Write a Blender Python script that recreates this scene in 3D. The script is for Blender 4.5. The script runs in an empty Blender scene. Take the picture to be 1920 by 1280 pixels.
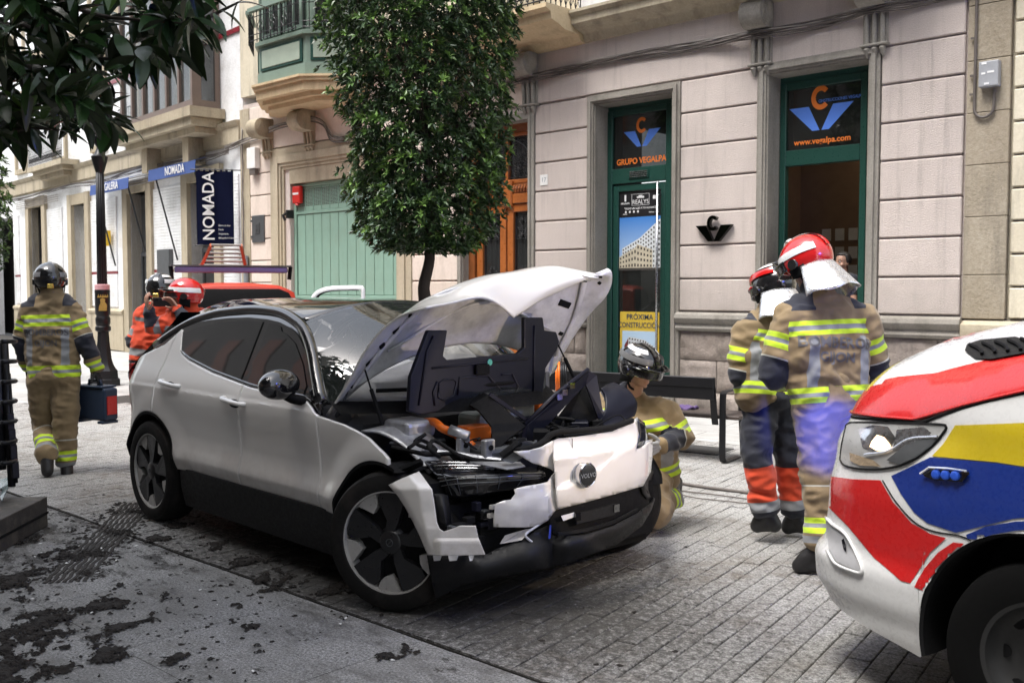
import bpy, bmesh, math, random
from mathutils import Vector, Matrix, noise
random.seed(7)
R = math.radians
scene = bpy.context.scene
# ------------------------------------------------------------------ camera
EYE = Vector((0, 0, 1.6)); FPX = 1867.0
YAW = R(47.1); PITCH = math.atan(97 / FPX)
cam_data = bpy.data.cameras.new('camera'); cam = bpy.data.objects.new('camera', cam_data)
scene.collection.objects.link(cam); scene.camera = cam
cam_data.sensor_width = 36; cam_data.lens = 35.0; cam_data.clip_end = 400; cam_data.clip_start = .05
FW = Vector((-math.cos(YAW), math.sin(YAW), 0)); RT = Vector((math.sin(YAW), math.cos(YAW), 0)); UPV = Vector((0, 0, 1))
CF = FW * math.cos(PITCH) - UPV * math.sin(PITCH); CU = FW * math.sin(PITCH) + UPV * math.cos(PITCH)
cam.matrix_world = Matrix(((RT.x, CU.x, -CF.x, EYE.x), (RT.y, CU.y, -CF.y, EYE.y), (RT.z, CU.z, -CF.z, EYE.z), (0, 0, 0, 1)))
cam_data.dof.use_dof = True; cam_data.dof.focus_distance = 6.0; cam_data.dof.aperture_fstop = 5.6
# ------------------------------------------------------------------ daylight
SUN_EL, SUN_AZ = R(66), R(-100)          # azimuth measured from +X, counter-clockwise
world = bpy.data.worlds.new('World'); scene.world = world; world.use_nodes = True
nt = world.node_tree; bg = nt.nodes['Background']
sky = nt.nodes.new('ShaderNodeTexSky'); sky.sky_type = 'NISHITA'; sky.sun_disc = False
sky.sun_elevation = SUN_EL; sky.sun_rotation = R(90) - SUN_AZ; sky.dust_density = 4; sky.air_density = 1.2
hsv = nt.nodes.new('ShaderNodeHueSaturation'); hsv.inputs['Saturation'].default_value = .42
nt.links.new(sky.outputs[0], hsv.inputs['Color']); nt.links.new(hsv.outputs[0], bg.inputs['Color'])
bg.inputs['Strength'].default_value = .15
sl = bpy.data.lights.new('sun', 'SUN'); sl.energy = 1.5; sl.angle = R(22); sl.color = (1, .975, .94)
so = bpy.data.objects.new('sun', sl); scene.collection.objects.link(so)
so.rotation_euler = Vector((math.cos(SUN_EL) * math.cos(SUN_AZ), math.cos(SUN_EL) * math.sin(SUN_AZ), math.sin(SUN_EL))).to_track_quat('Z', 'Y').to_euler()
scene.view_settings.view_transform = 'Standard'; scene.view_settings.look = 'None'
scene.view_settings.gamma = 1; scene.view_settings.exposure = 1.38
# ------------------------------------------------------------------ helpers
def tag(o, label=None, cat=None, group=None, kind=None):
    if label: o['label'] = label
    if cat: o['category'] = cat
    if group: o['group'] = group
    if kind: o['kind'] = kind
    return o
def link(o, parent=None):
    scene.collection.objects.link(o)
    if parent is not None: o.parent = parent
    return o
def thing(name, label, cat, loc=(0, 0, 0), rz=0, group=None):
    o = bpy.data.objects.new(name, None); o.empty_display_size = .1; link(o); o.location = loc; o.rotation_euler = (0, 0, rz)
    return tag(o, label, cat, group)
def copy_tree(o, parent=None):
    c = o.copy(); link(c)
    if parent is not None: c.parent = parent
    for ch in list(o.children): copy_tree(ch, c)
    return c
def P(u, v, ax, val, M=None):
    """point where the line of sight through photo pixel (u,v) meets the plane axis=val of frame M"""
    d = CF + RT * ((u - 960) / FPX) + CU * ((640 - v) / FPX); o = EYE.copy()
    if M is not None:
        Mi = M.inverted(); o = Mi @ o; d = Mi.to_3x3() @ d
    return o + d * ((val - o[ax]) / d[ax])
class MB:
    def __init__(s): s.v = []; s.f = []; s.m = []
    def add(s, vs, fs, m=0):
        n = len(s.v); s.v += [tuple(q) for q in vs]; s.f += [tuple(n + i for i in f) for f in fs]; s.m += [m] * len(fs); return s
    def box(s, a, b, m=0, M=None, ch=0):
        x0, y0, z0 = [min(a[i], b[i]) for i in range(3)]; x1, y1, z1 = [max(a[i], b[i]) for i in range(3)]
        if ch:
            vs = []
            for (dx, dy, dz) in ((ch, 0, ch), (0, ch, ch), (ch, ch, 0)):
                for sx in (0, 1):
                    for sy in (0, 1):
                        for sz in (0, 1):
                            vs.append((x1 - dx if sx else x0 + dx, y1 - dy if sy else y0 + dy, z1 - dz if sz else z0 + dz))
            I = lambda g, x, y, z: g * 8 + x * 4 + y * 2 + z
            fs = [(I(0,0,0,0),I(0,1,0,0),I(0,1,0,1),I(0,0,0,1)),(I(0,0,1,0),I(0,0,1,1),I(0,1,1,1),I(0,1,1,0)),
                  (I(1,0,0,0),I(1,0,0,1),I(1,0,1,1),I(1,0,1,0)),(I(1,1,0,0),I(1,1,1,0),I(1,1,1,1),I(1,1,0,1)),
                  (I(2,0,0,0),I(2,0,1,0),I(2,1,1,0),I(2,1,0,0)),(I(2,0,0,1),I(2,1,0,1),I(2,1,1,1),I(2,0,1,1))]
            for a_ in (0, 1):
                for b_ in (0, 1):
                    fs.append((I(0,0,a_,b_),I(0,1,a_,b_),I(2,1,a_,b_),I(2,0,a_,b_)))
                    fs.append((I(1,a_,0,b_),I(1,a_,1,b_),I(2,a_,1,b_),I(2,a_,0,b_)))
                    fs.append((I(0,a_,b_,0),I(0,a_,b_,1),I(1,a_,b_,1),I(1,a_,b_,0)))
                    for c_ in (0, 1): fs.append((I(0,a_,b_,c_),I(1,a_,b_,c_),I(2,a_,b_,c_)))
        else:
            vs = [(x, y, z) for x in (x0, x1) for y in (y0, y1) for z in (z0, z1)]
            fs = [(0,1,3,2),(4,6,7,5),(0,4,5,1),(2,3,7,6),(0,2,6,4),(1,5,7,3)]
        if M is not None: vs = [M @ Vector(q) for q in vs]
        return s.add(vs, fs, m)
    def grid(s, fn, nu, nv, m=0, cu=False, cv=False, skip=None):
        vs = [fn(i / nu, j / nv) for j in range(nv + (not cv)) for i in range(nu + (not cu))]
        W = nu if cu else nu + 1; H = nv if cv else nv + 1; fs = []
        for j in range(nv):
            for i in range(nu):
                if skip and skip((i + .5) / nu, (j + .5) / nv): continue
                fs.append((j * W + i, j * W + (i + 1) % W, ((j + 1) % H) * W + (i + 1) % W, ((j + 1) % H) * W + i))
        return s.add(vs, fs, m)
    def tube(s, pts, r, n=8, m=0, closed=False, cap=True, flat=1):
        pts = [Vector(p) for p in pts]; N = len(pts); rs = r if isinstance(r, (list, tuple)) else [r] * N
        a = None; vs = []
        for i, p in enumerate(pts):
            t = (pts[(i + 1) % N] - pts[i - 1]) if closed else (pts[min(i + 1, N - 1)] - pts[max(i - 1, 0)])
            if t.length < 1e-9: t = Vector((0, 0, 1))
            t.normalize()
            if a is None: a = t.cross(Vector((0, 0, 1))) if abs(t.z) < .9 else t.cross(Vector((0, 1, 0)))
            else: a = a - t * a.dot(t)
            if a.length < 1e-4: a = t.orthogonal()
            a.normalize(); b = t.cross(a)
            for k in range(n):
                q = 2 * math.pi * k / n; vs.append(p + a * (math.cos(q) * rs[i]) + b * (math.sin(q) * rs[i] * flat))
        fs = []
        for i in range(N if closed else N - 1):
            for k in range(n):
                fs.append((i * n + k, i * n + (k + 1) % n, ((i + 1) % N) * n + (k + 1) % n, ((i + 1) % N) * n + k))
        if cap and not closed: fs += [tuple(range(n))[::-1], tuple((N - 1) * n + k for k in range(n))]
        return s.add(vs, fs, m)
    def lathe(s, prof, n=20, c=(0, 0, 0), m=0, M=None, caps=True):
        vs = []
        for (r, z) in prof:
            for k in range(n):
                q = 2 * math.pi * k / n; vs.append(Vector((c[0] + r * math.cos(q), c[1] + r * math.sin(q), c[2] + z)))
        if M is not None: vs = [M @ q for q in vs]
        fs = [(j * n + k, j * n + (k + 1) % n, (j + 1) * n + (k + 1) % n, (j + 1) * n + k) for j in range(len(prof) - 1) for k in range(n)]
        if caps and prof[0][0] > 1e-6: fs.append(tuple(range(n))[::-1])
        if caps and prof[-1][0] > 1e-6: fs.append(tuple((len(prof) - 1) * n + k for k in range(n)))
        return s.add(vs, fs, m)
    def prism(s, pts, depth, M=None, m=0):
        """pts: 2-D outline in local XY, extruded 0..depth along local Z, placed by M"""
        n = len(pts); vs = [Vector((x, y, 0)) for x, y in pts] + [Vector((x, y, depth)) for x, y in pts]
        if M is not None: vs = [M @ q for q in vs]
        fs = [tuple(range(n))[::-1], tuple(range(n, 2 * n))] + [(i, (i + 1) % n, n + (i + 1) % n, n + i) for i in range(n)]
        return s.add(vs, fs, m)
    def sheet(s, rows, th=.0, m=0):
        """rows of 3-D points -> surface, thickness th along normals"""
        nv, nu = len(rows), len(rows[0]); rows = [[Vector(q) for q in r] for r in rows]
        s.grid(lambda u, v: rows[round(v * (nv - 1))][round(u * (nu - 1))], nu - 1, nv - 1, m)
        return s
    def mesh(s, name, mats, smooth=False):
        me = bpy.data.meshes.new(name); me.from_pydata(s.v, [], s.f)
        for q in (mats if isinstance(mats, (list, tuple)) else [mats]): me.materials.append(q)
        me.polygons.foreach_set('material_index', s.m); me.polygons.foreach_set('use_smooth', [bool(smooth)] * len(s.f))
        me.update()
        if smooth and smooth is not True: me.set_sharp_from_angle(angle=R(smooth))
        return me
    def build(s, name, mats, parent=None, smooth=False, fix=True, label=None):
        me = s.mesh(name, mats, smooth)
        if fix:
            bm = bmesh.new(); bm.from_mesh(me); bmesh.ops.recalc_face_normals(bm, faces=bm.faces); bm.to_mesh(me); bm.free()
        o = bpy.data.objects.new(name, me); link(o, parent)
        if label: o['label'] = label
        return o
def solid(o, th, off=-1):
    m = o.modifiers.new('s', 'SOLIDIFY'); m.thickness = th; m.offset = off; m.use_even_offset = False; return o
def bevel(o, w, seg=2, ang=40):
    m = o.modifiers.new('b', 'BEVEL'); m.width = w; m.segments = seg; m.limit_method = 'ANGLE'; m.angle_limit = R(ang); return o
def spline(pts, n):
    """Catmull-Rom through pts, n samples in all"""
    pts = [Vector(p) for p in pts]; N = len(pts) - 1; out = []
    for i in range(n):
        t = i / (n - 1) * N; k = min(int(t), N - 1); f = t - k
        p1, p2 = pts[k], pts[k + 1]; p0 = pts[k - 1] if k else p1 * 2 - p2; p3 = pts[k + 2] if k + 2 <= N else p2 * 2 - p1
        out.append(.5 * ((2 * p1) + (p2 - p0) * f + (2 * p0 - 5 * p1 + 4 * p2 - p3) * f * f + (3 * p1 - p0 - 3 * p2 + p3) * f ** 3))
    return out
def net(rows, nu, nv):
    """smooth surface through a net of control points"""
    a = [spline(r, nu) for r in rows]; cols = [spline([a[j][i] for j in range(len(a))], nv) for i in range(nu)]
    return [[cols[i][j] for i in range(nu)] for j in range(nv)]
def lerp(xs, ys, x):
    if x <= xs[0]: return ys[0]
    for i in range(1, len(xs)):
        if x <= xs[i]:
            t = (x - xs[i - 1]) / (xs[i] - xs[i - 1]); return ys[i - 1] + t * (ys[i] - ys[i - 1])
    return ys[-1]
def slerp(xs, ys, x):
    if x <= xs[0]: return ys[0]
    for i in range(1, len(xs)):
        if x <= xs[i]:
            t = (x - xs[i - 1]) / (xs[i] - xs[i - 1]); t = t * t * (3 - 2 * t); return ys[i - 1] + t * (ys[i] - ys[i - 1])
    return ys[-1]
def basis(o, x, y):
    """matrix with local X along x, local Y along y"""
    x = Vector(x).normalized(); y = Vector(y); y = (y - x * y.dot(x)).normalized(); z = x.cross(y)
    return Matrix(((x.x, y.x, z.x, o[0]), (x.y, y.y, z.y, o[1]), (x.z, y.z, z.z, o[2]), (0, 0, 0, 1)))
def text(body, size, M, mat_, parent, name='lettering', extrude=.001, align='CENTER', sx=1, bold=0, shear=0):
    cu = bpy.data.curves.new(name, 'FONT'); cu.body = body; cu.size = size; cu.extrude = extrude; cu.align_x = align; cu.align_y = 'CENTER'
    cu.offset = bold; cu.shear = shear; cu.resolution_u = 3
    t = bpy.data.objects.new('t', cu); scene.collection.objects.link(t)
    dg = bpy.context.evaluated_depsgraph_get(); me = bpy.data.meshes.new_from_object(t.evaluated_get(dg))
    bpy.data.objects.remove(t); me.materials.clear(); me.materials.append(mat_)
    me.transform(M @ Matrix.Diagonal((sx, 1, 1, 1)))
    o = bpy.data.objects.new(name, me); return link(o, parent)
# ------------------------------------------------------------------ materials
def srgb(h):
    h = h.lstrip('#'); c = [int(h[i:i + 2], 16) / 255 for i in (0, 2, 4)]
    return tuple(x / 12.92 if x < .04045 else ((x + .055) / 1.055) ** 2.4 for x in c)
class NT:
    def __init__(s, name):
        s.m = bpy.data.materials.new(name); s.m.use_nodes = True; s.t = s.m.node_tree; s.b = s.t.nodes['Principled BSDF']
    def n(s, ty, **k):
        x = s.t.nodes.new(ty)
        for a, b in k.items(): setattr(x, a, b)
        return x
    def l(s, a, b): s.t.links.new(a, b)
    def coord(s, kind='Object', scale=(1, 1, 1), rot=(0, 0, 0), loc=(0, 0, 0)):
        t = s.n('ShaderNodeTexCoord'); m = s.n('ShaderNodeMapping'); m.inputs['Scale'].default_value = scale
        m.inputs['Rotation'].default_value = rot; m.inputs['Location'].default_value = loc
        if kind == 'World':
            g = s.n('ShaderNodeNewGeometry'); s.l(g.outputs['Position'], m.inputs[0])
        else: s.l(t.outputs[kind], m.inputs[0])
        return m.outputs[0]
    def noise(s, co, scale, det=4, rough=.55, dist=0):
        x = s.n('ShaderNodeTexNoise'); x.inputs['Scale'].default_value = scale; x.inputs['Detail'].default_value = det
        x.inputs['Roughness'].default_value = rough; x.inputs['Distortion'].default_value = dist; s.l(co, x.inputs['Vector']); return x.outputs['Fac']
    def ramp(s, fac, stops, interp='LINEAR'):
        x = s.n('ShaderNodeValToRGB'); e = x.color_ramp; e.interpolation = interp
        while len(e.elements) < len(stops): e.elements.new(.5)
        for i, (p, c) in enumerate(stops):
            e.elements[i].position = p; c = (c, c, c) if isinstance(c, (int, float)) else c; e.elements[i].color = (*c[:3], 1)
        s.l(fac, x.inputs[0]); return x.outputs[0]
    def mix(s, f, a, b, mode='MIX'):
        x = s.n('ShaderNodeMix', data_type='RGBA', blend_type=mode)
        for i, q in ((0, f), (6, a), (7, b)):
            if isinstance(q, (int, float)): x.inputs[i].default_value = q if i == 0 else (q, q, q, 1)
            elif isinstance(q, tuple): x.inputs[i].default_value = (*q[:3], 1)
            else: s.l(q, x.inputs[i])
        return x.outputs[2]
    def math(s, op, a, b=0):
        x = s.n('ShaderNodeMath', operation=op)
        for i, q in enumerate((a, b)):
            if isinstance(q, (int, float)): x.inputs[i].default_value = q
            else: s.l(q, x.inputs[i])
        return x.outputs[0]
    def bump(s, h, strength=.3, dist=.01, prev=None):
        x = s.n('ShaderNodeBump'); x.inputs['Strength'].default_value = strength; x.inputs['Distance'].default_value = dist
        s.l(h, x.inputs['Height'])
        if prev is not None: s.l(prev, x.inputs['Normal'])
        return x.outputs[0]
    def done(s, col=None, rough=None, metal=0, nrm=None, **k):
        b = s.b
        def st(i, q):
            if q is None: return
            if isinstance(q, tuple): b.inputs[i].default_value = (*q[:3], 1)
            elif isinstance(q, (int, float)): b.inputs[i].default_value = q
            else: s.l(q, b.inputs[i])
        st('Base Color', col); st('Roughness', rough); st('Metallic', metal)
        if nrm is not None: s.l(nrm, b.inputs['Normal'])
        for kk, q in k.items(): st(kk.replace('_', ' '), q)
        return s.m
def M_(name, col, rough=.5, metal=0, var=.12, scale=6, bump=0, bscale=60, bdist=.004, dirt=None, dirtamt=.5, dscale=2.5, rvar=.1, **k):
    """plain material: base colour with large and small variation, optional bump and dirt blotches"""
    if isinstance(col, str): col = srgb(col)
    t = NT(name); co = t.coord('Object'); n1 = t.noise(co, scale, 5); n2 = t.noise(co, scale * 9, 4)
    lo = tuple(c * (1 - var) for c in col); hi = tuple(min(1, c * (1 + var)) for c in col)
    c = t.ramp(t.math('ADD', t.math('MULTIPLY', n1, .65), t.math('MULTIPLY', n2, .35)), [(.3, lo), (.7, hi)])
    if dirt is not None:
        dn = t.noise(t.coord('World'), dscale, 8, .65); c = t.mix(t.math('MULTIPLY', t.ramp(dn, [(.48, 0), (.68, 1)]), dirtamt), c, dirt if isinstance(dirt, tuple) else srgb(dirt))
    r = t.ramp(n2, [(.3, max(0, rough - rvar)), (.7, min(1, rough + rvar))])
    nm = t.bump(t.noise(co, bscale, 4), bump, bdist) if bump else None
    return t.done(c, r, metal, nm, **k)
# ================================================================== materials of the place
def m_paver():
    t = NT('granite_paver'); co = t.coord('World'); oi = t.n('ShaderNodeObjectInfo'); g = t.n('ShaderNodeAttribute'); g.attribute_name = 'rnd'
    sp = t.noise(co, 75, 5, .85); sp2 = t.noise(co, 30, 5, .8); st = t.noise(t.coord('World', loc=(3.3, 1.2, 0)), 1.3, 10, .72); st2 = t.noise(co, 8, 10, .82)
    base = t.ramp(sp, [(.36, (.07, .07, .068)), (.48, (.27, .268, .26)), (.6, (.5, .495, .48))])
    rv = t.math('ADD', t.math('MULTIPLY', oi.outputs['Random'], .5), t.math('MULTIPLY', g.outputs['Fac'], .5))
    base = t.mix(.6, base, t.ramp(rv, [(0, (.7, .68, .65)), (.5, (1, .99, .97))]), 'MULTIPLY')
    dirt = t.math('MULTIPLY', t.ramp(st, [(.45, 0), (.62, 1)]), t.ramp(st2, [(.42, 0), (.56, 1)]))
    c = t.mix(t.math('MULTIPLY', dirt, .75), base, (.11, .085, .06)); c = t.mix(t.math('MULTIPLY', t.ramp(t.noise(co, 22, 8, .85), [(.56, 0), (.62, 1)]), .7), c, (.04, .036, .03))
    # grime washed out from the wrecked car; below the car it also paints in shade
    p = t.n('ShaderNodeSeparateXYZ'); gg = t.n('ShaderNodeNewGeometry'); t.l(gg.outputs['Position'], p.inputs[0])
    d = t.math('SQRT', t.math('ADD', t.math('POWER', t.math('MULTIPLY', t.math('ADD', p.outputs[0], 4.3), .5), 2), t.math('POWER', t.math('ADD', p.outputs[1], -3.7), 2)))
    near = t.ramp(t.math('DIVIDE', d, 4), [(.08, .3), (.32, .1), (.7, .0)])
    c = t.mix(t.ramp(t.math('ADD', t.noise(co, 26, 10, .85), near), [(.58, 0), (.72, .9)]), c, (.028, .025, .021))
    nm = t.bump(t.math('ADD', sp, t.math('MULTIPLY', sp2, .8)), .6, .006)
    return t.done(c, t.ramp(sp2, [(.3, .55), (.7, .8)]), 0, nm)
def m_slab():
    t = NT('dirty_concrete_slab'); co = t.coord('World')
    fine = t.noise(co, 85, 6, .88); big = t.noise(co, .9, 8, .65); mid = t.noise(t.coord('World', scale=(1.3, 2.6, 1), rot=(0, 0, .35)), 1.6, 12, .78)
    c = t.ramp(fine, [(.40, (.06, .06, .058)), (.5, (.27, .268, .26)), (.6, (.52, .515, .5))])
    c = t.mix(t.ramp(big, [(.42, 0), (.66, .6)]), c, (.15, .145, .135))
    grime = t.ramp(mid, [(.47, 0), (.63, .8)]); c = t.mix(grime, c, (.075, .07, .062))
    oi = t.n('ShaderNodeObjectInfo'); c = t.mix(.5, c, t.ramp(oi.outputs['Random'], [(0, .7), (1, 1)]), 'MULTIPLY')
    p = t.n('ShaderNodeSeparateXYZ'); gg = t.n('ShaderNodeNewGeometry'); t.l(gg.outputs['Position'], p.inputs[0])
    # soil lies thickest to the left of and behind the rear wheel
    zone = t.ramp(t.math('MULTIPLY', t.math('ADD', p.outputs[0], 7.0), .22), [(.0, .1), (.35, .06), (.6, .0), (1.0, .0)])
    sn = t.noise(t.coord('World', loc=(7, 2, 0), scale=(1, 1.7, 1), rot=(0, 0, .5)), 2.6, 14, .82, .15)
    s = t.ramp(t.math('ADD', sn, zone), [(.575, 0), (.62, 1)])
    c = t.mix(t.math('MULTIPLY', s, .95), c, (.018, .015, .012))
    nm = t.bump(t.math('ADD', t.math('MULTIPLY', fine, .3), t.math('MULTIPLY', t.math('ADD', sn, zone), 2)), .7, .012)
    return t.done(c, t.ramp(mid, [(.42, .75), (.6, .38)]), 0, nm)
def m_render_pink():
    t = NT('pink_roughcast'); co = t.coord('World'); n = t.noise(co, 70, 5, .7); b = t.noise(t.coord('World', scale=(1, 1, .35)), .9, 7, .6)
    c = t.ramp(n, [(.3, (.5, .43, .39)), (.7, (.66, .585, .54))]); c = t.mix(t.ramp(b, [(.45, 0), (.75, .5)]), c, (.3, .26, .24)); zz = t.n('ShaderNodeSeparateXYZ'); t.l(co, zz.inputs[0]); sk = t.noise(t.coord('World', scale=(5, 5, .25)), 2, 8, .7); c = t.mix(t.math('MULTIPLY', t.ramp(sk, [(.52, 0), (.68, .45)]), t.ramp(b, [(.35, .2), (.6, 1)])), c, (.24, .21, .19)); c = t.mix(t.math('MULTIPLY', t.ramp(t.math('ADD', t.math('MULTIPLY', zz.outputs[2], .3), t.math('MULTIPLY', t.noise(co, 3, 7, .7), .4)), [(.55, .5), (.8, 0)]), 1), c, (.27, .24, .21))
    return t.done(c, .9, 0, t.bump(n, .9, .014))
def m_stone(name, a, b, scale=3, rough=.85, bmp=.5, stain=(.09, .08, .065)):
    t = NT(name); co = t.coord('World'); n = t.noise(co, scale * 14, 6, .7); g = t.noise(co, scale * .5, 7, .65)
    oi = t.n('ShaderNodeObjectInfo')
    c = t.ramp(t.math('ADD', t.math('MULTIPLY', n, .5), t.math('MULTIPLY', g, .5)), [(.33, a), (.64, b)])
    c = t.mix(.5, c, t.ramp(oi.outputs['Random'], [(0, (.74, .7, .66)), (1, (1, 1, 1))]), 'MULTIPLY')
    st = t.noise(t.coord('World', scale=(2.2, 2.2, .35)), 1.6, 8, .66)
    c = t.mix(t.math('MULTIPLY', t.ramp(st, [(.5, 0), (.72, 1)]), .6), c, stain)
    return t.done(c, rough, 0, t.bump(n, bmp, .015))
PAVER = m_paver(); SLAB = m_slab(); PINK = m_render_pink()
FRAME = m_stone('grey_frame_stone', (.2, .185, .16), (.34, .32, .285)); ASHLAR = m_stone('rough_base_stone', (.2, .165, .14), (.37, .32, .285), 2.5, bmp=.8)
SANDST = m_stone('buff_sandstone', (.34, .29, .2), (.5, .44, .33), 2); OCHRE = m_stone('ochre_moulding', (.5, .38, .22), (.68, .55, .36), 2, .8, .15, (.3, .22, .13))
QUOIN = m_stone('quoin_sandstone', (.24, .2, .14), (.42, .37, .29), 2.4, bmp=.6); CREAM = m_stone('cream_block', (.55, .5, .38), (.7, .65, .52), 2, .85, .2)
PALEP = m_stone('pale_render', (.62, .53, .46), (.76, .67, .6), 1.5, .9, .25, (.4, .34, .28))
WTILE = M_('white_glazed_tile', (.78, .79, .8), .25, var=.04, dirt=(.4, .38, .34), dirtamt=.35); REDT = M_('dark_red_tile', (.2, .02, .03), .3)
WOOD = M_('varnished_door_wood', (.36, .11, .025), .35, var=.3, scale=3); WOODD = M_('varnished_carved_wood', (.22, .07, .02), .4, var=.3, scale=9)
IRON = M_('black_ironwork', (.02, .02, .022), .45, .3); GREEND = M_('dark_green_paint', (.012, .055, .042), .35, var=.06)
GARAGE = M_('sage_green_paint', (.22, .36, .29), .45, var=.08, dirt=(.2, .26, .2), dirtamt=.3); BAYG = M_('grey_green_bay_paint', (.17, .235, .19), .5, var=.08)
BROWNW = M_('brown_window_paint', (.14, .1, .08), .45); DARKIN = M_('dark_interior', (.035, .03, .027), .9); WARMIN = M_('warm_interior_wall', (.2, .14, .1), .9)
CABLEM = M_('grey_cable_sheath', (.1, .085, .075), .6); CABLEL = M_('pale_cable_sheath', (.26, .24, .22), .6); STEEL = M_('brushed_steel', (.55, .55, .57), .28, 1)
WHITEP = M_('white_paint', (.72, .72, .7), .5); CURT = M_('pale_curtain', (.5, .52, .48), .9)
ORANGEL = M_('orange_vinyl', (.8, .2, .03), .5, var=.02); BLUEL = M_('blue_vinyl', (.1, .24, .75), .5, var=.02); NAVYL = M_('navy_vinyl', (.02, .04, .16), .5, var=.02)
WHITEL = M_('white_print', (.7, .7, .7), .6, var=.02); BLACKP = M_('black_print', (.012, .012, .014), .4, var=.05); YELLP = M_('yellow_print', (.6, .42, .05), .45, var=.04)
def m_glass(name, tint=(.02, .022, .022), rough=.03, alpha=1):
    t = NT(name); m = t.done(tint, rough, 0, None); t.b.inputs['Specular IOR Level'].default_value = .8; t.b.inputs['Coat Weight'].default_value = .6; t.b.inputs['Coat Roughness'].default_value = .02
    if alpha < 1: t.b.inputs['Alpha'].default_value = alpha
    return m
WGLASS = m_glass('window_glass'); SHOPG = m_glass('shop_glass', (.012, .014, .013), .03, .75)
# ================================================================== ground
def ground():
    tilt = R(99); ux = Vector((math.cos(tilt), math.sin(tilt), 0)); uy = Vector((-ux.y, ux.x, 0))
    LW, LL = .104, .225; cells = []
    o0 = Vector((-2, 4.5, 0))
    for j in range(-130, 130):
        off = (j * .37) % 1 * LL
        for i in range(-40, 60):
            c = o0 + ux * ((i + .5) * LL + off) + uy * ((j + .5) * LW)
            d = c - EYE; dep = d.dot(FW); lat = d.dot(RT)
            if dep < 2.2 or dep > 14 or abs(lat) > dep * .56 + .4: continue
            if c.y < 2.9 or c.y > 11.2: continue
            if -7.2 < c.x < -3.4 and 3.5 < c.y < 4.8: hid = 1
            else: hid = 0
            cells.append((dep + 20 * hid, c))
    cells.sort(key=lambda q: q[0])
    st = bpy.data.objects.new('paving', None)
    base = MB().box((-60, 3.02, -.3), (14, 13.5, -.008)); b = base.build('street_pavement', [JOINT]); tag(b, kind='structure')
    gm = MB(); gm.box((-90, -60, -.4), (60, 60, -.302)); tag(gm.build('ground', JOINT), kind='structure')
    mm = MB().box((-LL / 2 + .0025, -LW / 2 + .0025, -.05), (LL / 2 - .0025, LW / 2 - .0025, 0), ch=.004)
    me = mm.mesh('paver', PAVER)
    rest = MB(); rnd = []; nsep = 0
    for k, (dep, c) in enumerate(cells):
        hz = random.uniform(-.0035, .0025); tl = (random.uniform(-.012, .012), random.uniform(-.012, .012))
        M = Matrix.Translation(c + Vector((0, 0, hz))) @ Matrix.Rotation(tilt, 4, 'Z') @ Matrix.Rotation(tl[0], 4, 'X') @ Matrix.Rotation(tl[1] * .5, 4, 'Y')
        if c.y < 3.17:
            a, q, e = LL / 2 - .0022, LW / 2 - .0022, .004; po = [M @ Vector(p) for p in ((-a, -q, 0), (a, -q, 0), (a, q, 0), (-a, q, 0))]; cl = []
            for i in range(4):
                A, B = po[i], po[(i + 1) % 4]
                if A.y >= 3.024: cl.append(A)
                if (A.y >= 3.024) != (B.y >= 3.024): cl.append(A.lerp(B, (3.024 - A.y) / (B.y - A.y)))
            if len(cl) >= 3:
                n_ = len(cl); rest.add(cl + [p - Vector((0, 0, .02)) for p in cl], [tuple(range(n_))] + [(i, n_ + i, n_ + (i + 1) % n_, (i + 1) % n_) for i in range(n_)]); rnd += [random.random()] * (2 * n_)
            continue
        if nsep < 300:
            nsep += 1
            o = bpy.data.objects.new('paver', me); link(o, b); o.matrix_world = M
        else:
            a, q, z = LL / 2 - .0022, LW / 2 - .0022, 0; e = .004
            vs = [M @ Vector(p) for p in ((-a, -q, -e), (a, -q, -e), (a, q, -e), (-a, q, -e), (-a + e, -q + e, 0), (a - e, -q + e, 0), (a - e, q - e, 0), (-a + e, q - e, 0))]
            rest.add(vs, [(4, 5, 6, 7), (0, 1, 5, 4), (1, 2, 6, 5), (2, 3, 7, 6), (3, 0, 4, 7)]); rnd += [random.random()] * 8
    o = rest.build('paver', PAVER, b, fix=False); tag(o, kind='stuff')
    at = o.data.attributes.new('rnd', 'FLOAT', 'POINT'); at.data.foreach_set('value', rnd)
    # slabs on the camera side of the street, laid square to the houses
    s = MB().box((-60, -5.9, -.3), (14, 3.02, -.02)).build('slab_bed', JOINT); tag(s, kind='structure')
    for i in range(-16, 4):
        for j in range(-4, 3):
            x0, y0 = i * .9 + .25, j * 1.0 + .0 + .02; y1 = y0 + 1.0
            if j == 2: y1 = 3.0
            q = MB()
            def f(u, v, x0=x0, y0=y0, y1=y1):
                x = x0 + .0015 + u * .897; y = y0 + .0015 + v * (y1 - y0 - .003); e = min(u, 1 - u, v, 1 - v)
                z = .0 + (noise.fractal(Vector((x * 2.2, y * 2.2, 0)), 1, 2, 4) * .004); return (x, y, z - (.004 if e < .001 else 0))
            q.grid(f, 10, 10)
            o = q.build('paving_slab', SLAB, s, smooth=60)
    # far strips of street
    far = MB().box((-90, 3.0, -.2), (-14.6, 12, -.006)).build('far_pavement', FARP); tag(far, kind='structure')
    walk = MB().box((-20, 9.05, -.2), (3, 11.5, .004)).build('footway', FARP); tag(walk, kind='structure')
JOINT = M_('dark_joint_sand', (.035, .032, .028), .95)
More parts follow.
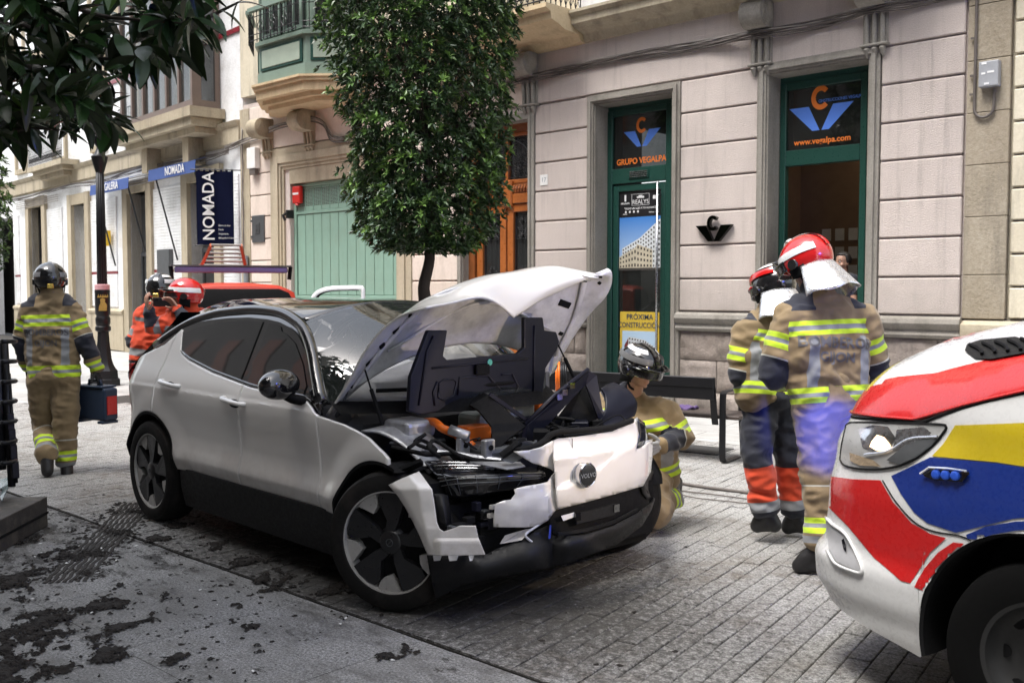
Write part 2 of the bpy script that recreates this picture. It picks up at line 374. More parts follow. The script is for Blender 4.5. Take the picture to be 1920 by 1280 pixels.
def m_farp():
    t = NT('far_granite'); co = t.coord('World', rot=(0, 0, R(-9)))
    br = t.n('ShaderNodeTexBrick'); br.inputs['Scale'].default_value = 1; br.inputs['Brick Width'].default_value = .8; br.inputs['Row Height'].default_value = .5
    br.inputs['Mortar Size'].default_value = .006; br.inputs['Color1'].default_value = (.42, .42, .41, 1); br.inputs['Color2'].default_value = (.48, .475, .46, 1); br.inputs['Mortar'].default_value = (.12, .115, .11, 1)
    t.l(co, br.inputs['Vector']); w = t.coord('World')
    c = t.mix(t.ramp(t.noise(w, 1.3, 8, .65), [(.45, 0), (.7, .6)]), br.outputs[0], (.19, .18, .165)); n = t.noise(w, 90, 5, .7)
    c = t.mix(.35, c, t.ramp(n, [(.3, (.5, .5, .5)), (.7, (1, 1, 1))]), 'MULTIPLY')
    return t.done(c, .75, 0, t.bump(n, .3, .004))
FARP = m_farp()
ground()
# debris, soil crumbs
def crumbs():
    mb = MB(); rg = random.Random(3)
    def lump(x, y, s):
        pts = []; n = 6
        for k in range(n): a = 2 * math.pi * k / n; r = s * rg.uniform(.5, 1.2); pts.append((x + r * math.cos(a), y + r * math.sin(a), .001))
        h = s * rg.uniform(.25, .6); top = (x + rg.uniform(-.3, .3) * s, y + rg.uniform(-.3, .3) * s, h)
        mb.add(pts + [top], [(k, (k + 1) % n, n) for k in range(n)])
    for cx, cy, sp, cnt in ((-6.9, 2.9, .35, 340), (-6.1, 2.6, .5, 300), (-5.6, 1.9, .45, 220), (-5.0, 2.9, .5, 200), (-6.3, 1.6, .5, 300), (-4.3, 2.6, .45, 120), (-4.4, 1.9, .5, 100), (-3.0, 3.2, .8, 40), (-2.2, 4.0, 1.0, 50), (-5.3, 1.4, .4, 200)):
        for _ in range(cnt):
            x, y = rg.gauss(cx, sp), rg.gauss(cy, sp); lump(x, y, rg.choice((.003, .005, .006, .008, .014)) * rg.uniform(.7, 1.4))
    tag(mb.build('soil_crumbs', SOIL), 'dark crumbs of spilled potting soil scattered over the slabs beside the car', 'soil', kind='stuff')
    mb = MB(); 
    for _ in range(26):
        x, y = rg.choice(((-6.3, 2.7), (-5.9, 2.4), (-4.6, 2.3), (-3.6, 2.7))); x += rg.gauss(0, .35); y += rg.gauss(0, .3); s = rg.uniform(.008, .022); a = rg.uniform(0, 6)
        mb.add([(x + s * math.cos(a + k * 1.57) * (1 if k % 2 else .5), y + s * math.sin(a + k * 1.57) * (1 if k % 2 else .5), .004 + .006 * rg.random()) for k in range(4)], [(0, 1, 2, 3)])
    tag(mb.build('paper_scraps', WHITEP), 'small white and pale scraps strewn on the dirty slabs', 'litter', kind='stuff')
SOIL = M_('damp_potting_soil', (.016, .012, .009), .9, var=.7, scale=14, bump=1, bscale=150, bdist=.01)
crumbs()
def spilled_soil():
    blobs = [(60, 1200, .34), (150, 1040, .2), (10, 1090, .26), (120, 1150, .24), (200, 1235, .16), (0, 1265, .36), (255, 960, .1), (225, 1000, .1), (470, 1055, .13), (400, 1020, .08), (330, 985, .1), (560, 1080, .16), (500, 1085, .1), (440, 1140, .06), (300, 1120, .08), (640, 1110, .16), (350, 1230, .07), (730, 1230, .05), (60, 1010, .1), (290, 1010, .09)]
    C_ = [(P(u, v, 2, 0), r) for u, v, r in blobs]; st = .009; x0, x1, y0, y1 = -7.6, -2.9, 1.1, 3.5; nx, ny = int((x1 - x0) / st), int((y1 - y0) / st); idx = {}; V = []; F = []; H = {}
    def h(i, j):
        if (i, j) in H: return H[(i, j)]
        x, y = x0 + i * st, y0 + j * st; z = -1.0
        for c, r in C_:
            dx, dy = x - c.x, y - c.y; d2 = (dx * dx + dy * dy) / (r * r)
            if d2 < 9: z = max(z, math.exp(-d2) - .62)
        if z > -.62: z = z * .75 + .75 * noise.fractal(Vector((x * 5, y * 5 + x, 1)), .35, 2.1, 7)
        H[(i, j)] = z; return z
    def vid(i, j):
        if (i, j) not in idx: idx[(i, j)] = len(V); V.append((x0 + i * st, y0 + j * st, .0015 + max(0, min(.014, h(i, j) * .03)) + .002 * noise.noise(Vector((i * .9, j * .9, 0)))))
        return idx[(i, j)]
    for i in range(nx):
        for j in range(ny):
            if h(i, j) > 0 and h(i + 1, j) > 0 and h(i, j + 1) > 0: F.append((vid(i, j), vid(i + 1, j), vid(i + 1, j + 1), vid(i, j + 1)))
    me = bpy.data.meshes.new('spilled_soil'); me.from_pydata(V, [], F); me.materials.append(SOIL); o = bpy.data.objects.new('spilled_soil', me); link(o); tag(o, 'dark potting soil spilled and smeared across the near paving slabs', 'soil', kind='stuff')
spilled_soil()
def skid():
    # wheel track pressed through the spilled soil behind the rear wheel: long wavy tread ribs
    A, B = P(262, 942, 2, 0), P(120, 1092, 2, 0); d = (B - A).normalized(); n = Vector((-d.y, d.x, 0)); L = (B - A).length; t_ = thing('tread_print', 'ribbed strip of pressed soil printed by a tyre behind the rear wheel', 'tyre track', A)
    TRK = M_('pressed_soil', (.03, .026, .022), .9, var=.5, scale=12, bump=.5, bscale=80)
    for k in range(7):
        o = (k - 3) * .034; m_ = MB(); q = []
        for i in range(60): s_ = i / 59 * L; q.append((s_, o + .005 * math.sin(s_ * 38 + k * .6)))
        vs = []
        for s_, w in q:
            hgt = .0045 + .002 * noise.noise(Vector((s_ * 14, k, 0)))
            vs += [d * s_ + n * (w - .012), d * s_ + n * (w - .008) + Vector((0, 0, max(.001, hgt))), d * s_ + n * (w + .008) + Vector((0, 0, max(.001, hgt))), d * s_ + n * (w + .012)]
        m_.add(vs, [(i * 4 + j, i * 4 + j + 1, i * 4 + j + 5, i * 4 + j + 4) for i in range(59) for j in range(3)]); o_ = m_.build('tread_rib', TRK, t_); o_.location.z = .001
    mb = MB(); rg = random.Random(9)
    for _ in range(420):
        s_ = rg.uniform(-.05, L); w = rg.choice((-1, 1)) * abs(rg.gauss(.15, .03)); r = rg.choice((.006, .01, .016)); c = A + d * s_ + n * w
        mb.add([c + Vector((r * rg.uniform(.6, 1.3) * math.cos(a), r * rg.uniform(.6, 1.3) * math.sin(a), .001)) for a in (0, 1.2, 2.5, 3.8, 5)] + [c + Vector((0, 0, r * .5))], [(i, (i + 1) % 5, 5) for i in range(5)])
    tag(mb.build('soil_ridge', SOIL), 'dark crumbly soil ridges along both sides of the tyre print', 'soil', kind='stuff')
skid()
# ================================================================== buildings
Y0 = 11.444
def stepped(parent, x0, x1, z0, z1, w, mat_, steps=((0, .05), (.5, .075), (.85, .03)), name='door_surround', back=.35, sill=False, M=None):
    """moulded stone surround round an opening (outer x0..x1, up to z1)"""
    mb = MB()
    for a, pr in steps:
        nx = [q for q in steps if q[0] > a]; b = nx[0][0] if nx else 1.0
        i, o = w * a, w * b
        mb.box((x0 + i, Y0 - pr, z0), (x0 + o, Y0 + back, z1 - i), M=M); mb.box((x1 - o, Y0 - pr, z0), (x1 - i, Y0 + back, z1 - i), M=M)
        mb.box((x0 + o, Y0 - pr, z1 - o), (x1 - o, Y0 + back, z1 - i), M=M)
    return mb.build(name, mat_, parent)
def courses(parent, x0, x1, mat_, zs, name='wall_block', pr=.03, gap=.011, ch=.012, split=None):
    cache = {}
    for a, b in zip(zs[:-1], zs[1:]):
        k = round(b - a, 3)
        if k not in cache: cache[k] = MB().box((0, -pr, gap), (x1 - x0, .05, b - a - gap), ch=ch).mesh(name, mat_)
        o = bpy.data.objects.new(name, cache[k]); link(o, parent); o.location = (x0, Y0, a)
GZ = [1.31, 1.745, 2.19, 2.63, 3.08, 3.51, 3.95, 4.385]
def rough_block(mb, x0, x1, z0, z1, seed, amp=.02, pr=.05):
    rg = random.Random(seed); nx = max(4, int((x1 - x0) / .045)); nz = max(4, int((z1 - z0) / .045))
    def f(u, v):
        x = x0 + .006 + u * (x1 - x0 - .012); z = z0 + .006 + v * (z1 - z0 - .012); e = min(u * (x1 - x0), (1 - u) * (x1 - x0), v * (z1 - z0), (1 - v) * (z1 - z0))
        k = min(1, e / .05); return (x, Y0 - pr * (.15 + .85 * k) - k * amp * noise.fractal(Vector((x * 7, seed * 3.1, z * 9)), .8, 2, 5), z)
    mb.grid(f, nx, nz)
def iron_panel(mb, x0, x1, z0, z1, y, seed=0, dens=.045):
    """wrought-iron grille: bars and scrolls"""
    def scroll(cx, cz, r, s=1, turns=1.4, fl=1):
        pts = []
        for k in range(16):
            a = k / 15 * turns * 2 * math.pi; rr = r * (1 - .75 * k / 15); pts.append((cx + s * rr * math.cos(a), y, cz + fl * rr * math.sin(a)))
        mb.tube(pts, .0045, 4)
    mb.tube([(x0, y, z0), (x1, y, z0), (x1, y, z1), (x0, y, z1)], .007, 4, closed=True)
    w, h = x1 - x0, z1 - z0; n = max(2, int(w / .09))
    for k in range(1, n): x = x0 + w * k / n; mb.tube([(x, y, z0), (x, y, z1)], .0045, 4)
    cx, cz = (x0 + x1) / 2, z0 + h * .3
    for s in (-1, 1):
        for q, fl in ((.10, 1), (.22, -1), (.36, 1), (.5, -1), (.8, 1), (.9, -1)):
            scroll(cx + s * w * .22, z0 + h * q, w * .16, s, 1.5, fl)
            scroll(cx + s * w * .1, z0 + h * (q + .05), w * .08, s, 1.2, fl)
    mb.tube([(cx + w * .18 * math.cos(a), y, cz + h * .09 * math.sin(a)) for a in [k * math.pi / 8 for k in range(16)]], .005, 4, closed=True)
def window_up(parent, x0, x1, z0, z1, yb=.25, frame=BROWNW, name='window', trim=SANDST, M=None, curtain=True):
    mb = MB(); w = .14
    for a, b, c, d in ((x0 - w, x0, z0 - w, z1 + w), (x1, x1 + w, z0 - w, z1 + w), (x0, x1, z1, z1 + w), (x0, x1, z0 - w, z0)):
        mb.box((a, Y0 - .06, c), (b, Y0 + yb, d), M=M)
    o = mb.build(name, trim, parent)
    f = MB(); t = .06; xm = (x0 + x1) / 2; zz = z1 - (z1 - z0) * .25
    for a, b, c, d in ((x0, x0 + t, z0, z1), (x1 - t, x1, z0, z1), (xm - t * .6, xm + t * .6, z0 + t, z1 - t), (x0 + t, x1 - t, z1 - t, z1), (x0 + t, x1 - t, z0, z0 + t)):
        f.box((a, Y0 + yb - .1, c), (b, Y0 + yb - .05, d), M=M)
    f.box((x0 + t, Y0 + yb - .103, zz), (xm - t * .6, Y0 + yb - .052, zz + .05), M=M); f.box((xm + t * .6, Y0 + yb - .103, zz), (x1 - t, Y0 + yb - .052, zz + .05), M=M)
    f.build('frame', frame, o)
    g = MB(); g.box((x0, Y0 + yb - .07, z0), (x1, Y0 + yb - .062, z1), M=M); g.build('pane', WGLASS, o)
    return o
def cornice(mb, x0, x1, prof, M=None, y0=None):
    """profile: list of (depth outwards, z) from bottom to top, extruded along X"""
    y0 = Y0 if y0 is None else y0
    pts = [(y0 - d, z) for d, z in prof]; n = len(pts)
    vs = [Vector((x, y, z)) for x in (x0, x1) for y, z in pts] + [Vector((x, y0 + .05, z)) for x in (x0, x1) for z in (prof[0][1], prof[-1][1])]
    if M is not None: vs = [M @ q for q in vs]
    fs = [(i, i + 1, n + i + 1, n + i) for i in range(n - 1)]
    fs += [tuple([2 * n] + list(range(n)) + [2 * n + 1]), tuple([2 * n + 2] + list(range(n, 2 * n)) + [2 * n + 3])]
    fs += [(n - 1, 2 * n + 1, 2 * n + 3, 2 * n - 1), (0, n, 2 * n + 2, 2 * n)]
    mb.add(vs, fs)
def corbel(parent, x, z, mat_, s=1.0, d=.36, drop=.75):
    """scroll bracket: volute on top, fluted tongue below"""
    w = .15 * s
    mb = MB(); M = basis((x - w, Y0, z), (0, -1, 0), (0, 0, 1))
    pts = []
    for k in range(20): a = -math.pi * .5 + k / 19 * math.pi * 1.5; pts.append((d * .55 + .17 * s * math.cos(a), -.17 * s + .17 * s * math.sin(a)))
    mb.prism([(0, 0)] + [(0, -.36 * s), (d * .4, -.34 * s)] + pts[:14] + [(d * .55, 0)], -2 * w, M)
    for k in range(4): mb.lathe([(.0, 0), (.155 * s - .02 * k, 0), (.155 * s - .02 * k, .012 + .01 * k), (0, .012 + .01 * k)], 16, M=Matrix.Translation((x + w, Y0 - d * .55, z - .17 * s)) @ Matrix.Rotation(R(90), 4, 'Y'))
    for k in range(3):
        xx = x - w * .62 + k * w * .62; mb.tube([(xx, Y0 - .03, z - .34 * s), (xx, Y0 - .1, z - .36 * s), (xx, Y0 - .075, z - drop)], .028 * s, 8)
    mb.box((x - w * .95, Y0 - .06, z - drop), (x + w * .95, Y0 + .02, z - .36 * s))
    mb.box((x - w * 1.1, Y0 - .12, z - drop - .03), (x + w * 1.1, Y0 + .02, z - drop), ch=.01)
    for k in range(3):
        xx = x - w * .62 + k * w * .62; mb.tube([(xx, Y0 - .05, z - drop - .03), (xx, Y0 - .08, z - drop - .06), (xx, Y0 - .04, z - drop - .15)], [.035 * s, .04 * s, .015], 8)
    return mb.build('corbel', mat_, parent, smooth=40)
# ---- the pink and cream house, number 17
T = thing('town_house', 'pink roughcast town house with grey stone door surrounds, green garage gate and green bay', 'house', (-11, Y0, 0)); T.location = (0, 0, 0)
def PB(mb, name, mat_, parent=T, **k): return mb.build(name, mat_, parent, **k)
# solid wall behind, with openings left free
mb = MB(); ops = [(-16.6, -13.03, 3.66), (-11.7, -10.2, 4.2), (-8.97, -7.66, 4.25), (-6.22, -4.95, 4.28)]
xs = -18.3
for a, b, zt in ops:
    a -= .012; b += .012; zt += .012
    mb.box((xs, Y0 + .021, 0), (a, Y0 + .5, 5.4)); mb.box((a, Y0 + .021, zt), (b, Y0 + .5, 5.4)); xs = b
mb.box((xs, Y0 + .021, 0), (-3.84, Y0 + .5, 5.4)); PB(mb, 'wall', PINK)
courses(T, -7.52, -6.37, PINK, GZ); courses(T, -4.79, -3.87, PINK, GZ + [4.83]); courses(T, -10.13, -9.11, PINK, GZ)
GL = [1.31, 1.745, 2.19, 2.63, 3.08, 3.51, 3.95, 4.385]
courses(T, -12.96, -11.82, PALEP, GL); courses(T, -17.95, -17.2, PALEP, GL[:-1] + [4.35, 4.75])
# frieze slabs above the openings
def flat(x0, x1, z0, z1, m, pr=.03, name='wall_block'): MB().box((x0 + .004, Y0 - pr, z0 + .008), (x1 - .004, Y0 + .02, z1 - .004), ch=.01).build(name, m, T)
flat(-10.13, -4.8, 4.4, 5.3, PINK, name='frieze'); flat(-3.87 - .92, -3.87, 4.84, 5.3, PINK, name='frieze')
flat(-17.95, -13.0, 4.4, 5.3, PALEP, name='frieze'); flat(-12.99, -10.14, 4.42, 5.3, PALEP, name='frieze')
# rough stone base
bz = [.24, .66, 1.04]; k = 0
for (a, b) in ((-17.95, -17.2), (-12.96, -11.82), (-10.13, -9.11), (-7.52, -6.37), (-4.79, -3.87)):
    for zi in range(2):
        n = max(1, round((b - a) / .58)); sh = .18 if zi else 0
        cuts = [a] + [a + (b - a) * (i + (.5 if zi else 0) * (n > 1)) / n for i in range(1, n + (0 if not zi else 0))] + [b]
        for p, q in zip(cuts[:-1], cuts[1:]):
            if q - p < .08: continue
            m_ = MB(); rough_block(m_, p, q, bz[zi], bz[zi + 1], k, amp=.022, pr=.03); m_.build('base_stone', ASHLAR, T, smooth=50); k += 1
    m_ = MB(); rough_block(m_, a - .02, b + .02, -.02, .24, k + 50, amp=.03, pr=.14); m_.build('plinth_stone', ASHLAR, T, smooth=50)
    m_ = MB(); cornice(m_, a - .03, b + .03, [(.02, 1.045), (.07, 1.06), (.085, 1.09), (.06, 1.13), (.06, 1.15), (.1, 1.18), (.115, 1.22), (.1, 1.27), (.05, 1.3)]); m_.build('base_moulding', FRAME, T, smooth=35)
# surrounds
stepped(T, -9.11, -7.52, 0, 4.385, .14, FRAME, ((0, .05), (.3, .085), (.65, .06), (.85, .03)), back=.42); stepped(T, -6.37, -4.8, 0, 4.42, .145, FRAME, ((0, .05), (.3, .085), (.65, .06), (.85, .03)), back=.42); stepped(T, -11.82, -10.14, 0, 4.3, .12, FRAME)
stepped(T, -17.19, -12.96, 0, 4.38, .42, SANDST, ((0, .05), (.35, .08), (.7, .05), (.85, .02)), name='gate_surround')
MB().box((-16.6, Y0 - .0, 3.67), (-13.38, Y0 + .2, 3.955)).build('lintel', SANDST, T)
MB().box((-8.966, Y0 + .27, 4.15), (-7.664, Y0 + .41, 4.244)).build('door_head', GREEND, T); MB().box((-6.22, Y0 + .27, 4.17), (-4.95, Y0 + .41, 4.274)).build('door_head', GREEND, T); MB().box((-11.7, Y0 + .1, 4.062), (-10.2, Y0 + .3, 4.18)).build('door_head', WOODD, T); MB().box((-7.88, Y0 + .3, 0), (-7.664, Y0 + .4, 4.15)).build('door_post', GREEND, T); MB().box((-11.7, Y0 + .1, 0), (-11.561, Y0 + .3, 4.062)).build('door_post', WOODD, T)
# ---- garage gate of vertical boards
g = thing('garage_gate', 'sage green metal garage gate of vertical boards with a slotted vent strip', 'gate', (0, 0, 0)); g.parent = None
gy = Y0 + .13; bw = .262; n = 13; x = -16.6
MB().box((-16.6, gy + .03, 0), (-13.03, gy + .06, 3.66)).build('backing_sheet', GARAGE, g)
for rowz in ((0, 1.42), (1.5, 3.06)):
    bm_ = MB().box((.006, -.012, 0), (bw - .006, .03, rowz[1] - rowz[0]), ch=.006).mesh('board', GARAGE)
    for i in range(n):
        o = bpy.data.objects.new('board', bm_); link(o, g); o.location = (x + .09 + i * bw, gy, rowz[0])
for z in (0, 1.43, 3.07, 3.6): MB().box((-16.6, gy - .03, z), (-13.03, gy + .029, z + .06), ch=.008).build('rail', GARAGE, g)
for xx in (-16.6, -13.11): MB().box((xx, gy - .035, .06), (xx + .08, gy + .0295, 3.6)).build('stile', GARAGE, g)
vm = MB().box((0, -.008, 0), (bw - .012, .03, .46), ch=.004)
for r_ in range(13):
    for c_ in range(4): vm.box((.02 + c_ * .058, -.0105, .09 + r_ * .026), (.064 + c_ * .058, -.0085, .103 + r_ * .026), m=1)
vmm = vm.mesh('vent_panel', [GARAGE, DARKIN])
for i in range(n): o = bpy.data.objects.new('vent_panel', vmm); link(o, g); o.location = (x + .09 + i * bw, gy, 3.135)
al = thing('alarm_box', 'small red alarm box with a white stripe at the top corner of the garage gate', 'alarm', (-16.41, gy - .03, 3.28))
RED = M_('red_plastic', (.5, .02, .015), .35)
bevel(MB().box((-.13, -.09, 0), (.13, .0, .34)).build('housing', RED, al), .03, 3); MB().box((-.1, -.0925, .17), (.09, -.0905, .21)).build('label_strip', WHITEL, al)
MB().lathe([(.035, 0), (.05, -.03), (.0, -.04)], 12, (.0, -.05, .0)).build('lamp', RED, al)
lm = MB().box((-16.66, Y0 - .05, 3.0), (-16.6, Y0 + .1, 3.16)); lm.tube([(-16.63, Y0 - .05, 3.1), (-16.6, Y0 - .16, 3.05), (-16.58, Y0 - .12, 2.95)], .03, 8); tag(lm.build('wall_light', IRON), 'small black wall spotlight beside the garage gate', 'lamp')
mt = thing('meter_box', 'grey metal meter cupboard door on the pale wall left of the garage', 'meter box', (-17.64, Y0 - .03, 2.56)); mt.location.y = Y0 - .031
GREYM = M_('dark_grey_metal', (.09, .095, .1), .5, .4)
MB().box((-.22, -.03, 0), (.22, 0, .55), ch=.01).build('door', GREYM, mt); m_ = MB(); m_.box((-.09, -.04, .18), (.07, -.031, .4)); m_.box((-.05, -.05, .22), (-.03, -.041, .36)); m_.box((.01, -.05, .22), (.03, -.041, .36)); m_.box((-.03, -.05, .28), (.01, -.041, .3)); m_.build('handle_plate', GREYM, mt)
[MB().box((-.25, -.04, z), (-.2, -.005, z + .04)).build('hinge', GREYM, mt) for z in (.1, .42)]
# ---- timber street door
dr = thing('street_door', 'carved orange-brown timber double door with black wrought iron grilles', 'door'); dy = Y0 + .16
MB().box((-11.56, dy + .06, 0), (-10.19, dy + .1, 4.06)).build('backing', WOODD, dr)
MB().box((-11.56, dy - .06, 2.95), (-10.19, dy + .055, 3.1), ch=.01).build('transom_rail', WOOD, dr)
MB().box((-11.56, dy - .04, 3.1), (-10.19, dy + .055, 3.26)).build('carved_rail', WOODD, dr)
m_ = MB()
for i in range(22): xx = -11.5 + i * .06; m_.tube([(xx, dy - .045, 3.13), (xx + .025, dy - .07, 3.18), (xx + .03, dy - .045, 3.23)], .018, 6)
m_.build('carving', WOOD, dr)
MB().box((-10.93, dy - .09, 2.9), (-10.72, dy + .05, 3.32), ch=.015).build('carved_block', WOOD, dr)
mm_ = MB(); [mm_.box((a, dy - .02, z0), (b, dy + .055, z1), ch=.006) for a, b, z0, z1 in ((-11.56, -11.5, 3.3, 4.06), (-10.25, -10.19, 3.3, 4.06), (-11.5, -10.25, 3.27, 3.33), (-11.5, -10.25, 4.0, 4.06), (-10.91, -10.85, 3.33, 4.0))]; mm_.build('transom_frame', WOOD, dr)
MB().box((-11.5, dy + .03, 3.3), (-10.25, dy + .05, 4.0)).build('transom_glass', WGLASS, dr)
m_ = MB(); iron_panel(m_, -11.46, -10.9, 3.36, 3.98, dy - .01); iron_panel(m_, -10.84, -10.28, 3.36, 3.98, dy - .01)
m_.tube([(-11.46 + .6 + .58 * math.cos(a), dy - .02, 3.36 + .6 * math.sin(a)) for a in [k * math.pi / 20 for k in range(21)]], .008, 5); m_.build('transom_grille', IRON, dr)
for (a, b) in ((-11.54, -10.89), (-10.86, -10.21)):
    f_ = MB(); w = .13
    for q in ((a, a + w, 0, 2.94), (b - w, b, 0, 2.94), (a + w, b - w, 2.82, 2.94), (a + w, b - w, 0, .9)): f_.box((q[0], dy - .03, q[2]), (q[1], dy + .055, q[3]), ch=.008)
    leaf = f_.build('door_leaf', WOOD, dr)
    MB().box((a + w, dy + .03, .9), (b - w, dy + .05, 2.82)).build('glass', WGLASS, leaf)
    m_ = MB(); iron_panel(m_, a + w + .02, b - w - .02, .95, 2.78, dy + .005); iron_panel(m_, a + w + .05, b - w - .05, 2.4, 2.75, dy - .0); m_.build('grille', IRON, leaf)
# ---- shop door left (posters)
def pane_glass(name, box0, box1, m, parent): return MB().box(box0, box1).build(name, m, parent)
sd = thing('shop_door', 'dark green glazed shop door with posters and a blue and orange logo above', 'door'); sy = Y0 + .16
f_ = MB()
for a, b, z0, z1 in ((-8.75, -8.66, .12, 4.12), (-7.75, -7.66, .12, 4.12), (-8.66, -7.75, 4.04, 4.12), (-8.66, -7.75, 3.09, 3.3), (-8.66, -7.75, .12, .22)): f_.box((a, sy - .04, z0), (b, sy + .05, z1), ch=.006)
f_.build('door_frame', GREEND, sd)
f_ = MB()
for a, b, z0, z1 in ((-8.65, -8.56, .23, 3.07), (-7.84, -7.76, .23, 3.07), (-8.56, -7.84, 2.98, 3.07), (-8.56, -7.84, .23, .4)): f_.box((a, sy - .02, z0), (b, sy + .045, z1), ch=.005)
leaf = f_.build('door_leaf', GREEND, sd)
MB().box((-8.56, sy + .01, .4), (-7.84, sy + .02, 2.98)).build('glass', SHOPG, leaf)
f_ = MB(); f_.box((-8.36, sy - .055, 3.15), (-8.02, sy - .041, 3.27)); [f_.box((-8.34, sy - .062, 3.165 + i * .024), (-8.04, sy - .0555, 3.175 + i * .024), m=1) for i in range(4)]; f_.build('vent_grille', [GREEND, STEEL], sd)
MB().box((-8.66, sy + .0, 3.3), (-7.75, sy + .01, 4.04)).build('transom_glass', SHOPG, sd)
m_ = MB().tube([(-7.84, sy - .1, .35), (-7.84, sy - .1, 3.07)], .017, 10); [m_.tube([(-7.84, sy - .1, z), (-7.84, sy - .02, z)], .01, 6) for z in (.5, 2.9)]; m_.build('pull_handle', STEEL, sd, smooth=True)
def logo(parent, cx, cz, w, y, body=None):
    """C over a split V"""
    M = basis((cx, y, cz), (1, 0, 0), (0, 0, 1)); s = w
    for sg in (-1, 1):
        q = [(sg * .5 * s, .16 * s), (sg * .19 * s, .16 * s), (sg * .0 * s + sg * .015 * s, -.2 * s), (sg * .13 * s, -.2 * s)]
        MB().prism(q, .002, M).build('logo_wing', BLUEL, parent)
    pts = []
    for k in range(25): a = R(42) + k / 24 * R(276); pts.append((.15 * s * math.cos(a), .27 * s + .175 * s * math.sin(a)))
    for k in range(24, -1, -1): a = R(42) + k / 24 * R(276); pts.append((.08 * s * math.cos(a), .27 * s + .1 * s * math.sin(a)))
    MB().prism(pts, .002, basis((cx, y - .004, cz), (1, 0, 0), (0, 0, 1))).build('logo_letter', ORANGEL, parent)
Mf = lambda x, y, z: basis((x, y, z), (1, 0, 0), (0, 0, 1))
logo(sd, -8.17, 3.71, .62, sy - .004)
text('GRUPO VEGALPA', .115, Mf(-8.185, sy - .004, 3.39), ORANGEL, sd, bold=.003, sx=.93)
# posters
def poster(name, x0, x1, z0, z1, m, y=None): return MB().box((x0, (y or sy) + .001, z0), (x1, (y or sy) + .008, z1)).build(name, m, leaf)
p1 = poster('black_poster', -8.55, -7.85, 2.62, 2.97, BLACKP)
for s_, size, x_, z_ in (('REALYS', .085, -8.19, 2.82), ('VEGALPA', .036, -8.45, 2.81), ('"TODO UN LUJO A TU ALCANCE"', .036, -8.19, 2.735), ('VEGALPA', .018, -8.45, 2.66), ('TELEFONO', .018, -8.0, 2.67)):
    text(s_, size, Mf(x_, sy - .002, z_), WHITEL, sd, bold=.0006, extrude=.0005)
m_ = MB(); 
for a, b, c, d in ((-8.34, -8.04, 2.93, 2.934), (-8.34, -8.04, 2.775, 2.779), (-8.34, -8.336, 2.775, 2.934), (-8.044, -8.04, 2.775, 2.934), (-8.25, -8.13, 2.875, 2.9), (-8.22, -8.16, 2.9, 2.915), (-8.465, -8.435, 2.84, 2.93), (-7.98, -7.9, 2.85, 2.9)): m_.box((a, sy - .002, c), (b, sy + .0005, d))
for i in range(4): m_.lathe([(0, 0), (.017, 0), (.017, .002), (0, .002)], 8, M=Matrix.Translation((-8.44 + i * .07, sy - .001, 2.69)) @ Matrix.Rotation(R(90), 4, 'X'))
m_.build('poster_print', WHITEL, sd)
def m_sky_print():
    t = NT('blue_sky_print'); co = t.coord('World'); z = t.n('ShaderNodeSeparateXYZ'); t.l(co, z.inputs[0])
    c = t.ramp(t.math('MULTIPLY', t.math('ADD', z.outputs[2], -1.8), 1.2), [(0, (.45, .6, .75)), (1, (.05, .2, .55))])
    return t.done(c, .4)
SKYP = m_sky_print(); CREAMP = M_('cream_print', (.5, .45, .34), .5); WHITP = M_('pale_print', (.6, .63, .65), .5); DARKP = M_('dark_print', (.05, .045, .04), .5); REDP = M_('maroon_print', (.2, .03, .03), .5)
poster('blue_poster', -8.55, -7.85, 1.87, 2.615, SKYP)
def printed_block(x0, x1, zb, h0, h1, m, cols, rows_, y):
    """printed picture of a block of flats: a slanted front with window rows"""
    mb = MB(); mb.add([(x0, y, zb), (x1, y, zb), (x1, y, zb + h1), (x0, y, zb + h0)], [(0, 1, 2, 3)], 0)
    for i in range(cols):
        for j in range(rows_):
            a, b = (i + .25) / cols, (i + .75) / cols; xa, xb = x0 + (x1 - x0) * a, x0 + (x1 - x0) * b
            za = (h0 + (h1 - h0) * a); z0_ = zb + za * (j + .25) / rows_; z1_ = zb + za * (j + .72) / rows_
            mb.add([(xa, y - .001, z0_), (xb, y - .001, z0_), (xb, y - .001, z1_), (xa, y - .001, z1_)], [(0, 1, 2, 3)], 1)
    mb.build('printed_building', [m, DARKP], sd)
printed_block(-8.2, -7.85, 1.9, .42, .68, WHITP, 8, 9, sy - .001); printed_block(-8.5, -8.2, 1.9, .28, .42, WHITP, 7, 6, sy - .001)
printed_block(-8.55, -8.25, 1.9, .16, .3, CREAMP, 6, 3, sy - .003); printed_block(-8.25, -7.98, 1.9, .34, .25, CREAMP, 5, 4, sy - .003); poster('poster_street', -8.55, -7.85, 1.87, 1.905, DARKP, sy - .006)
poster('yellow_poster', -8.53, -7.86, .45, 1.29, YELLP); poster('poster_picture', -8.49, -7.9, .55, 1.02, SKYP, sy - .003)
NAVYT = M_('dark_blue_print', (.03, .05, .09), .5)
text('PRÓXIMA', .105, Mf(-8.19, sy - .002, 1.215), NAVYT, sd, extrude=.0005, bold=.001); text('CONSTRUCCIÓN', .105, Mf(-8.2, sy - .002, 1.1), NAVYT, sd, extrude=.0005, sx=.86, bold=.001)
printed_block(-8.45, -8.38, .56, .25, .36, REDP, 2, 5, sy - .0045); printed_block(-8.38, -8.1, .56, .38, .34, WHITP, 6, 7, sy - .0045); printed_block(-8.1, -7.92, .56, .34, .24, WHITP, 5, 6, sy - .0045)
MB().box((-8.97, Y0 - .05, 0), (-7.66, Y0 + .5, .119)).build('door_step', FRAME, T)
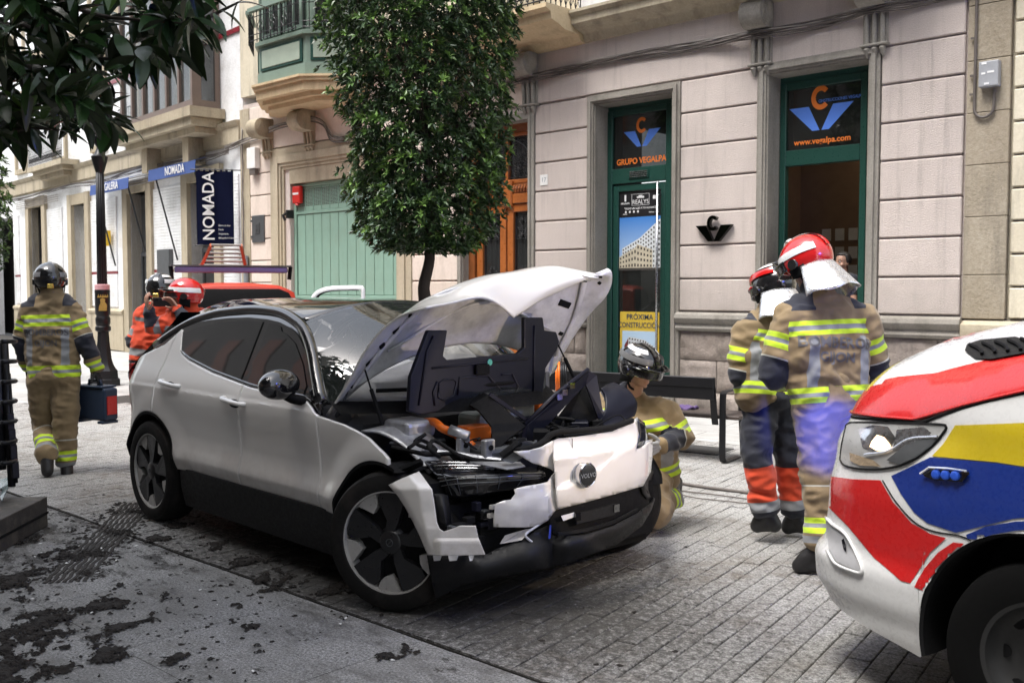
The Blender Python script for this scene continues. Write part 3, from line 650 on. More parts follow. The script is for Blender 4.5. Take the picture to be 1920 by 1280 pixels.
mi = MB(); mi.box((-8.8, Y0 + 1.6, 0), (-7.0, Y0 + 1.65, 4.2)); mi.box((-9.4, Y0 + .51, 0), (-9.35, Y0 + 1.65, 4.2)); mi.box((-9.4, Y0 + .5, 4.15), (-4.0, Y0 + 3.6, 4.2)); mi.box((-9.4, Y0 + .5, .1), (-4.0, Y0 + 3.6, .115)); mi.build('inner_room', DARKIN, T)
sd.scale = (1.0262, 1, 1.0262); sd.location = (0, .14, -.042)
# ---- open door right
od = thing('open_doorway', 'tall dark green door frame standing open under a large logo transom', 'door')
f_ = MB()
for a, b, z0, z1 in ((-6.06, -5.98, .12, 4.14), (-5.03, -4.95, .12, 4.14), (-5.98, -5.03, 4.05, 4.14), (-5.98, -5.03, 3.12, 3.31)): f_.box((a, sy - .04, z0), (b, sy + .06, z1), ch=.006)
f_.build('door_frame', GREEND, od)
tg = MB().box((-5.98, sy + .0, 3.31), (-5.03, sy + .01, 4.05)).build('transom_glass', SHOPG, od)
logo(od, -5.54, 3.69, .82, sy - .004)
text('www.vegalpa.com', .1, Mf(-5.52, sy - .004, 3.4), ORANGEL, od, bold=.002); text('ONSTRUCCIONES VEGALPA', .052, Mf(-5.29, sy - .006, 3.87), BLUEL, od, sx=.85)
od.scale = (1.0262, 1, 1.0262); od.location = (0, .14, -.042)
MB().box((-6.22, Y0 - .05, 0), (-4.95, Y0 + .5, .119)).build('door_step', FRAME, T)
wi = MB(); wi.box((-6.9, Y0 + 2.2, 0), (-4.1, Y0 + 2.25, 4.15)); wi.box((-4.1, Y0 + .51, 0), (-4.05, Y0 + 2.2, 4.15)); wi.build('room_wall', WARMIN, T)
wi = MB(); wi.box((-6.95, Y0 + .51, 0), (-6.9, Y0 + 2.2, 4.15)); wi.build('room_side', WARMIN, T)
nb = thing('notice_board', 'grid of pale sheets on the office wall inside the open doorway', 'notice board')
for i in range(3):
    for j in range(4): (MB().box((-6.55 + i * .2, Y0 + 2.18, 2.3 - j * .26), (-6.42 + i * .2, Y0 + 2.195, 2.47 - j * .26)).build('pinned_sheet', WHITP, nb))
wl = MB().lathe([(.05, 0), (.06, .06), (.02, .16), (.0, .16)], 12, (-5.02, Y0 + 2.1, 2.62)).box((-5.04, Y0 + 2.1, 2.6), (-5.0, Y0 + 2.199, 2.66)); tag(wl.build('wall_lamp', IRON), 'dark bell-shaped wall lamp on the warm wall inside the doorway', 'lamp')
ll = bpy.data.lights.new('room_light', 'AREA'); ll.energy = 2.5; ll.size = .6; ll.color = (1, .72, .42); lo = bpy.data.objects.new('room_fill', ll); link(lo); lo.location = (-5.2, Y0 + 1.5, 4.1)  # added warm fill that brightens the room, no fitting modelled
# metal sign on wall
sg = thing('wall_emblem', 'polished metal letter C over a split V mounted on the pink wall between doors', 'sign', (-6.96, Y0 - .03, 2.3))
DKMET = M_('dark_polished_metal', (.08, .08, .075), .15, 1)
for s_ in (-1, 1): MB().prism([(s_ * .27, .14), (s_ * .11, .14), (s_ * .006, -.07), (s_ * .08, -.07)], .06, basis((0, -.005, 0), (1, 0, 0), (0, 0, 1))).build('wing', DKMET, sg)
pts = [(.085 * math.cos(R(42) + k / 20 * R(276)), .165 + .1 * math.sin(R(42) + k / 20 * R(276))) for k in range(21)] + [(.045 * math.cos(R(42) + k / 20 * R(276)), .165 + .055 * math.sin(R(42) + k / 20 * R(276))) for k in range(20, -1, -1)]
MB().prism(pts, .06, basis((0, -.03, 0), (1, 0, 0), (0, 0, 1))).build('letter', DKMET, sg)
np_ = thing('house_number', 'small white enamel plate with the house number 17 on the pink wall', 'number plate', (-9.945, Y0 - .031, 3.25))
MB().box((-.075, -.008, -.08), (.075, 0, .08), ch=.003).build('plate', WHITEP, np_); text('17', .1, Mf(0, -.0095, 0), M_('pale_grey_print', (.3, .32, .35), .5), np_)
# mouldings, corbels, balconies
m_ = MB(); cornice(m_, -9.15, 2, [(.0, 5.14), (.06, 5.16), (.1, 5.25), (.12, 5.27), (.3, 5.32), (.36, 5.36), (.36, 5.46), (.42, 5.5), (.42, 5.54), (.0, 5.56)]); m_.build('cornice', SANDST, T, smooth=35)
m_ = MB(); cornice(m_, -12.2, -9.16, [(.0, 5.14), (.12, 5.16), (.2, 5.25), (.5, 5.27), (.62, 5.32), (.78, 5.36), (.8, 5.46), (.9, 5.5), (.9, 5.56), (.0, 5.58)]); m_.build('balcony_slab', OCHRE, T, smooth=35)
m_ = MB(); cornice(m_, -6.6, -4.2, [(.0, 5.16), (.12, 5.18), (.2, 5.27), (.4, 5.29), (.5, 5.33), (.6, 5.37), (.62, 5.47), (.7, 5.5), (.7, 5.57), (.0, 5.59)]); m_.build('balcony_slab', SANDST, T, smooth=35)
for x in (-10.22, -11.95): corbel(T, x, 5.16, FRAME if x > -11 else SANDST)
for x in (-6.32, -4.86): corbel(T, x, 5.18, FRAME)
for x in (-17.25, -15.85): corbel(T, x, 4.98, SANDST, 1.1, .5, .62)
def railing(parent, x0, x1, y, z, h=.95, n=None, lattice=True):
    m_ = MB(); m_.tube([(x0, y, z + h), (x1, y, z + h)], .018, 6); m_.tube([(x0, y, z + .06), (x1, y, z + .06)], .012, 6); m_.tube([(x0, y, z + .3), (x1, y, z + .3)], .01, 5)
    n = int((x1 - x0) / .11)
    for k in range(n + 1): x = x0 + (x1 - x0) * k / n; m_.tube([(x, y, z), (x, y, z + h)], .009, 5)
    for k in range(n): 
        x = x0 + (x1 - x0) * k / n; d = (x1 - x0) / n; m_.tube([(x, y, z + .06), (x + d, y, z + .3)], .006, 4); m_.tube([(x + d, y, z + .06), (x, y, z + .3)], .006, 4)
    return m_
m_ = railing(T, -12.1, -9.22, Y0 - .84, 5.56); m_.add(*(lambda q: (q.v, q.f))(MB().tube([(-9.22, Y0 - .84, 6.5), (-9.22, Y0, 6.5)], .018, 6))); 
for k in range(8): y = Y0 - .84 + k * .11; m_.tube([(-9.22, y, 5.56), (-9.22, y, 6.5)], .009, 5); 
for k in range(7): y = Y0 - .84 + k * .11; m_.tube([(-9.22, y, 5.62), (-9.22, y + .11, 5.86)], .006, 4); m_.tube([(-9.22, y + .11, 5.62), (-9.22, y, 5.86)], .006, 4)
m_.build('balcony_railing', IRON, T)
# upper storeys
up = MB(); up.box((-18.3, Y0 + .0, 5.56), (4, Y0 + .6, 17)); up.build('upper_wall', WTILE if False else CREAM, T)
ws = MB(); ws.box((-9.3, Y0 - .02, 5.56), (2, Y0 - .001, 6.9)); ws.build('tiled_band', WTILE, T)
for k in range(6): MB().box((-9.3, Y0 - .0235, 5.62 + k * .17), (-8.35, Y0 - .0205, 5.628 + k * .17)).build('tile_joint', GREYM, T)
m_ = MB(); m_.box((-8.4, Y0 - .05, 5.56), (-8.1, Y0 - .021, 6.9)); m_.box((-8.6, Y0 - .06, 5.86), (-8.4, Y0 - .022, 5.95)); m_.build('pilaster', IRON, T)
for fl in range(3):
    z0 = 5.7 + fl * 3.6
    for xc in (-16.2, -13.3, -10.7, -7.2, -4.4, -1.6, 1.2):
        if fl == 0 and xc < -15: continue
        window_up(T, xc - .5, xc + .5, z0 + .2, z0 + 2.5, frame=WHITEP if fl else BROWNW)
        MB().box((xc - .85, Y0 - .4, z0 + .02), (xc + .85, Y0, z0 + .12)).build('balcony_slab', SANDST, T); m_ = railing(T, xc - .8, xc + .8, Y0 - .36, z0 + .12, .9); m_.build('balcony_railing', IRON, T)
    MB().box((-18.3, Y0 - .12, z0 + 3.1), (4, Y0, z0 + 3.3)).build('string_course', OCHRE, T)
# green bay window
bay = MB(); zb = 5.12
def bayshape(d, w0, w1): return [(-17.45 + .0, Y0), (-17.2 + w0, Y0 - d), (-14.4 - w1, Y0 - d), (-14.1, Y0)]
BX = [(-17.35, Y0), (-17.0, Y0 - .62), (-14.3, Y0 - .62), (-13.95, Y0)]
def bayring(mb, grow, z0, z1, m=0):
    c = [(-17.35 - grow, Y0 + .05), (-17.0 - grow * .6, Y0 - .62 - grow), (-14.3 + grow * .6, Y0 - .62 - grow), (-13.95 + grow, Y0 + .05)]
    mb.prism(c, z1 - z0, Matrix.Translation((0, 0, z0)), m)
def bayring(mb, grow, z0, z1, m=0, X0=-17.1, X1=-14.1, D=.85):
    c = [(X0 - grow, Y0 + .05), (X0 - grow, Y0 - D * .3), (X0 + .75, Y0 - D - grow), (X1 - .75, Y0 - D - grow), (X1 + grow, Y0 - D * .3), (X1 + grow, Y0 + .05)]
    mb.prism(c, z1 - z0, Matrix.Translation((0, 0, z0)), m)
ms = MB(); bayring(ms, -.22, 4.98, 5.06); bayring(ms, -.1, 5.06, 5.14); bayring(ms, .04, 5.14, 5.3); bayring(ms, .1, 5.3, 5.36); bayring(ms, .14, 5.36, 5.4); ms.build('bay_base', OCHRE, T, smooth=30)
bw_ = thing('bay_window', 'grey-green painted timber bay window with iron rails above the garage gate', 'bay window')
ms = MB(); bayring(ms, 0, 5.4, 5.62); bayring(ms, -.03, 5.62, 6.12); bayring(ms, .05, 6.12, 6.19); bayring(ms, -.12, 6.19, 8.6); bayring(ms, .08, 8.6, 8.8); ms.build('bay_body', BAYG, bw_)
def on_face(a, b, fn):
    """work on a bay face running from a to b (xy); fn gets matrix with X along face, Z up, -Y outwards"""
    ex = (Vector((b[0] - a[0], b[1] - a[1], 0))).normalized(); ez = Vector((0, 0, 1)); ey = ez.cross(ex)
    M = Matrix(((ex.x, ey.x, 0, a[0]), (ex.y, ey.y, 0, a[1]), (0, 0, 1, 0), (0, 0, 0, 1))); fn(M, math.hypot(b[0] - a[0], b[1] - a[1]))
BF = [((-17.1, Y0 - .255), (-16.35, Y0 - .85)), ((-16.35, Y0 - .85), (-14.85, Y0 - .85)), ((-14.85, Y0 - .85), (-14.1, Y0 - .255))]
BAYL = M_('lighter_bay_panel', (.3, .36, .29), .5)
def bayface(M, L):
    m_ = MB(); m_.box((.1, -.0, 5.66), (L - .1, .03, 6.06), M=M); q = m_.build('panel_recess', GREEND, bw_)
    m_ = MB(); m_.box((.15, -.012, 5.7), (L - .15, -.003, 6.02), M=M, ch=.006); m_.build('panel', BAYL, bw_)
    n = 1 if L < 1.2 else 2
    for i in range(n):
        a, b = .12 + i * (L - .12) / n, (i + 1) * (L - .12) / n
        m_ = MB(); m_.box((a, .06, 6.25), (b, .085, 8.5), M=M); w_ = m_.build('window', WGLASS, bw_)
        m_ = MB(); t_ = .07; mid = (a + b) / 2
        for q in ((a, a + t_, 6.25, 8.5), (b - t_, b, 6.25, 8.5), (mid - .03, mid + .03, 6.32, 8.43), (a + t_, mid - .03, 6.25, 6.32), (mid + .03, b - t_, 6.25, 6.32), (a + t_, mid - .03, 6.9, 6.96), (mid + .03, b - t_, 6.9, 6.96), (a + t_, b - t_, 8.43, 8.5)): m_.box((q[0], .02, q[2]), (q[1], .06, q[3]), M=M)
        m_.build('frame', BAYG, w_)
    m_ = MB(); y = -.16; m_.box((.0, y - .05, 6.72), (L, y + .05, 6.79), M=M); m_.build('rail_top', BAYG, bw_)
    m_ = MB()
    for k in range(int(L / .11) + 1): x = .02 + k * .11; m_.tube([M @ Vector((x, y, 6.16)), M @ Vector((x, y, 6.72))], .009, 5)
    for zz in (6.2, 6.3, 6.62): m_.tube([M @ Vector((0, y, zz)), M @ Vector((L, y, zz))], .009, 5)
    for c in ((.5,) if L < 1.2 else (.25, .5, .75)):
        for r_, dz in ((.1, 6.42), (.06, 6.5), (.07, 6.36)): m_.tube([M @ Vector((c * L + r_ * math.cos(a), y - .01, dz + r_ * math.sin(a))) for a in [k * math.pi / 6 for k in range(12)]], .006, 4, closed=True)
    m_.build('iron_rail', IRON, bw_)
for a, b in BF: on_face(a, b, bayface)
# quoins and neighbour to the right
q = thing('stone_house', 'cream banded stone house with sandstone quoins at the right edge', 'house')
MB().box((-3.84, Y0 + .06, 0), (3.5, Y0 + .5, 5.4)).build('wall', CREAM, q)
for a, b in ((1.28, 1.76), (1.76, 2.39), (2.39, 2.95), (2.95, 3.51), (3.51, 4.07), (4.07, 4.66), (4.66, 5.3)): MB().box((-3.838, Y0 - .035, a + .003), (-3.4, Y0 + .05, b - .003), ch=.006).build('quoin_stone', QUOIN, q)
for k in range(10): MB().box((-3.37, Y0 - .01, 1.28 + k * .35 + .012), (3.4, Y0 + .05, 1.28 + (k + 1) * .35 - .012), ch=.012).build('wall_course', CREAM, q)
m_ = MB(); rough_block(m_, -3.85, -3.1, .24, 1.02, 71, pr=.1); rough_block(m_, -3.1, -2.0, .24, 1.02, 72, pr=.1); m_.build('base_stone', ASHLAR, q, smooth=50); m_ = MB(); rough_block(m_, -3.9, 3, -.02, .24, 73, pr=.16); m_.build('plinth_stone', ASHLAR, q, smooth=50)
m_ = MB(); rough_block(m_, -3.87, 1, 1.03, 1.27, 75, amp=.01, pr=.14); m_.build('base_moulding', SANDST, q, smooth=50)
# wall box with conduit
jb = thing('junction_box', 'grey plastic junction box with stickers on the sandstone quoins', 'junction box', (-3.59, Y0 - .036, 3.76))
GREYP = M_('grey_plastic', (.3, .31, .33), .5)
bevel(MB().box((-.1, -.1, 0), (.1, 0, .27)).build('housing', GREYP, jb), .01); [MB().box((-.07 + a, -.103, z), (-.07 + b, -.1005, z + .022)).build('sticker', WHITEL, jb) for a, b, z in ((0, .05, .235), (0, .04, .13), (.06, .13, .14), (.03, .08, .02))]
m_ = MB(); xk = -3.75; m_.tube([(xk, Y0 - .06, 5.6), (xk, Y0 - .06, 3.6)] + [(xk + .1 + .1 * math.cos(a), Y0 - .06, 3.55 - .1 * math.sin(a)) for a in [math.pi * (1 - k / 8) for k in range(9)]] + [(xk + .2, Y0 - .06, 3.75)], .016, 8); [m_.box((xk - .05, Y0 - .07, z), (xk, Y0 - .05, z + .02)) for z in (4.3, 3.9, 3.7)]; tag(m_.build('conduit', CABLEM, smooth=40), 'black cable conduit looping down to the grey wall box', 'conduit')
# cable bundle along facade
def cables(name, pts, n, label, seed, m=CABLEM, m2=CABLEL, spread=.05, r=.009):
    rg = random.Random(seed); t_ = thing(name, label, 'cables', pts[0]); t_.location = (0, 0, 0)
    for k in range(n):
        oy, oz = rg.uniform(-.02, .02), rg.uniform(-spread, spread); ph = rg.uniform(0, 6); P_ = []
        for i, q in enumerate(spline(pts, len(pts) * 5)):
            P_.append(q + Vector((0, -abs(oy) - .01 * math.sin(ph + i * .8), oz + .018 * math.sin(ph + i * .55) )))
        MB().tube(P_, r * rg.uniform(.6, 1.3), 6).build('cable', m if rg.random() < .55 else m2, t_, smooth=True)
cables('cable_bundle', [(x, Y0 - .06 - (.08 if abs(x + 10.2) < .3 or abs(x + 6.3) < .3 or abs(x + 4.86) < .3 else 0), 4.8 + .03 * math.sin(x * 1.3)) for x in (-12.5, -11.6, -10.9, -10.25, -9.5, -8.3, -7.2, -6.35, -5.5, -4.86, -4.2, -3, -1)], 11, 'bundle of grey cables strung along the pink facade under the cornice', 1)
cables('cable_bundle', [(x, Y0 - .07 - (.1 if abs(x + 17.25) < .3 or abs(x + 15.85) < .3 else 0), z) for x, z in ((-18.8, 4.55), (-18.2, 4.62), (-17.6, 4.66), (-17.2, 4.72), (-16.5, 4.8), (-15.85, 4.83), (-15.4, 4.7), (-15.1, 4.4), (-14.6, 4.3))], 10, 'drooping cable bundle on the cream wall below the green bay', 2)
cables('cable_bundle', [(-18.15, Y0 - .06, z) for z in (4.9, 4.4, 3.8, 3, 2, 1, .3)], 6, 'cables running down the joint between white and cream houses', 3, spread=.0)
jx = thing('junction_box', 'white plastic junction box hanging in the cables left of the garage', 'junction box', (-17.7, Y0 - .04, 4.05))
bevel(MB().box((-.16, -.12, 0), (.14, 0, .42)).build('housing', WHITEP, jx), .012); MB().box((-.1, -.1, -.12), (.1, -.02, -.001)).build('glands', CABLEM, jx)
MB().box((-18.3, Y0 - .03, 0), (-17.96, Y0 + .02, 5.3)).build('corner_strip', SANDST, T)
tag(MB().tube([(-18.05, Y0 - .09, .1), (-18.05, Y0 - .09, 2.3)], .05, 10).build('drain_pipe', M_('grey_pipe', (.2, .22, .24), .5), smooth=40), 'grey drain pipe on the joint between the two houses', 'pipe')
yl = MB().box((-12.9, Y0 - .035, 2.3), (-12.4, Y0 - .031, 2.5)); tag(yl.build('notice', M_('yellow_card', (.7, .62, .04), .6)), 'yellow notice on the pale wall right of the garage, half hidden by the tree', 'notice')
# pots on the cornice
for x, m, r_, lab in ((-8.0, IRON, .2, 'black plant pot on the cornice ledge above the shop door'), (-7.45, WHITEP, .22, 'white plant pot on the cornice ledge beside the black one')):
    p_ = thing('plant_pot', lab, 'plant pot', (x, Y0 - .24, 5.56), group=None); MB().lathe([(r_ * .7, 0), (r_, .35), (r_ * 1.05, .36), (r_ * 1.05, .4), (r_ * .9, .4), (r_ * .85, .35), (0, .35)], 18).build('pot', m, p_, smooth=40); MB().lathe([(r_ * .9, 0), (r_ * 1.0, .03), (0, .03)], 18).build('saucer', m, p_)
# ---- the white tiled house, turned a little
A_ = R(-5.4); LM = Matrix.Translation((-18.3, Y0, 0)) @ Matrix.Rotation(A_, 4, 'Z') @ Matrix.Translation((0, -Y0, 0))
W = thing('tiled_house', 'white tiled town house with sandstone trim, brown bay window and blue shop awnings', 'house')
def WB(boxes, name, mat_, parent=W, **k):
    if len(boxes) > 1:
        for q_ in boxes: o_ = WB([q_], name, mat_, parent, **k)
        return o_
    m_ = MB(); [m_.box(a, b, M=LM, ch=k.get('ch', 0)) for a, b in boxes]; return m_.build(name, mat_, parent, smooth=k.get('smooth', False))
wall = MB(); ops = sorted([(-18, -15.65 + .01, 0)]); 
OPN = [(-2.56, -1.2, 4.0), (-6.17, -4.95, 4.02), (-10.4, -9.3, 4.0), (-14.4, -13.1, 4.15), (-19.5, -16.4, 4.0)]
xs = .05
for a, b, zt in OPN:
    wall.box((b, Y0 + .02, 0), (xs, Y0 + .5, 5.0), M=LM); wall.box((a, Y0 + .02, zt), (b, Y0 + .5, 5.0), M=LM); xs = a
wall.box((-50, Y0 + .02, 0), (xs, Y0 + .5, 5.0), M=LM); wall.box((-50, Y0 + .02, 5.0), (.05, Y0 + .5, 17), M=LM); wall.build('wall', WTILE, W)
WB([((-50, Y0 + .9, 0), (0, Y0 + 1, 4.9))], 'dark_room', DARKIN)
# tile rows with real joints on the ground floor piers
tl = {}
for a, b in ((-4.65, -2.75), (-9.1, -7.1), (-12.9, -11.4), (-16.2, -15.7), (-.95, -.15)):
    zc = 1.15
    while zc < 4.0:
        red = 1.98 < zc < 2.06; key = (round(b - a, 2), red)
        if key not in tl: tl[key] = MB().box((0, -.012, .002), (b - a, .019, .068 if not red else .066), ch=.003).mesh('tile_row', REDT if red else WTILE)
        o = bpy.data.objects.new('tile_row', tl[key]); link(o, W); o.matrix_world = LM @ Matrix.Translation((a, Y0, zc)); zc += .072
for a, b, zt in OPN[:4]:
    w = .32
    WB([((a - w, Y0 - .08, 0), (a, Y0 + .45, zt + .3)), ((b, Y0 - .08, 0), (b + w, Y0 + .45, zt + .3)), ((a, Y0 - .075, zt), (b, Y0 + .45, zt + .29))], 'door_surround', SANDST)
    if b > -9: WB([((a, Y0 + .3, .1), (b, Y0 + .32, zt))], 'door_glass', WGLASS); WB([((a, Y0 + .27, 2.45), (b, Y0 + .295, 2.55)), ((a, Y0 + .27, .1), (a + .07, Y0 + .295, 2.45)), ((b - .07, Y0 + .27, .1), (b, Y0 + .295, 2.45))], 'door_frame', GREYM)
WB([((-10.4, Y0 + .3, 0), (-9.3, Y0 + .34, 4))], 'blocked_doorway', SANDST); WB([((-14.4, Y0 + .25, 1.05), (-13.1, Y0 + .27, 4.15))], 'window_pane', WGLASS); WB([((-14.4, Y0 + .22, 2.4), (-13.1, Y0 + .245, 2.5)), ((-14.4, Y0 + .22, 1.1), (-14.3, Y0 + .245, 4.1))], 'window_frame', IRON)
for a, b in ((-4.63, -2.88), (-9.0, -6.5), (-12.8, -10.72), (-16.1, -14.72)): m_ = MB(); cornice(m_, a, b, [(.02, .0), (.1, .02), (.1, .95), (.13, .98), (.14, 1.04), (.1, 1.08), (.02, 1.1)], M=LM); m_.build('base_course', SANDST, W, smooth=30)
m_ = MB(); cornice(m_, -30, 0, [(.0, 4.62), (.06, 4.66), (.06, 4.98), (.1, 5.02), (.14, 5.1), (.0, 5.12)], M=LM); m_.build('floor_band', SANDST, W)
WB([((-12.9, Y0 - .5, 5.1), (-9.8, Y0, 5.24)), ((-12.7, Y0 - .4, 4.98), (-10, Y0, 5.09)), ((-12.4, Y0 - .28, 4.85), (-10.3, Y0, 4.97))], 'balcony_slab', SANDST)
r_ = railing(W, -12.85, -9.85, Y0 - .46, 5.24, .9); r_.v = [tuple(LM @ Vector(q)) for q in r_.v]; r_.build('balcony_railing', IRON, W)
for xc in (-5.9, -8.2, -11.4, -15.2, -19):
    for z0 in (5.35, 9.0, 12.6):
        window_up(W, xc - .45, xc + .45, z0 + .1, z0 + 2.4, M=LM)
r_ = railing(W, -6.5, -5.3, Y0 - .12, 5.25, .9); r_.v = [tuple(LM @ Vector(q)) for q in r_.v]; r_.build('balcony_railing', IRON, W)
WB([((-30, Y0 - .1, 8.55), (0, Y0 + .01, 8.8))], 'string_course', SANDST); WB([((-9.9 + i * 0, Y0 - .014, 6.93), (0, Y0 + .015, 7.03)) for i in range(1)], 'red_stripe', REDT)
# stone bracket blocks and brown glazed bay
WB([((-5.25, Y0 - .78, 5.22), (-.72, Y0, 5.42)), ((-5.1, Y0 - .7, 5.05), (-.85, Y0, 5.21)), ((-4.9, Y0 - .55, 4.92), (-1.0, Y0, 5.04))], 'bay_base', SANDST)
WB([((x, Y0 - .4, 4.35), (x + .3, Y0, 4.91)) for x in (-4.3, -2.0)], 'bracket', SANDST)
by = thing('bay_window', 'brown framed glazed bay window with pale curtains on the white tiled house', 'bay window')
WB([((-5.0, Y0 - .62, 5.43), (-.95, Y0, 5.6)), ((-5.0, Y0 - .62, 6.95), (-.95, Y0, 7.12)), ((-5.05, Y0 - .66, 9.3), (-.9, Y0, 9.5))], 'rail', BROWNW, by)
for i in range(7): x = -5.0 + i * .66; WB([((x, Y0 - .625, 5.6), (x + .09, Y0 - .5, 9.3))], 'mullion', BROWNW, by)
WB([((-1.04, Y0 - .5, 5.6), (-.95, Y0 - .42, 9.3)), ((-1.04, Y0 - .1, 5.6), (-.95, Y0, 9.3))], 'mullion', BROWNW, by)
WB([((-4.95, Y0 - .57, 5.6), (-1.0, Y0 - .56, 9.3)), ((-1.0, Y0 - .56, 5.6), (-.99, Y0, 9.3))], 'glazing', m_glass('bay_glass', (.05, .06, .06), .03, .35), by)
m_ = MB(); 
for a, b in ((-4.85, -4.55), (-3.6, -3.3), (-2.35, -1.9), (-1.6, -1.1)): m_.grid(lambda u, v, a=a, b=b: LM @ Vector((a + (b - a) * u, Y0 - .4 + .03 * math.sin(u * 25), 5.6 + 3.7 * v)), 16, 2)
m_.build('curtain', CURT, by, smooth=True)
# cables on the white house
def lmp(x, y, z): return tuple(LM @ Vector((x, y, z)))
cables('cable_bundle', [lmp(x, Y0 - .13, 4.5 + .05 * math.sin(x)) for x in (-16, -14, -12, -10, -8, -6, -4.5, -3, -1.5, -.3)], 8, 'black cable ladder and cables strung across the white tiled house', 4, m2=CABLEM)
for zz in (4.28, 4.33, 4.38): pass
for a, b, lab in ((-7.6, -2.9, 'pale parallel conduits on the white tiles behind the gallery awning'), (-15.6, -11.4, 'pale parallel conduits on the white tiles left of the lamp post')):
    t_ = thing('conduit', lab, 'conduit')
    for zz in (4.2, 4.26, 4.32, 4.38): MB().tube([lmp(a, Y0 - .1, zz), lmp(b, Y0 - .1, zz)], .012, 6).build('tube', CABLEL, t_)
# awnings and banner
AWN = M_('blue_awning_cloth', (.04, .08, .25), .8, var=.1); NAVYC = M_('navy_banner_cloth', (.003, .005, .022), .9, Specular_IOR_Level=.1)
def awning(x0, x1, z, body, label):
    t_ = thing('awning', label, 'awning'); t_.matrix_world = LM
    m_ = MB(); m_.add([(x0, Y0 - .05, z + .12), (x1, Y0 - .05, z + .12), (x1, Y0 - .42, z), (x0, Y0 - .42, z), (x1, Y0 - .44, z - .26), (x0, Y0 - .44, z - .26)], [(0, 1, 2, 3), (3, 2, 4, 5)]); solid(m_.build('cloth', AWN, t_), .01)
    text(body, .26, Mf((x0 + x1) / 2 + .25, Y0 - .455, z - .13), WHITEL, t_, bold=.004, sx=.9)
    m_ = MB(); m_.tube([(x0 + .35, Y0 - .4, z - .2), (x0 + .75, Y0 - .08, z - 2.1)], .02, 6); m_.tube([(x1 - .1, Y0 - .4, z - .2), (x1 + .1, Y0 - .08, z - 1.8)], .02, 6); m_.build('arm', IRON, t_)
awning(-7.75, -5.1, 4.32, 'GALERIA', 'rolled blue shop awning lettered GALERIA over the gallery door'); awning(-3.85, -1.3, 4.38, 'NOMADA', 'blue shop awning partly hidden behind the hanging navy banner')
bn = thing('hanging_banner', 'navy cloth banner lettered NOMADA hanging between two black poles', 'banner')
bp = [P(370, 318, 1, 9.9), P(436, 325, 1, 9.9), P(375, 458, 1, 9.9), P(437, 460, 1, 9.9)]
# the banner hangs square to the house, seen at a slant
b0 = LM @ Vector((-.62, Y0 - .15, 3.35)); bd = (P(405, 390, 1, b0.y) - b0)
bx = Vector((RT.x, RT.y, 0)).normalized(); bx = (bx + Vector((-.15, .1, 0))).normalized()
bc = EYE + (CF + RT * ((403.5 - 960) / FPX) + CU * ((640 - 390) / FPX)) * 20.5
bwid, bh = .74, 1.5
BMx = basis(bc, bx, (0, 0, 1))
MB().grid(lambda u, v: BMx @ Vector(((u - .5) * bwid, (v - .5) * bh, .02 * math.sin(u * 7 + v * 2))), 14, 10).build('cloth', NAVYC, bn, smooth=True)
m_ = MB(); m_.tube([BMx @ Vector((-.48, bh / 2 + .03, 0)), BMx @ Vector((.52, bh / 2 + .03, 0))], .014, 6); m_.tube([BMx @ Vector((-.42, -bh / 2 - .02, 0)), BMx @ Vector((.52, -bh / 2 - .02, 0))], .014, 6); m_.build('pole', IRON, bn)
m_ = MB(); [m_.box((-.34 + i * .11, bh / 2 - .01, -.004), (-.29 + i * .11, bh / 2 + .05, .004), M=BMx) for i in range(7)]; m_.build('loops', NAVYC, bn)
text('NOMADA', .33, BMx @ Matrix.Translation((-.12, .03, .035)) @ Matrix.Rotation(R(90), 4, 'Z'), WHITEL, bn, sx=.95, bold=.003)
for i, s_ in enumerate(('Galería de Arte', 'Diseño', 'Antigüedades', 'Bibliografía & Coleccionismo')): text(s_, .05, BMx @ Matrix.Translation((.06, -.36 - i * .085, .035)), WHITEL, bn, align='LEFT', sx=.75)
tag(WB([((-7.55, Y0 - .2, 2.75), (-7.3, Y0 - .08, 3.15))], 'wall_lantern', M_('yellow_lantern', (.8, .5, .02), .4), None), 'small yellow wall lantern left of the gallery awning', 'lantern')
tag(WB([((-4.2, Y0 - .12, 1.9), (-3.5, Y0 - .02, 2.55))], 'display_case', GREYM, None), 'grey metal display case on the white tiles beside the gallery door', 'display case')
tag(WB([((-8.3, Y0 - .025, 1.35), (-7.8, Y0 - .014, 1.8))], 'notice', WHITEP, None), 'white paper notice taped on the white tiles near the lamp post', 'notice')
rs = thing('shop_sign', 'white and red projecting shop sign at the left edge', 'sign'); rs.matrix_world = LM
MB().box((-17.4, Y0 - .9, 2.95), (-16.1, Y0 - .8, 3.75)).build('panel', WHITEP, rs); MB().box((-17.4, Y0 - .905, 2.95), (-16.1, Y0 - .902, 3.15)).build('red_strip', RED, rs); text('ALIMENTOS', .17, Mf(-16.5, Y0 - .91, 3.05), WHITEL, rs, bold=.003)
# houses opposite, behind the camera
op = thing('opposite_house', 'tall cream houses on the near side of the street, behind the viewer', 'house')
MB().box((-60, -7.5, 0), (14, -7, 19)).build('wall', M_('brown_render', (.2, .185, .17), .9), op)
for fl in range(4):
    for k in range(16):
        x = -44 + k * 3.4; z = .6 + fl * 3.2; m_ = MB().box((x, -7.01, z), (x + 1.2, -6.96, z + 2.2)); w_ = m_.build('window', BROWNW, op); MB().box((x + .1, -6.958, z + .1), (x + 1.1, -6.95, z + 2.1)).build('added_shutter', WOODD, w_)  # unseen dark shutters, added to keep bright reflections off the car windows
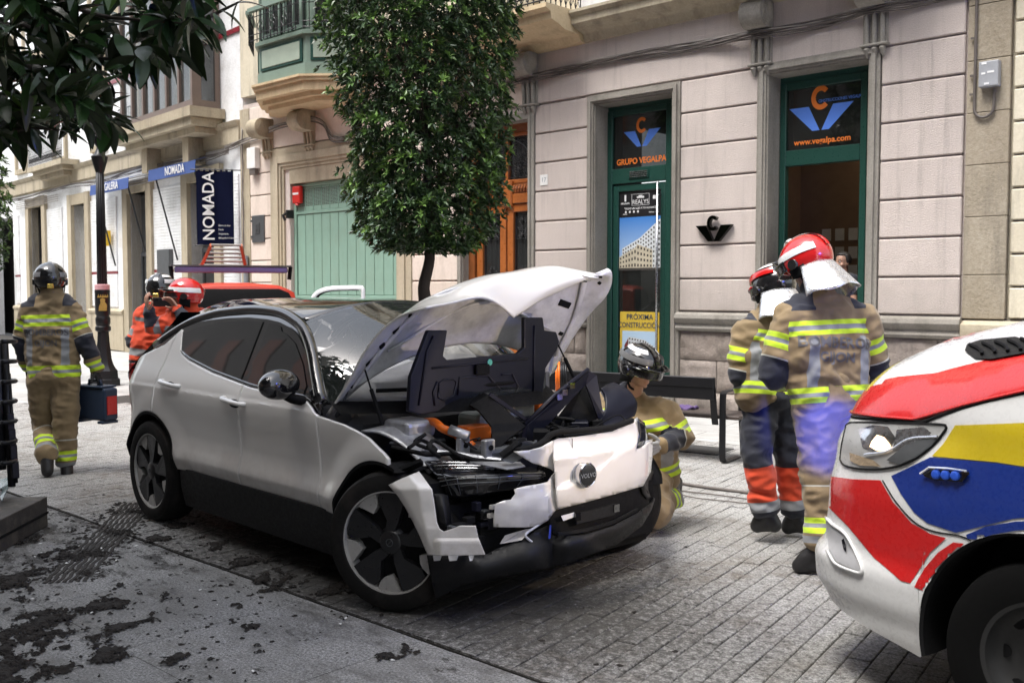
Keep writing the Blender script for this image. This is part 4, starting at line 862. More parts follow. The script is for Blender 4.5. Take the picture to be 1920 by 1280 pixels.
# ================================================================== the wrecked car
TH = R(-3.3)
CO = Vector((-3.79, 3.14, 0)) + Vector((-math.sin(TH), math.cos(TH), 0)) * .90 - Vector((math.cos(TH), math.sin(TH), 0)) * .01
CM = Matrix.Translation(CO) @ Matrix.Rotation(TH, 4, 'Z')
CP = lambda u, v, ax, val: P(u, v, ax, val, CM)
def m_carpaint():
    t = NT('pearl_white_paint'); co = t.coord('Object'); n = t.noise(co, 1.6, 5, .6); sc = t.noise(t.coord('Object', scale=(2, 2, 24), rot=(.1, .3, .4)), 3, 6, .7)
    z = t.n('ShaderNodeSeparateXYZ'); t.l(co, z.inputs[0])
    c = t.mix(t.ramp(n, [(.5, 0), (.8, .12)]), (.72, .7, .67), (.55, .52, .48))
    c = t.mix(t.ramp(sc, [(.70, 0), (.74, .25)]), c, (.74, .74, .73))
    dirt = t.math('MULTIPLY', t.ramp(z.outputs[2], [(.35, .75), (.7, .0)]), t.ramp(t.noise(co, 5, 8, .7), [(.35, .2), (.7, 1)]))
    c = t.mix(dirt, c, (.2, .17, .14))
    return t.done(c, .3, .0, None, Coat_Weight=.9, Coat_Roughness=.06)
PAINT = m_carpaint(); PIANO = m_glass('gloss_black_paint', (.008, .008, .009), .06)
SATIN = M_('black_bumper_plastic', (.006, .006, .0065), .55, Specular_IOR_Level=.3, bump=.2, bscale=300, bdist=.0006); MATTE = M_('matt_black_plastic', (.005, .005, .0055), .8, Specular_IOR_Level=.2)
RUBBER = M_('tyre_rubber', (.01, .0095, .009), .85, var=.25, dirt=(.04, .034, .03), dirtamt=.4, dscale=6, Specular_IOR_Level=.2); RIMG = M_('wheel_silver', (.42, .41, .39), .35, .25, dirt=(.1, .09, .08), dirtamt=.3)
CGLASS = m_glass('car_side_glass', (.01, .011, .012), .02, .9); WSG = m_glass('windscreen_glass', (.03, .035, .033), .015, .5)
WSG.node_tree.nodes['Principled BSDF'].inputs['Coat Weight'].default_value = 1; WSG.node_tree.nodes['Principled BSDF'].inputs['Specular IOR Level'].default_value = 1; WSG.node_tree.nodes['Principled BSDF'].inputs['IOR'].default_value = 1.8
SILVERP = M_('silver_casting', (.42, .43, .45), .42, .6, dirt=(.12, .11, .1), dirtamt=.6, dscale=9); ORNG = M_('orange_hv_cable', (.8, .16, .01), .45); NAVYB = M_('navy_black_plastic', (.005, .0055, .014), .45, Specular_IOR_Level=.35)
UNDERW = M_('hood_underside_paint', (.7, .7, .72), .4, dirt=(.25, .25, .27), dirtamt=.5, dscale=5, Coat_Weight=.4); WPLAS = M_('milky_white_plastic', (.6, .6, .56), .4); AIRB = M_('white_airbag_cloth', (.72, .72, .72), .8)
SEAT = M_('dark_seat_fabric', (.05, .05, .055), .9); CHROME = M_('polished_chrome', (.7, .7, .72), .08, 1)
car = thing('crashed_car', 'crashed white electric car with black roof and crumpled open bonnet in mid street', 'car'); car.matrix_world = CM
ARCH = ((-.03, .345, .405), (-2.67, .35, .415))
YZ = ([.40, .46, .50, .60, .72, .84, .92, .98, 1.03, 1.12, 1.5], [.862, .885, .897, .866, .872, .889, .895, .882, .845, .80, .63])
def yz_smooth():
    xs = [.40 + .01 * i for i in range(84)]; ys = []
    for x in xs:
        a = 0; R_ = 4 if x < .95 else 7
        for d in range(-R_, R_ + 1):
            q = x + d * .012
            if x > .505: q = max(q, .502)
            elif x <= .5: q = min(q, .5)
            a += lerp(YZ[0], YZ[1], q)
        ys.append(a / (2 * R_ + 1))
    return xs, ys
YS = yz_smooth()
def side_y(x, z):
    y = lerp(YS[0], YS[1], z) if z < 1.2 else lerp([1.2, 1.5], [YS[1][80], .63], z)
    for cx, cz, rr in ARCH:
        d = math.hypot(x - cx, z - cz) - rr
        if d < .2: k = max(0, 1 - max(0, d) / .17); y = max(y, 0) + .028 * (k * k * (3 - 2 * k)) * (1 if z < .9 else max(0, 1 - (z - .9) / .12))
    if x < -2.95: t_ = (-2.95 - x) / .35; y -= .16 * t_ ** 1.9
    if x > .15: y -= .5 * (x - .15) ** 2
    return y
def z_bot(x):
    z = .42
    for cx, cz, rr in ARCH:
        if abs(x - cx) < rr: z = max(z, cz + math.sqrt(rr * rr - (x - cx) ** 2))
    if x < -3.08: z = .5
    return z
ZT = ([-3.34, -3.22, -3.05, -2.9, -2.72, -2.56, -2.53, -2.45, -2.3, -1.9, -1.36, -.75, -.6, -.35, -.12, .02, .1], [1.0, 1.06, 1.12, 1.165, 1.22, 1.33, 1.3, 1.175, 1.135, 1.075, 1.02, 1.0, .925, .9, .855, .795, .74])
def z_top(x): return lerp(ZT[0], ZT[1], x)
def xs_between(a, b, step=.018):
    s = set([a, b]); n = int((b - a) / step)
    for i in range(n + 1): s.add(a + (b - a) * i / n)
    for cx, cz, rr in ARCH:
        for k in range(25):
            q = math.acos(max(-1, min(1, 1 - k / 12)))
            x = cx - rr * math.cos(q)
            for e in (-1e-4, 1e-4):
                if a < x + e < b: s.add(x + e)
        
    return sorted(s)
def side_panel(name, a, b, s, mat_=None, th=.02, rows=56):
    X = xs_between(a + .0035, b - .0035); m_ = MB()
    rr = [[Vector((x, s * side_y(x, zb + (zt - zb) * j / rows), zb + (zt - zb) * j / rows)) for x, zb, zt in [(x, z_bot(x), z_top(x)) for x in X]] for j in range(rows + 1)]
    m_.sheet(rr); o = m_.build(name, mat_ or PAINT, car, smooth=24, fix=False); return solid(o, th, -1 if s < 0 else 1)
for s in (-1, 1):
    side_panel('rear_wing', -3.34, -2.62, s); side_panel('rear_door', -2.62, -1.46, s); side_panel('front_door', -1.46, -.59, s)
    if s < 0: side_panel('front_wing', -.59, .06, s)
    else: side_panel('front_wing', -.59, .1, s)
    for gx in (-2.62, -1.46, -.59):
        m_ = MB(); m_.sheet([[Vector((gx + dx, s * (side_y(gx, z) - .016), z)) for z in [z_bot(gx) + .01 + (z_top(gx) - z_bot(gx) - .03) * i / 30 for i in range(31)]] for dx in (-.03, .03)]); m_.build('door_gap_shade', MATTE, car)  # dark backing strips that paint the shade inside the door gaps
    # sill cladding
    m_ = MB(); X = [-2.26 + (1.82) * i / 20 for i in range(21)]
    m_.sheet([[Vector((x, s * (.895 - dy + .0 * x), z + (.04 if (x < -2.2 or x > -.5) and k == 3 else 0))) for x in X] for k, (dy, z) in enumerate(((.14, .16), (.05, .17), (.02, .3), (.01, .425), (.04, .43)))])
    m_.build('sill_cladding', SATIN, car, smooth=35)
    # arch lips
    for cx, cz, rr in ARCH:
        m_ = MB(); rows_ = []
        a0, a1 = (R(8), R(172)) if cx < -1 else (R(70) if s < 0 else R(15), R(178))
        A = [a0 + (a1 - a0) * k / 40 for k in range(41)]
        for dr, dy in ((.0, .022), (-.018, .02), (-.022, -.02), (-.03, -.35)):
            rows_.append([Vector((cx + (rr + dr) * math.cos(a), s * (side_y(cx + rr * math.cos(a), max(.4, cz + rr * math.sin(a))) - .02 + dy), cz + (rr + dr) * math.sin(a))) for a in A])
        m_.sheet(rows_); m_.build('wheel_arch_liner', MATTE, car, smooth=40)
    m_ = MB(); m_.box((-3.1, s * .55, .2), (-2.2, s * .53, 1.0)); m_.box((-.5, s * .5, .2), (.25, s * .48, .75)); m_.build('inner_wheelhouse', MATTE, car)
# rear end
m_ = MB()
m_.sheet([[Vector((-3.33 - .1 * (1 - (y / .75) ** 2), y * (1 if z < .95 else .97), z)) for y in [-.75 + 1.5 * i / 10 for i in range(11)]] for z in (.35, .5, .75, .98)]); m_.build('rear_bumper', PAINT, car, smooth=40)
m_ = MB(); m_.sheet([[Vector((lerp([.98, 1.1, 1.2, 1.35, 1.46], [-3.36, -3.24, -3.1, -2.88, -2.76], z), y * lerp([.98, 1.46], [.76, .6], z), z)) for y in [-1 + 2 * i / 8 for i in range(9)]] for z in (.98, 1.1, 1.2, 1.35, 1.44)]); m_.build('tailgate', PIANO, car, smooth=40)
m_ = MB(); [m_.box((-3.38, s_ * .74, .8), (-3.33, s_ * .68, 1.05)) for s_ in (-1,)]; m_.build('tail_light', RED, car)
m_ = MB(); [m_.box((-3.38, s_ * .74, .8), (-3.33, s_ * .68, 1.05)) for s_ in (1,)]; m_.build('tail_light', RED, car)
# greenhouse
ZR = ([-3.05, -2.9, -2.7, -2.56, -2.4, -2.24, -2.0, -1.74, -1.5, -1.35, -1.2, -1.08, -.92, -.77, -.66], [1.1, 1.21, 1.31, 1.36, 1.41, 1.435, 1.46, 1.475, 1.47, 1.455, 1.42, 1.375, 1.265, 1.12, .99])
def zr(x): return lerp(ZR[0], ZR[1], x)
def gy(z): return lerp([.98, 1.03, 1.12, 1.5], [.852, .838, .795, .625], z)
for s in (-1, 1):
    X = [-2.9 + i * (2.26 / 60) for i in range(61)]
    m_ = MB(); m_.sheet([[Vector((x, s * (gy(z) - .004), z)) for x, z in [(x, (lambda lo, hi: lo + (max(hi, lo + .004) - lo) * k / 8)(min(z_top(x), zr(x)) - (.03 if x > -2.5 else .0), zr(x))) for x in X]] for k in range(9)])
    solid(m_.build('window_surround', PIANO, car, smooth=40, fix=False), .03, -1 if s < 0 else 1)
    def glassp(x0, x1, front=0, back=0):
        m_ = MB(); X = [x0 + (x1 - x0) * i / 24 for i in range(25)]
        rr = []
        for k in range(7):
            row = []
            for x in X:
                lo = z_top(max(x, -2.44)) + .018; hi = zr(x) - .065 - (.02 if x > -1.3 else 0)
                if x < -2.44: lo = 1.18 + (-2.44 - x) * 1.3
                hi = max(hi, lo + .002); z = lo + (hi - lo) * k / 6; row.append(Vector((x, s * (gy(z) + .003), z)))
            rr.append(row)
        m_.sheet(rr); return m_.build('side_window', CGLASS, car, smooth=40)
    glassp(-2.54, -1.53); glassp(-1.47, -.8)
    m_ = MB(); pts = [Vector((x, s * (gy(z_top(x) + .012) + .006), z_top(x) + .012)) for x in [-2.44 + 1.74 * i / 20 for i in range(21)]]; m_.tube(pts, .008, 6); m_.build('window_seal', PIANO, car, smooth=True)
    # a pillar
    m_ = MB(); pts = [Vector((x, s * (gy(zr(x)) - .02), zr(x) - .005)) for x in (-2.9, -2.56, -2.24, -2.0, -1.74, -1.5, -1.35, -1.2, -1.08, -.92, -.77, -.64)]; m_.tube(spline(pts, 40), .036, 10); m_.build('roof_rail', PIANO, car, smooth=True)
# C pillar notch panel
# roof
def roofpt(x, v):
    zs = zr(max(-2.95, min(x, -1.12))) ; ys = gy(zs) - .02; c = 1.545 - .02 * ((x + 1.9) / 1) ** 2 if x > -2.6 else 1.545 - .02 * .49 - .09 * (-2.6 - x) ** 1.5
    c = max(c, zs + .03); k = 1 - abs(v) ** 2.2; return Vector((x + (.12 * (1 - v * v) if x > -1.3 else 0) - (.12 * (1 - v * v) if x < -2.7 else 0), v * ys, zs + (c - zs) * k))
m_ = MB(); XR = [-2.78 + 1.64 * i / 24 for i in range(25)]; m_.sheet([[roofpt(x, -1 + j / 10) for x in XR] for j in range(21)]); solid(m_.build('roof', PIANO, car, smooth=50, fix=False), .02)
# windscreen
m_ = MB()
def wspt(u, v):
    top = roofpt(-1.14, u); bot = Vector((-.62 + .58 * (1 - u * u) ** .8, u * .80, .985 + .02 * (1 - u * u))); p = top.lerp(bot, v); bul = math.sin(math.pi * v) * .045; return p + Vector((bul * .5, 0, bul))
m_.sheet([[wspt(-1 + i / 10, j / 12) for i in range(21)] for j in range(13)]); ws = m_.build('windscreen', WSG, car, smooth=50)
m_ = MB(); m_.sheet([[wspt(-1 + i / 10, 1) + Vector(d) for i in range(21)] for d in ((0, 0, .01), (.04, 0, -.01), (.1, 0, -.05))]); m_.build('scuttle_panel', MATTE, car, smooth=50)
m_ = MB(); m_.tube([wspt(-.8 + i * .15, .93) + Vector((0, 0, .02)) for i in range(10)], .012, 6); m_.build('wiper', MATTE, car)
# interior
m_ = MB()
for y in (-.38, .38):
    m_.box((-1.75, y - .25, .55), (-1.2, y + .25, .75), ch=.05); m_.box((-1.85, y - .24, .7), (-1.65, y + .24, 1.2), ch=.05); m_.box((-1.84, y - .12, 1.2), (-1.7, y + .12, 1.38), ch=.04)
m_.build('seat', SEAT, car); m_ = MB(); m_.box((-1.0, -.75, .6), (-.45, .75, .93), ch=.06); m_.box((-3.0, -.7, .3), (-.4, .7, .35)); m_.build('dashboard', SEAT, car)
def blob(c, r, seed=0, n=20, amp=.12, mb=None, mt=0):
    mb = mb or MB()
    def f(u, v):
        a, b = u * 2 * math.pi, v * math.pi; d = Vector((math.cos(a) * math.sin(b), math.sin(a) * math.sin(b), math.cos(b))); k = 1 + amp * noise.noise(d * 1.6 + Vector((seed, 0, 0)))
        return Vector(c) + Vector((d.x * r[0], d.y * r[1], d.z * r[2])) * k
    return mb.grid(f, n, n // 2, cu=True, m=mt)
blob((-.72, -.3, 1.04), (.26, .3, .13), 3, amp=.5).build('airbag', AIRB, car, smooth=True); blob((-.95, .35, 1.05), (.18, .22, .2), 5, amp=.3).build('airbag', AIRB, car, smooth=True)
for y in (.62,): blob((-1.6, y, 1.22), (.75, .05, .2), 8, amp=.3).build('airbag', AIRB, car, smooth=True)
# handles and mirror
for x0, x1, z in ((-2.53, -2.25, .975), (-1.63, -1.36, .93)):
    for s in (-1, 1):
        ym = side_y((x0 + x1) / 2, z); m_ = MB(); m_.tube(spline([(x0, s * (ym - .005), z + .012), (x0 + .05, s * (ym + .03), z + .008), (x1 - .05, s * (ym + .032), z - .006), (x1, s * (ym - .005), z - .01)], 14), [.012] + [.02] * 12 + [.014], 8, flat=.75); m_.build('door_handle', PAINT, car, smooth=True)
        m_ = MB(); m_.lathe([(0, 0), (.045, 0), (.04, .004), (0, .004)], 16, M=Matrix.Translation(((x0 + x1) / 2, s * (ym + .002), z - .014)) @ Matrix.Rotation(R(90) * s * -1, 4, 'X') @ Matrix.Diagonal((1.5, .6, 1, 1))); m_.build('handle_recess', MATTE, car)
for s in (-1, 1):
    mir = MB()
    def mf(u, v):
        a, b = u * 2 * math.pi, v * math.pi; x = math.cos(b); k = math.sin(b) ** .75
        return Vector((-.79 + x * .085 + (.03 * k * math.cos(a)), s * (1.0 + .135 * k * math.cos(a)), 1.085 + .083 * k * math.sin(a) - .0 * x))
    mir.grid(mf, 24, 14, cu=True); mo = mir.build('door_mirror', PIANO, car, smooth=True)
    m_ = MB(); m_.tube([(-.79, s * .84, .985), (-.78, s * .92, 1.0), (-.78, s * .98, 1.03)], [.06, .05, .045], 10, flat=.5); m_.build('mirror_foot', MATTE, mo, smooth=True)
# wheels
def wheel(x, s, steer=0, rad=.352):
    M = Matrix.Translation((x, s * .795, rad)) @ Matrix.Rotation(steer, 4, 'Z') @ Matrix.Rotation(R(90) * (1 if s < 0 else -1), 4, 'X')   # local +Z outwards
    w = bpy.data.objects.new('wheel', None); link(w, car); w.matrix_local = M; w.empty_display_size = .1
    t_ = MB(); t_.lathe([(.24, -.11), (.30, -.118), (.335, -.105), (.348, -.08), (.352, -.04), (.352, .04), (.348, .08), (.335, .105), (.30, .118), (.262, .112), (.252, .1)], 64, caps=False)
    for zz in (-.05, 0, .05): t_.lathe([(.3535, zz - .004), (.3545, zz), (.3535, zz + .004)], 48, caps=False)
    ty = t_.build('tyre', RUBBER, w, smooth=40)
    r_ = MB(); r_.lathe([(.256, .1), (.262, .108), (.25, .104), (.246, .07), (.23, -.1)], 64, caps=False); rim = r_.build('rim', RIMG, w, smooth=50)
    d = MB(); d.lathe([(0, .062), (.07, .066), (.16, .055), (.245, .03)], 60, caps=False); d.build('backing_disc', MATTE, w, smooth=50)
    for k in range(5):
        a0 = R(72 * k + 18)
        def pl(r, a, z=0): return Vector((r * math.cos(a0 + a), r * math.sin(a0 + a), z))
        # black aero vane
        out = [(.03, -.2), (.1, -.42), (.247, -.35), (.249, -.15), (.247, .1), (.243, .25), (.205, .33), (.11, .15), (.06, .5)]
        m_ = MB(); n = len(out); vs = [pl(r, a, .096 - .1 * (r - .03) * (0 if a < .2 else 1) * .3) for r, a in out] + [pl(r, a, .05) for r, a in out]
        m_.add(vs, [tuple(range(n))] + [(i, n + i, n + (i + 1) % n, (i + 1) % n) for i in range(n)]); m_.build('vane', PIANOM, w)
        out = [(.246, .335), (.248, .5), (.249, .66), (.246, .83), (.165, .62), (.185, .42), (.205, .36)]
        m_ = MB(); n = len(out); vs = [pl(r, a, .09) for r, a in out] + [pl(r, a, .04) for r, a in out]
        m_.add(vs, [tuple(range(n))] + [(i, n + i, n + (i + 1) % n, (i + 1) % n) for i in range(n)]); m_.build('spoke_insert', RIMG, w)
    m_ = MB(); m_.lathe([(0, .104), (.05, .102), (.06, .094), (.08, .06)], 24); m_.build('hub_cap', PIANOM, w, smooth=40)
    m_ = MB(); m_.tube([(.018 * math.cos(a), .018 * math.sin(a), .105) for a in [k * math.pi / 10 for k in range(20)]], .0018, 5, closed=True); m_.tube([(-.013, -.013, .105), (.013, .013, .105)], .0015, 5); m_.build('hub_badge', GREYM, w)
    return w
PIANOM = M_('satin_black_wheel_paint', (.012, .012, .013), .35)
wheel(0, -1, R(26)); wheel(0, 1, R(4)); wheel(-2.68, -1); wheel(-2.68, 1)
# ---------------------------------------------------------------- crumpled bonnet
def cp(l): return [CP(*q) for q in l]
hood_rows = [   # rear edge at the hinges -> ridge -> front lip, right side first
    [(-.66, -.79, .915), (-.50, -.6, 1.12), (-.42, -.3, 1.25), (-.38, .1, 1.29), (-.38, .5, 1.2), (-.43, .71, 1.03)],
    [CP(640, 735, 1, -.79), (-.44, -.58, 1.24), (-.35, -.27, 1.36), (-.32, .12, 1.4), (-.3, .52, 1.32), CP(1062, 650, 1, .74)],
    [CP(665, 690, 1, -.79), (-.3, -.55, 1.38), (-.22, -.25, 1.5), (-.2, .13, 1.54), (-.17, .5, 1.5), CP(1095, 598, 1, .77)],
    [CP(694, 640, 1, -.79), CP(790, 566, 1, -.5), CP(870, 531, 1, -.2), CP(940, 516, 1, .12), CP(1040, 506, 1, .45), CP(1132, 560, 1, .78)],
    [CP(730, 605, 1, -.78), CP(806, 560, 1, -.5), CP(896, 526, 1, -.22), CP(989, 511, 1, .15), CP(1075, 503, 1, .5), CP(1146, 530, 1, .76)],
    [CP(770, 585, 1, -.77), CP(835, 562, 1, -.52), CP(905, 543, 1, -.25), CP(985, 545, 1, .06), CP(1075, 522, 1, .42), CP(1146, 512, 1, .7)],
    [CP(800, 574, 1, -.75), CP(851, 563, 1, -.52), CP(905, 557, 1, -.33), CP(940, 572, 1, -.16), CP(963, 594, 1, -.06), CP(966, 594, 1, -.04), CP(985, 582, 1, .05), CP(1040, 552, 1, .3), CP(1138, 505, 1, .68)]]
hr = net(hood_rows, 41, 37)
hr = [[p + Vector((0, 0, .012 * noise.noise(p * 5 + Vector((2, 0, 0))))) * min(1, j / 8) for p in r] for j, r in enumerate(hr)]
m_ = MB(); m_.sheet(hr); hood = m_.build('bonnet', [PAINT, UNDERW], car, smooth=50, fix=False)
s_ = solid(hood, .012, -1).modifiers[0]; s_.material_offset = 1; s_.material_offset_rim = 0
def under(i, j, d=.02):
    """point on bonnet net (i across, j front-back), d below the underside"""
    p = hr[j][i]; du = hr[j][min(i + 1, 40)] - hr[j][max(i - 1, 0)]; dv = hr[min(j + 1, 36)][i] - hr[max(j - 1, 0)][i]; n = du.cross(dv).normalized(); return p, n, du.normalized(), dv.normalized()
p, n, du, dv = under(20, 10); HS = -1 if (n.x < 0) else 1    # outer side points back over the windscreen
if hood.modifiers: pass
def uslot(i, j, a, b, name='bonnet_slot', mat_=None, h=.006, d=.016):
    p, n, du, dv = under(i, j); nn = -n * d * HSN
    M = basis(p + nn, du, dv); m_ = MB(); m_.box((-a, -b, -h), (a, b, h), M=M, ch=.003); return m_.build(name, mat_ or MATTE, hood)
HSN = 1
# decide which side is the outer one: the normal with a component away from the engine bay
c_ = Vector((.1, 0, .9)); p, n, du, dv = under(20, 14); HSN = 1 if n.dot(p - c_) > 0 else -1
s_.offset = -1 if HSN > 0 else 1
if HSN < 0:
    hood.data.flip_normals(); s_.offset = -1
for i, j, a, b in ((4, 9, .03, .02), (4, 13, .018, .018), (6, 14, .03, .022), (7, 17, .04, .03), (9, 19, .03, .03), (3, 4, .012, .012), (31, 22, .05, .018), (32, 19, .05, .018), (33, 16, .05, .018), (34, 13, .045, .02), (30, 26, .045, .018), (37, 27, .015, .015), (38, 22, .01, .01), (12, 27, .015, .02), (24, 22, .04, .03), (20, 20, .03, .03), (36, 8, .015, .012)): uslot(i, j, a, b)
for i, j in ((13, 24), (34, 26)):
    p, n, du, dv = under(i, j); M = basis(p - n * .02 * HSN, du, dv)
    m_ = MB(); m_.lathe([(0, -.03), (.03, -.03), (.05, -.012), (.075, -.004), (.085, .004), (0, .004)], 20, M=M @ Matrix.Rotation(0 if HSN > 0 else math.pi, 4, 'X')); m_.build('latch_pad', UNDERW, hood, smooth=40)
    uslot(i, j, .018, .014, 'latch', MATTE, .012, .05); uslot(i + 1, j - 3, .035, .01, 'striker', STEEL, .008, .04)
# pressed ribs of the underside
for line in ([(3, 3), (5, 12), (9, 20), (15, 25), (20, 26)], [(38, 4), (37, 12), (36, 20), (33, 26), (26, 27)], [(8, 8), (20, 12), (33, 8)], [(24, 14), (30, 20), (35, 28)], [(6, 18), (12, 22), (18, 18)]):
    P_ = [under(i, j)[0] - under(i, j)[1] * .02 * HSN for i, j in line]; m_ = MB(); m_.tube(spline(P_, 24), [.012 + .01 * math.sin(math.pi * k / 23) for k in range(24)], 8, flat=.6); m_.build('pressed_rib', UNDERW, hood, smooth=True)
for (a, b) in (((684, 693, 1, -.74), (717, 795, 1, -.7)), ((1046, 645, 1, .62), (1083, 721, 1, .62))):
    A, B = CP(*a), CP(*b); m_ = MB(); m_.tube([A, A.lerp(B, .35), A.lerp(B, .36), B], [.005, .005, .011, .011], 8); m_.build('gas_strut', MATTE, car, smooth=40)
m_ = MB(); m_.tube([(-.66, -.72, .9), (-.6, -.72, .98), (-.52, -.74, 1.08)], .014, 6); m_.tube([(-.5, -.7, .86), (-.56, -.72, 1.0)], .012, 6); m_.tube([(-.38, .66, .9), (-.4, .68, 1.08)], .02, 6); m_.build('bonnet_hinge', GREYM, car)
# upright black storage liner with a cut-out
U = [(800, 619), (836, 619), (828, 667), (836, 675), (968, 662), (980, 651), (980, 595), (1015, 595), (1018, 619), (1040, 622), (1046, 640), (1041, 656), (1020, 690), (1015, 738), (786, 777), (763, 771), (767, 706)]
pl = [CP(u, v, 0, -.12) for u, v in U]; m_ = MB(); m_.prism([(q.y, q.z) for q in pl], .03, Matrix(((0, 0, 1, -.135), (1, 0, 0, 0), (0, 1, 0, 0), (0, 0, 0, 1)))); liner = bevel(m_.build('storage_liner', NAVYB, car), .006)
def lin(pts, r=.006): 
    m_ = MB(); m_.tube([CP(u, v, 0, -.102) for u, v in pts], r, 6, closed=False); m_.build('moulded_rib', NAVYB, liner, smooth=True)
lin([(822, 735), (824, 718), (832, 712), (850, 711), (856, 716), (850, 742), (832, 750), (822, 745), (822, 735)], .005); lin([(858, 740), (862, 708), (915, 704), (938, 730), (930, 742), (870, 748)]); lin([(940, 702), (960, 700), (972, 724), (966, 736)]); lin([(785, 760), (800, 660), (812, 630)]); lin([(1000, 735), (1002, 610)]); lin([(810, 690), (990, 672)]); lin([(815, 760), (812, 735), (820, 715)])
c = CP(918, 679, 0, -.1); MB().lathe([(0, 0), (.018, 0), (.018, .004), (0, .004)], 14, M=Matrix.Translation(c) @ Matrix.Rotation(R(90), 4, 'Y')).build('sticker', M_('teal_sticker', (.1, .45, .35), .5), liner)
c = CP(902, 693, 0, -.1); MB().box((c.x, c.y - .05, c.z - .025), (c.x + .02, c.y + .05, c.z + .03), ch=.004).build('clip', MATTE, liner)
# ---------------------------------------------------------------- engine bay
m_ = MB(); m_.box((-.6, -.62, .25), (.28, .66, .6)); m_.box((-.62, -.6, .3), (-.5, .68, .93)); m_.box((.0, -.5, .6), (.36, .6, .68)); m_.box((.2, -.62, .2), (.42, .72, .5)); m_.build('bay_floor', MATTE, car)
m_ = MB(); pts = [CP(u, v, 2, .9) for u, v in ((735, 784), (790, 782), (812, 806), (762, 815))]
m_.sheet(net([[(-.34, -.78, .86), (-.3, -.55, .89), (-.3, -.5, .87)], [(-.2, -.76, .86), (-.17, -.55, .885), (-.16, -.48, .84)], [(-.05, -.72, .8), (-.03, -.55, .81), (0, -.48, .76)], [(.1, -.68, .68), (.12, -.55, .7), (.14, -.48, .66)]], 14, 18)); solid(m_.build('inner_wing', SILVERP, car, smooth=50), .01)
bevel(MB().box((-.32, -.66, .82), (-.1, -.46, .915)).build('strut_tower', SILVERP, car), .03, 3)
bevel(MB().box((.0, -.42, .62), (.28, -.05, .79)).build('inverter', GREYM, car), .02); m_ = MB()
for k in range(8): m_.lathe([(0, 0), (.008, 0), (.008, .01), (0, .01)], 6, (.02 + (k % 4) * .08, -.4 + (k // 4) * .32, .79))
m_.build('bolts', SILVERP, car)
m_ = MB(); c = CP(890, 806, 2, .84); bevel(m_.box((c.x - .05, c.y - .09, c.z - .05), (c.x + .05, c.y + .08, c.z + .03)).box((c.x - .03, c.y - .13, c.z - .03), (c.x + .02, c.y - .09, c.z + .015)).build('orange_connector', ORNG, car), .01)
m_ = MB(); m_.tube(spline([(-.35, -.6, .82), CP(803, 790, 2, .9), CP(830, 803, 2, .88), CP(856, 815, 2, .84), (.1, -.38, .78)], 24), .022, 10); m_.build('orange_cable', ORNG, car, smooth=True)
m_ = MB(); c = CP(843, 805, 2, .88); m_.tube([c, c + Vector((.09, .05, -.03))], .026, 10); m_.build('cable_joint', SILVERP, car, smooth=True)
m_ = MB(); c = CP(1016, 754, 2, .93); bevel(m_.box((c.x - .05, c.y - .07, c.z - .06), (c.x + .05, c.y + .06, c.z + .04)).build('orange_connector', ORNG, car), .012)
m_ = MB(); c = CP(967, 757, 2, .95); bevel(m_.box((c.x - .06, c.y - .1, c.z - .07), (c.x + .06, c.y + .1, c.z + .03)).build('fluid_reservoir', WPLAS, car), .018); MB().lathe([(.03, 0), (.03, .025), (0, .025)], 14, (c.x, c.y, c.z + .03)).build('reservoir_cap', MATTE, car)
m_ = MB(); bevel(m_.box((-.25, -.2, .8), (-.05, .05, .92)).build('washer_tank', M_('pale_green_tank', (.4, .47, .42), .4), car), .03)
m_ = MB()   # silver slam-panel with brackets
m_.tube([CP(735, 830, 2, .78), CP(800, 843, 2, .78), CP(870, 852, 2, .76), CP(940, 862, 2, .74)], [.02, .026, .024, .02], 6, flat=.5); m_.build('slam_panel', SILVERP, car)
for u, v in ((868, 834), (915, 838)):
    c = CP(u, v, 2, .8); m_ = MB(); m_.box((c.x - .02, c.y - .035, c.z - .06), (c.x + .02, c.y + .035, c.z + .04), ch=.006); m_.lathe([(0, 0), (.014, 0), (.014, .006), (0, .006)], 12, M=Matrix.Translation((c.x + .021, c.y, c.z)) @ Matrix.Rotation(R(90), 4, 'Y'), m=1); m_.build('bracket', [SILVERP, MATTE], car)
c = CP(720 + 10, 800, 2, .86); 
for k, (u, v) in enumerate(((775, 803), (790, 830), (812, 842), (880, 826), (700 + 250, 800), (1040, 800), (1075, 790), (985, 775), (940, 790))):
    c = CP(u, v, 2, .84); rg = random.Random(k); m_ = MB(); m_.tube(spline([c + Vector((rg.uniform(-.1, .1), rg.uniform(-.12, .12), rg.uniform(-.05, .05))) for _ in range(5)], 20), rg.choice((.004, .007, .01)), 7); m_.build('hose', MATTE, car, smooth=True)
rg = random.Random(11)
for k in range(34):   # the jumble of black fittings
    x, y = rg.uniform(-.3, .42), rg.uniform(-.35, .62); z = rg.uniform(.68, .82); a, b, c_ = [rg.uniform(.02, .07) for _ in range(3)]
    M = Matrix.Translation((x, y, z)) @ Matrix.Rotation(rg.uniform(0, 3), 4, 'Z') @ Matrix.Rotation(rg.uniform(-.5, .5), 4, 'X'); MB().box((-a, -b, -c_), (a, b, c_), M=M, ch=.006).build('fitting', rg.choice((MATTE, MATTE, NAVYB, GREYM)), car)
for k in range(9):
    x, y = rg.uniform(-.2, .4), rg.uniform(-.4, .6); m_ = MB(); m_.tube(spline([(x + rg.uniform(-.15, .15), y + rg.uniform(-.2, .2), .82 + rg.uniform(-.04, .07)) for _ in range(5)], 20), rg.choice((.004, .006, .01)), 7); m_.build('hose', MATTE, car, smooth=True)
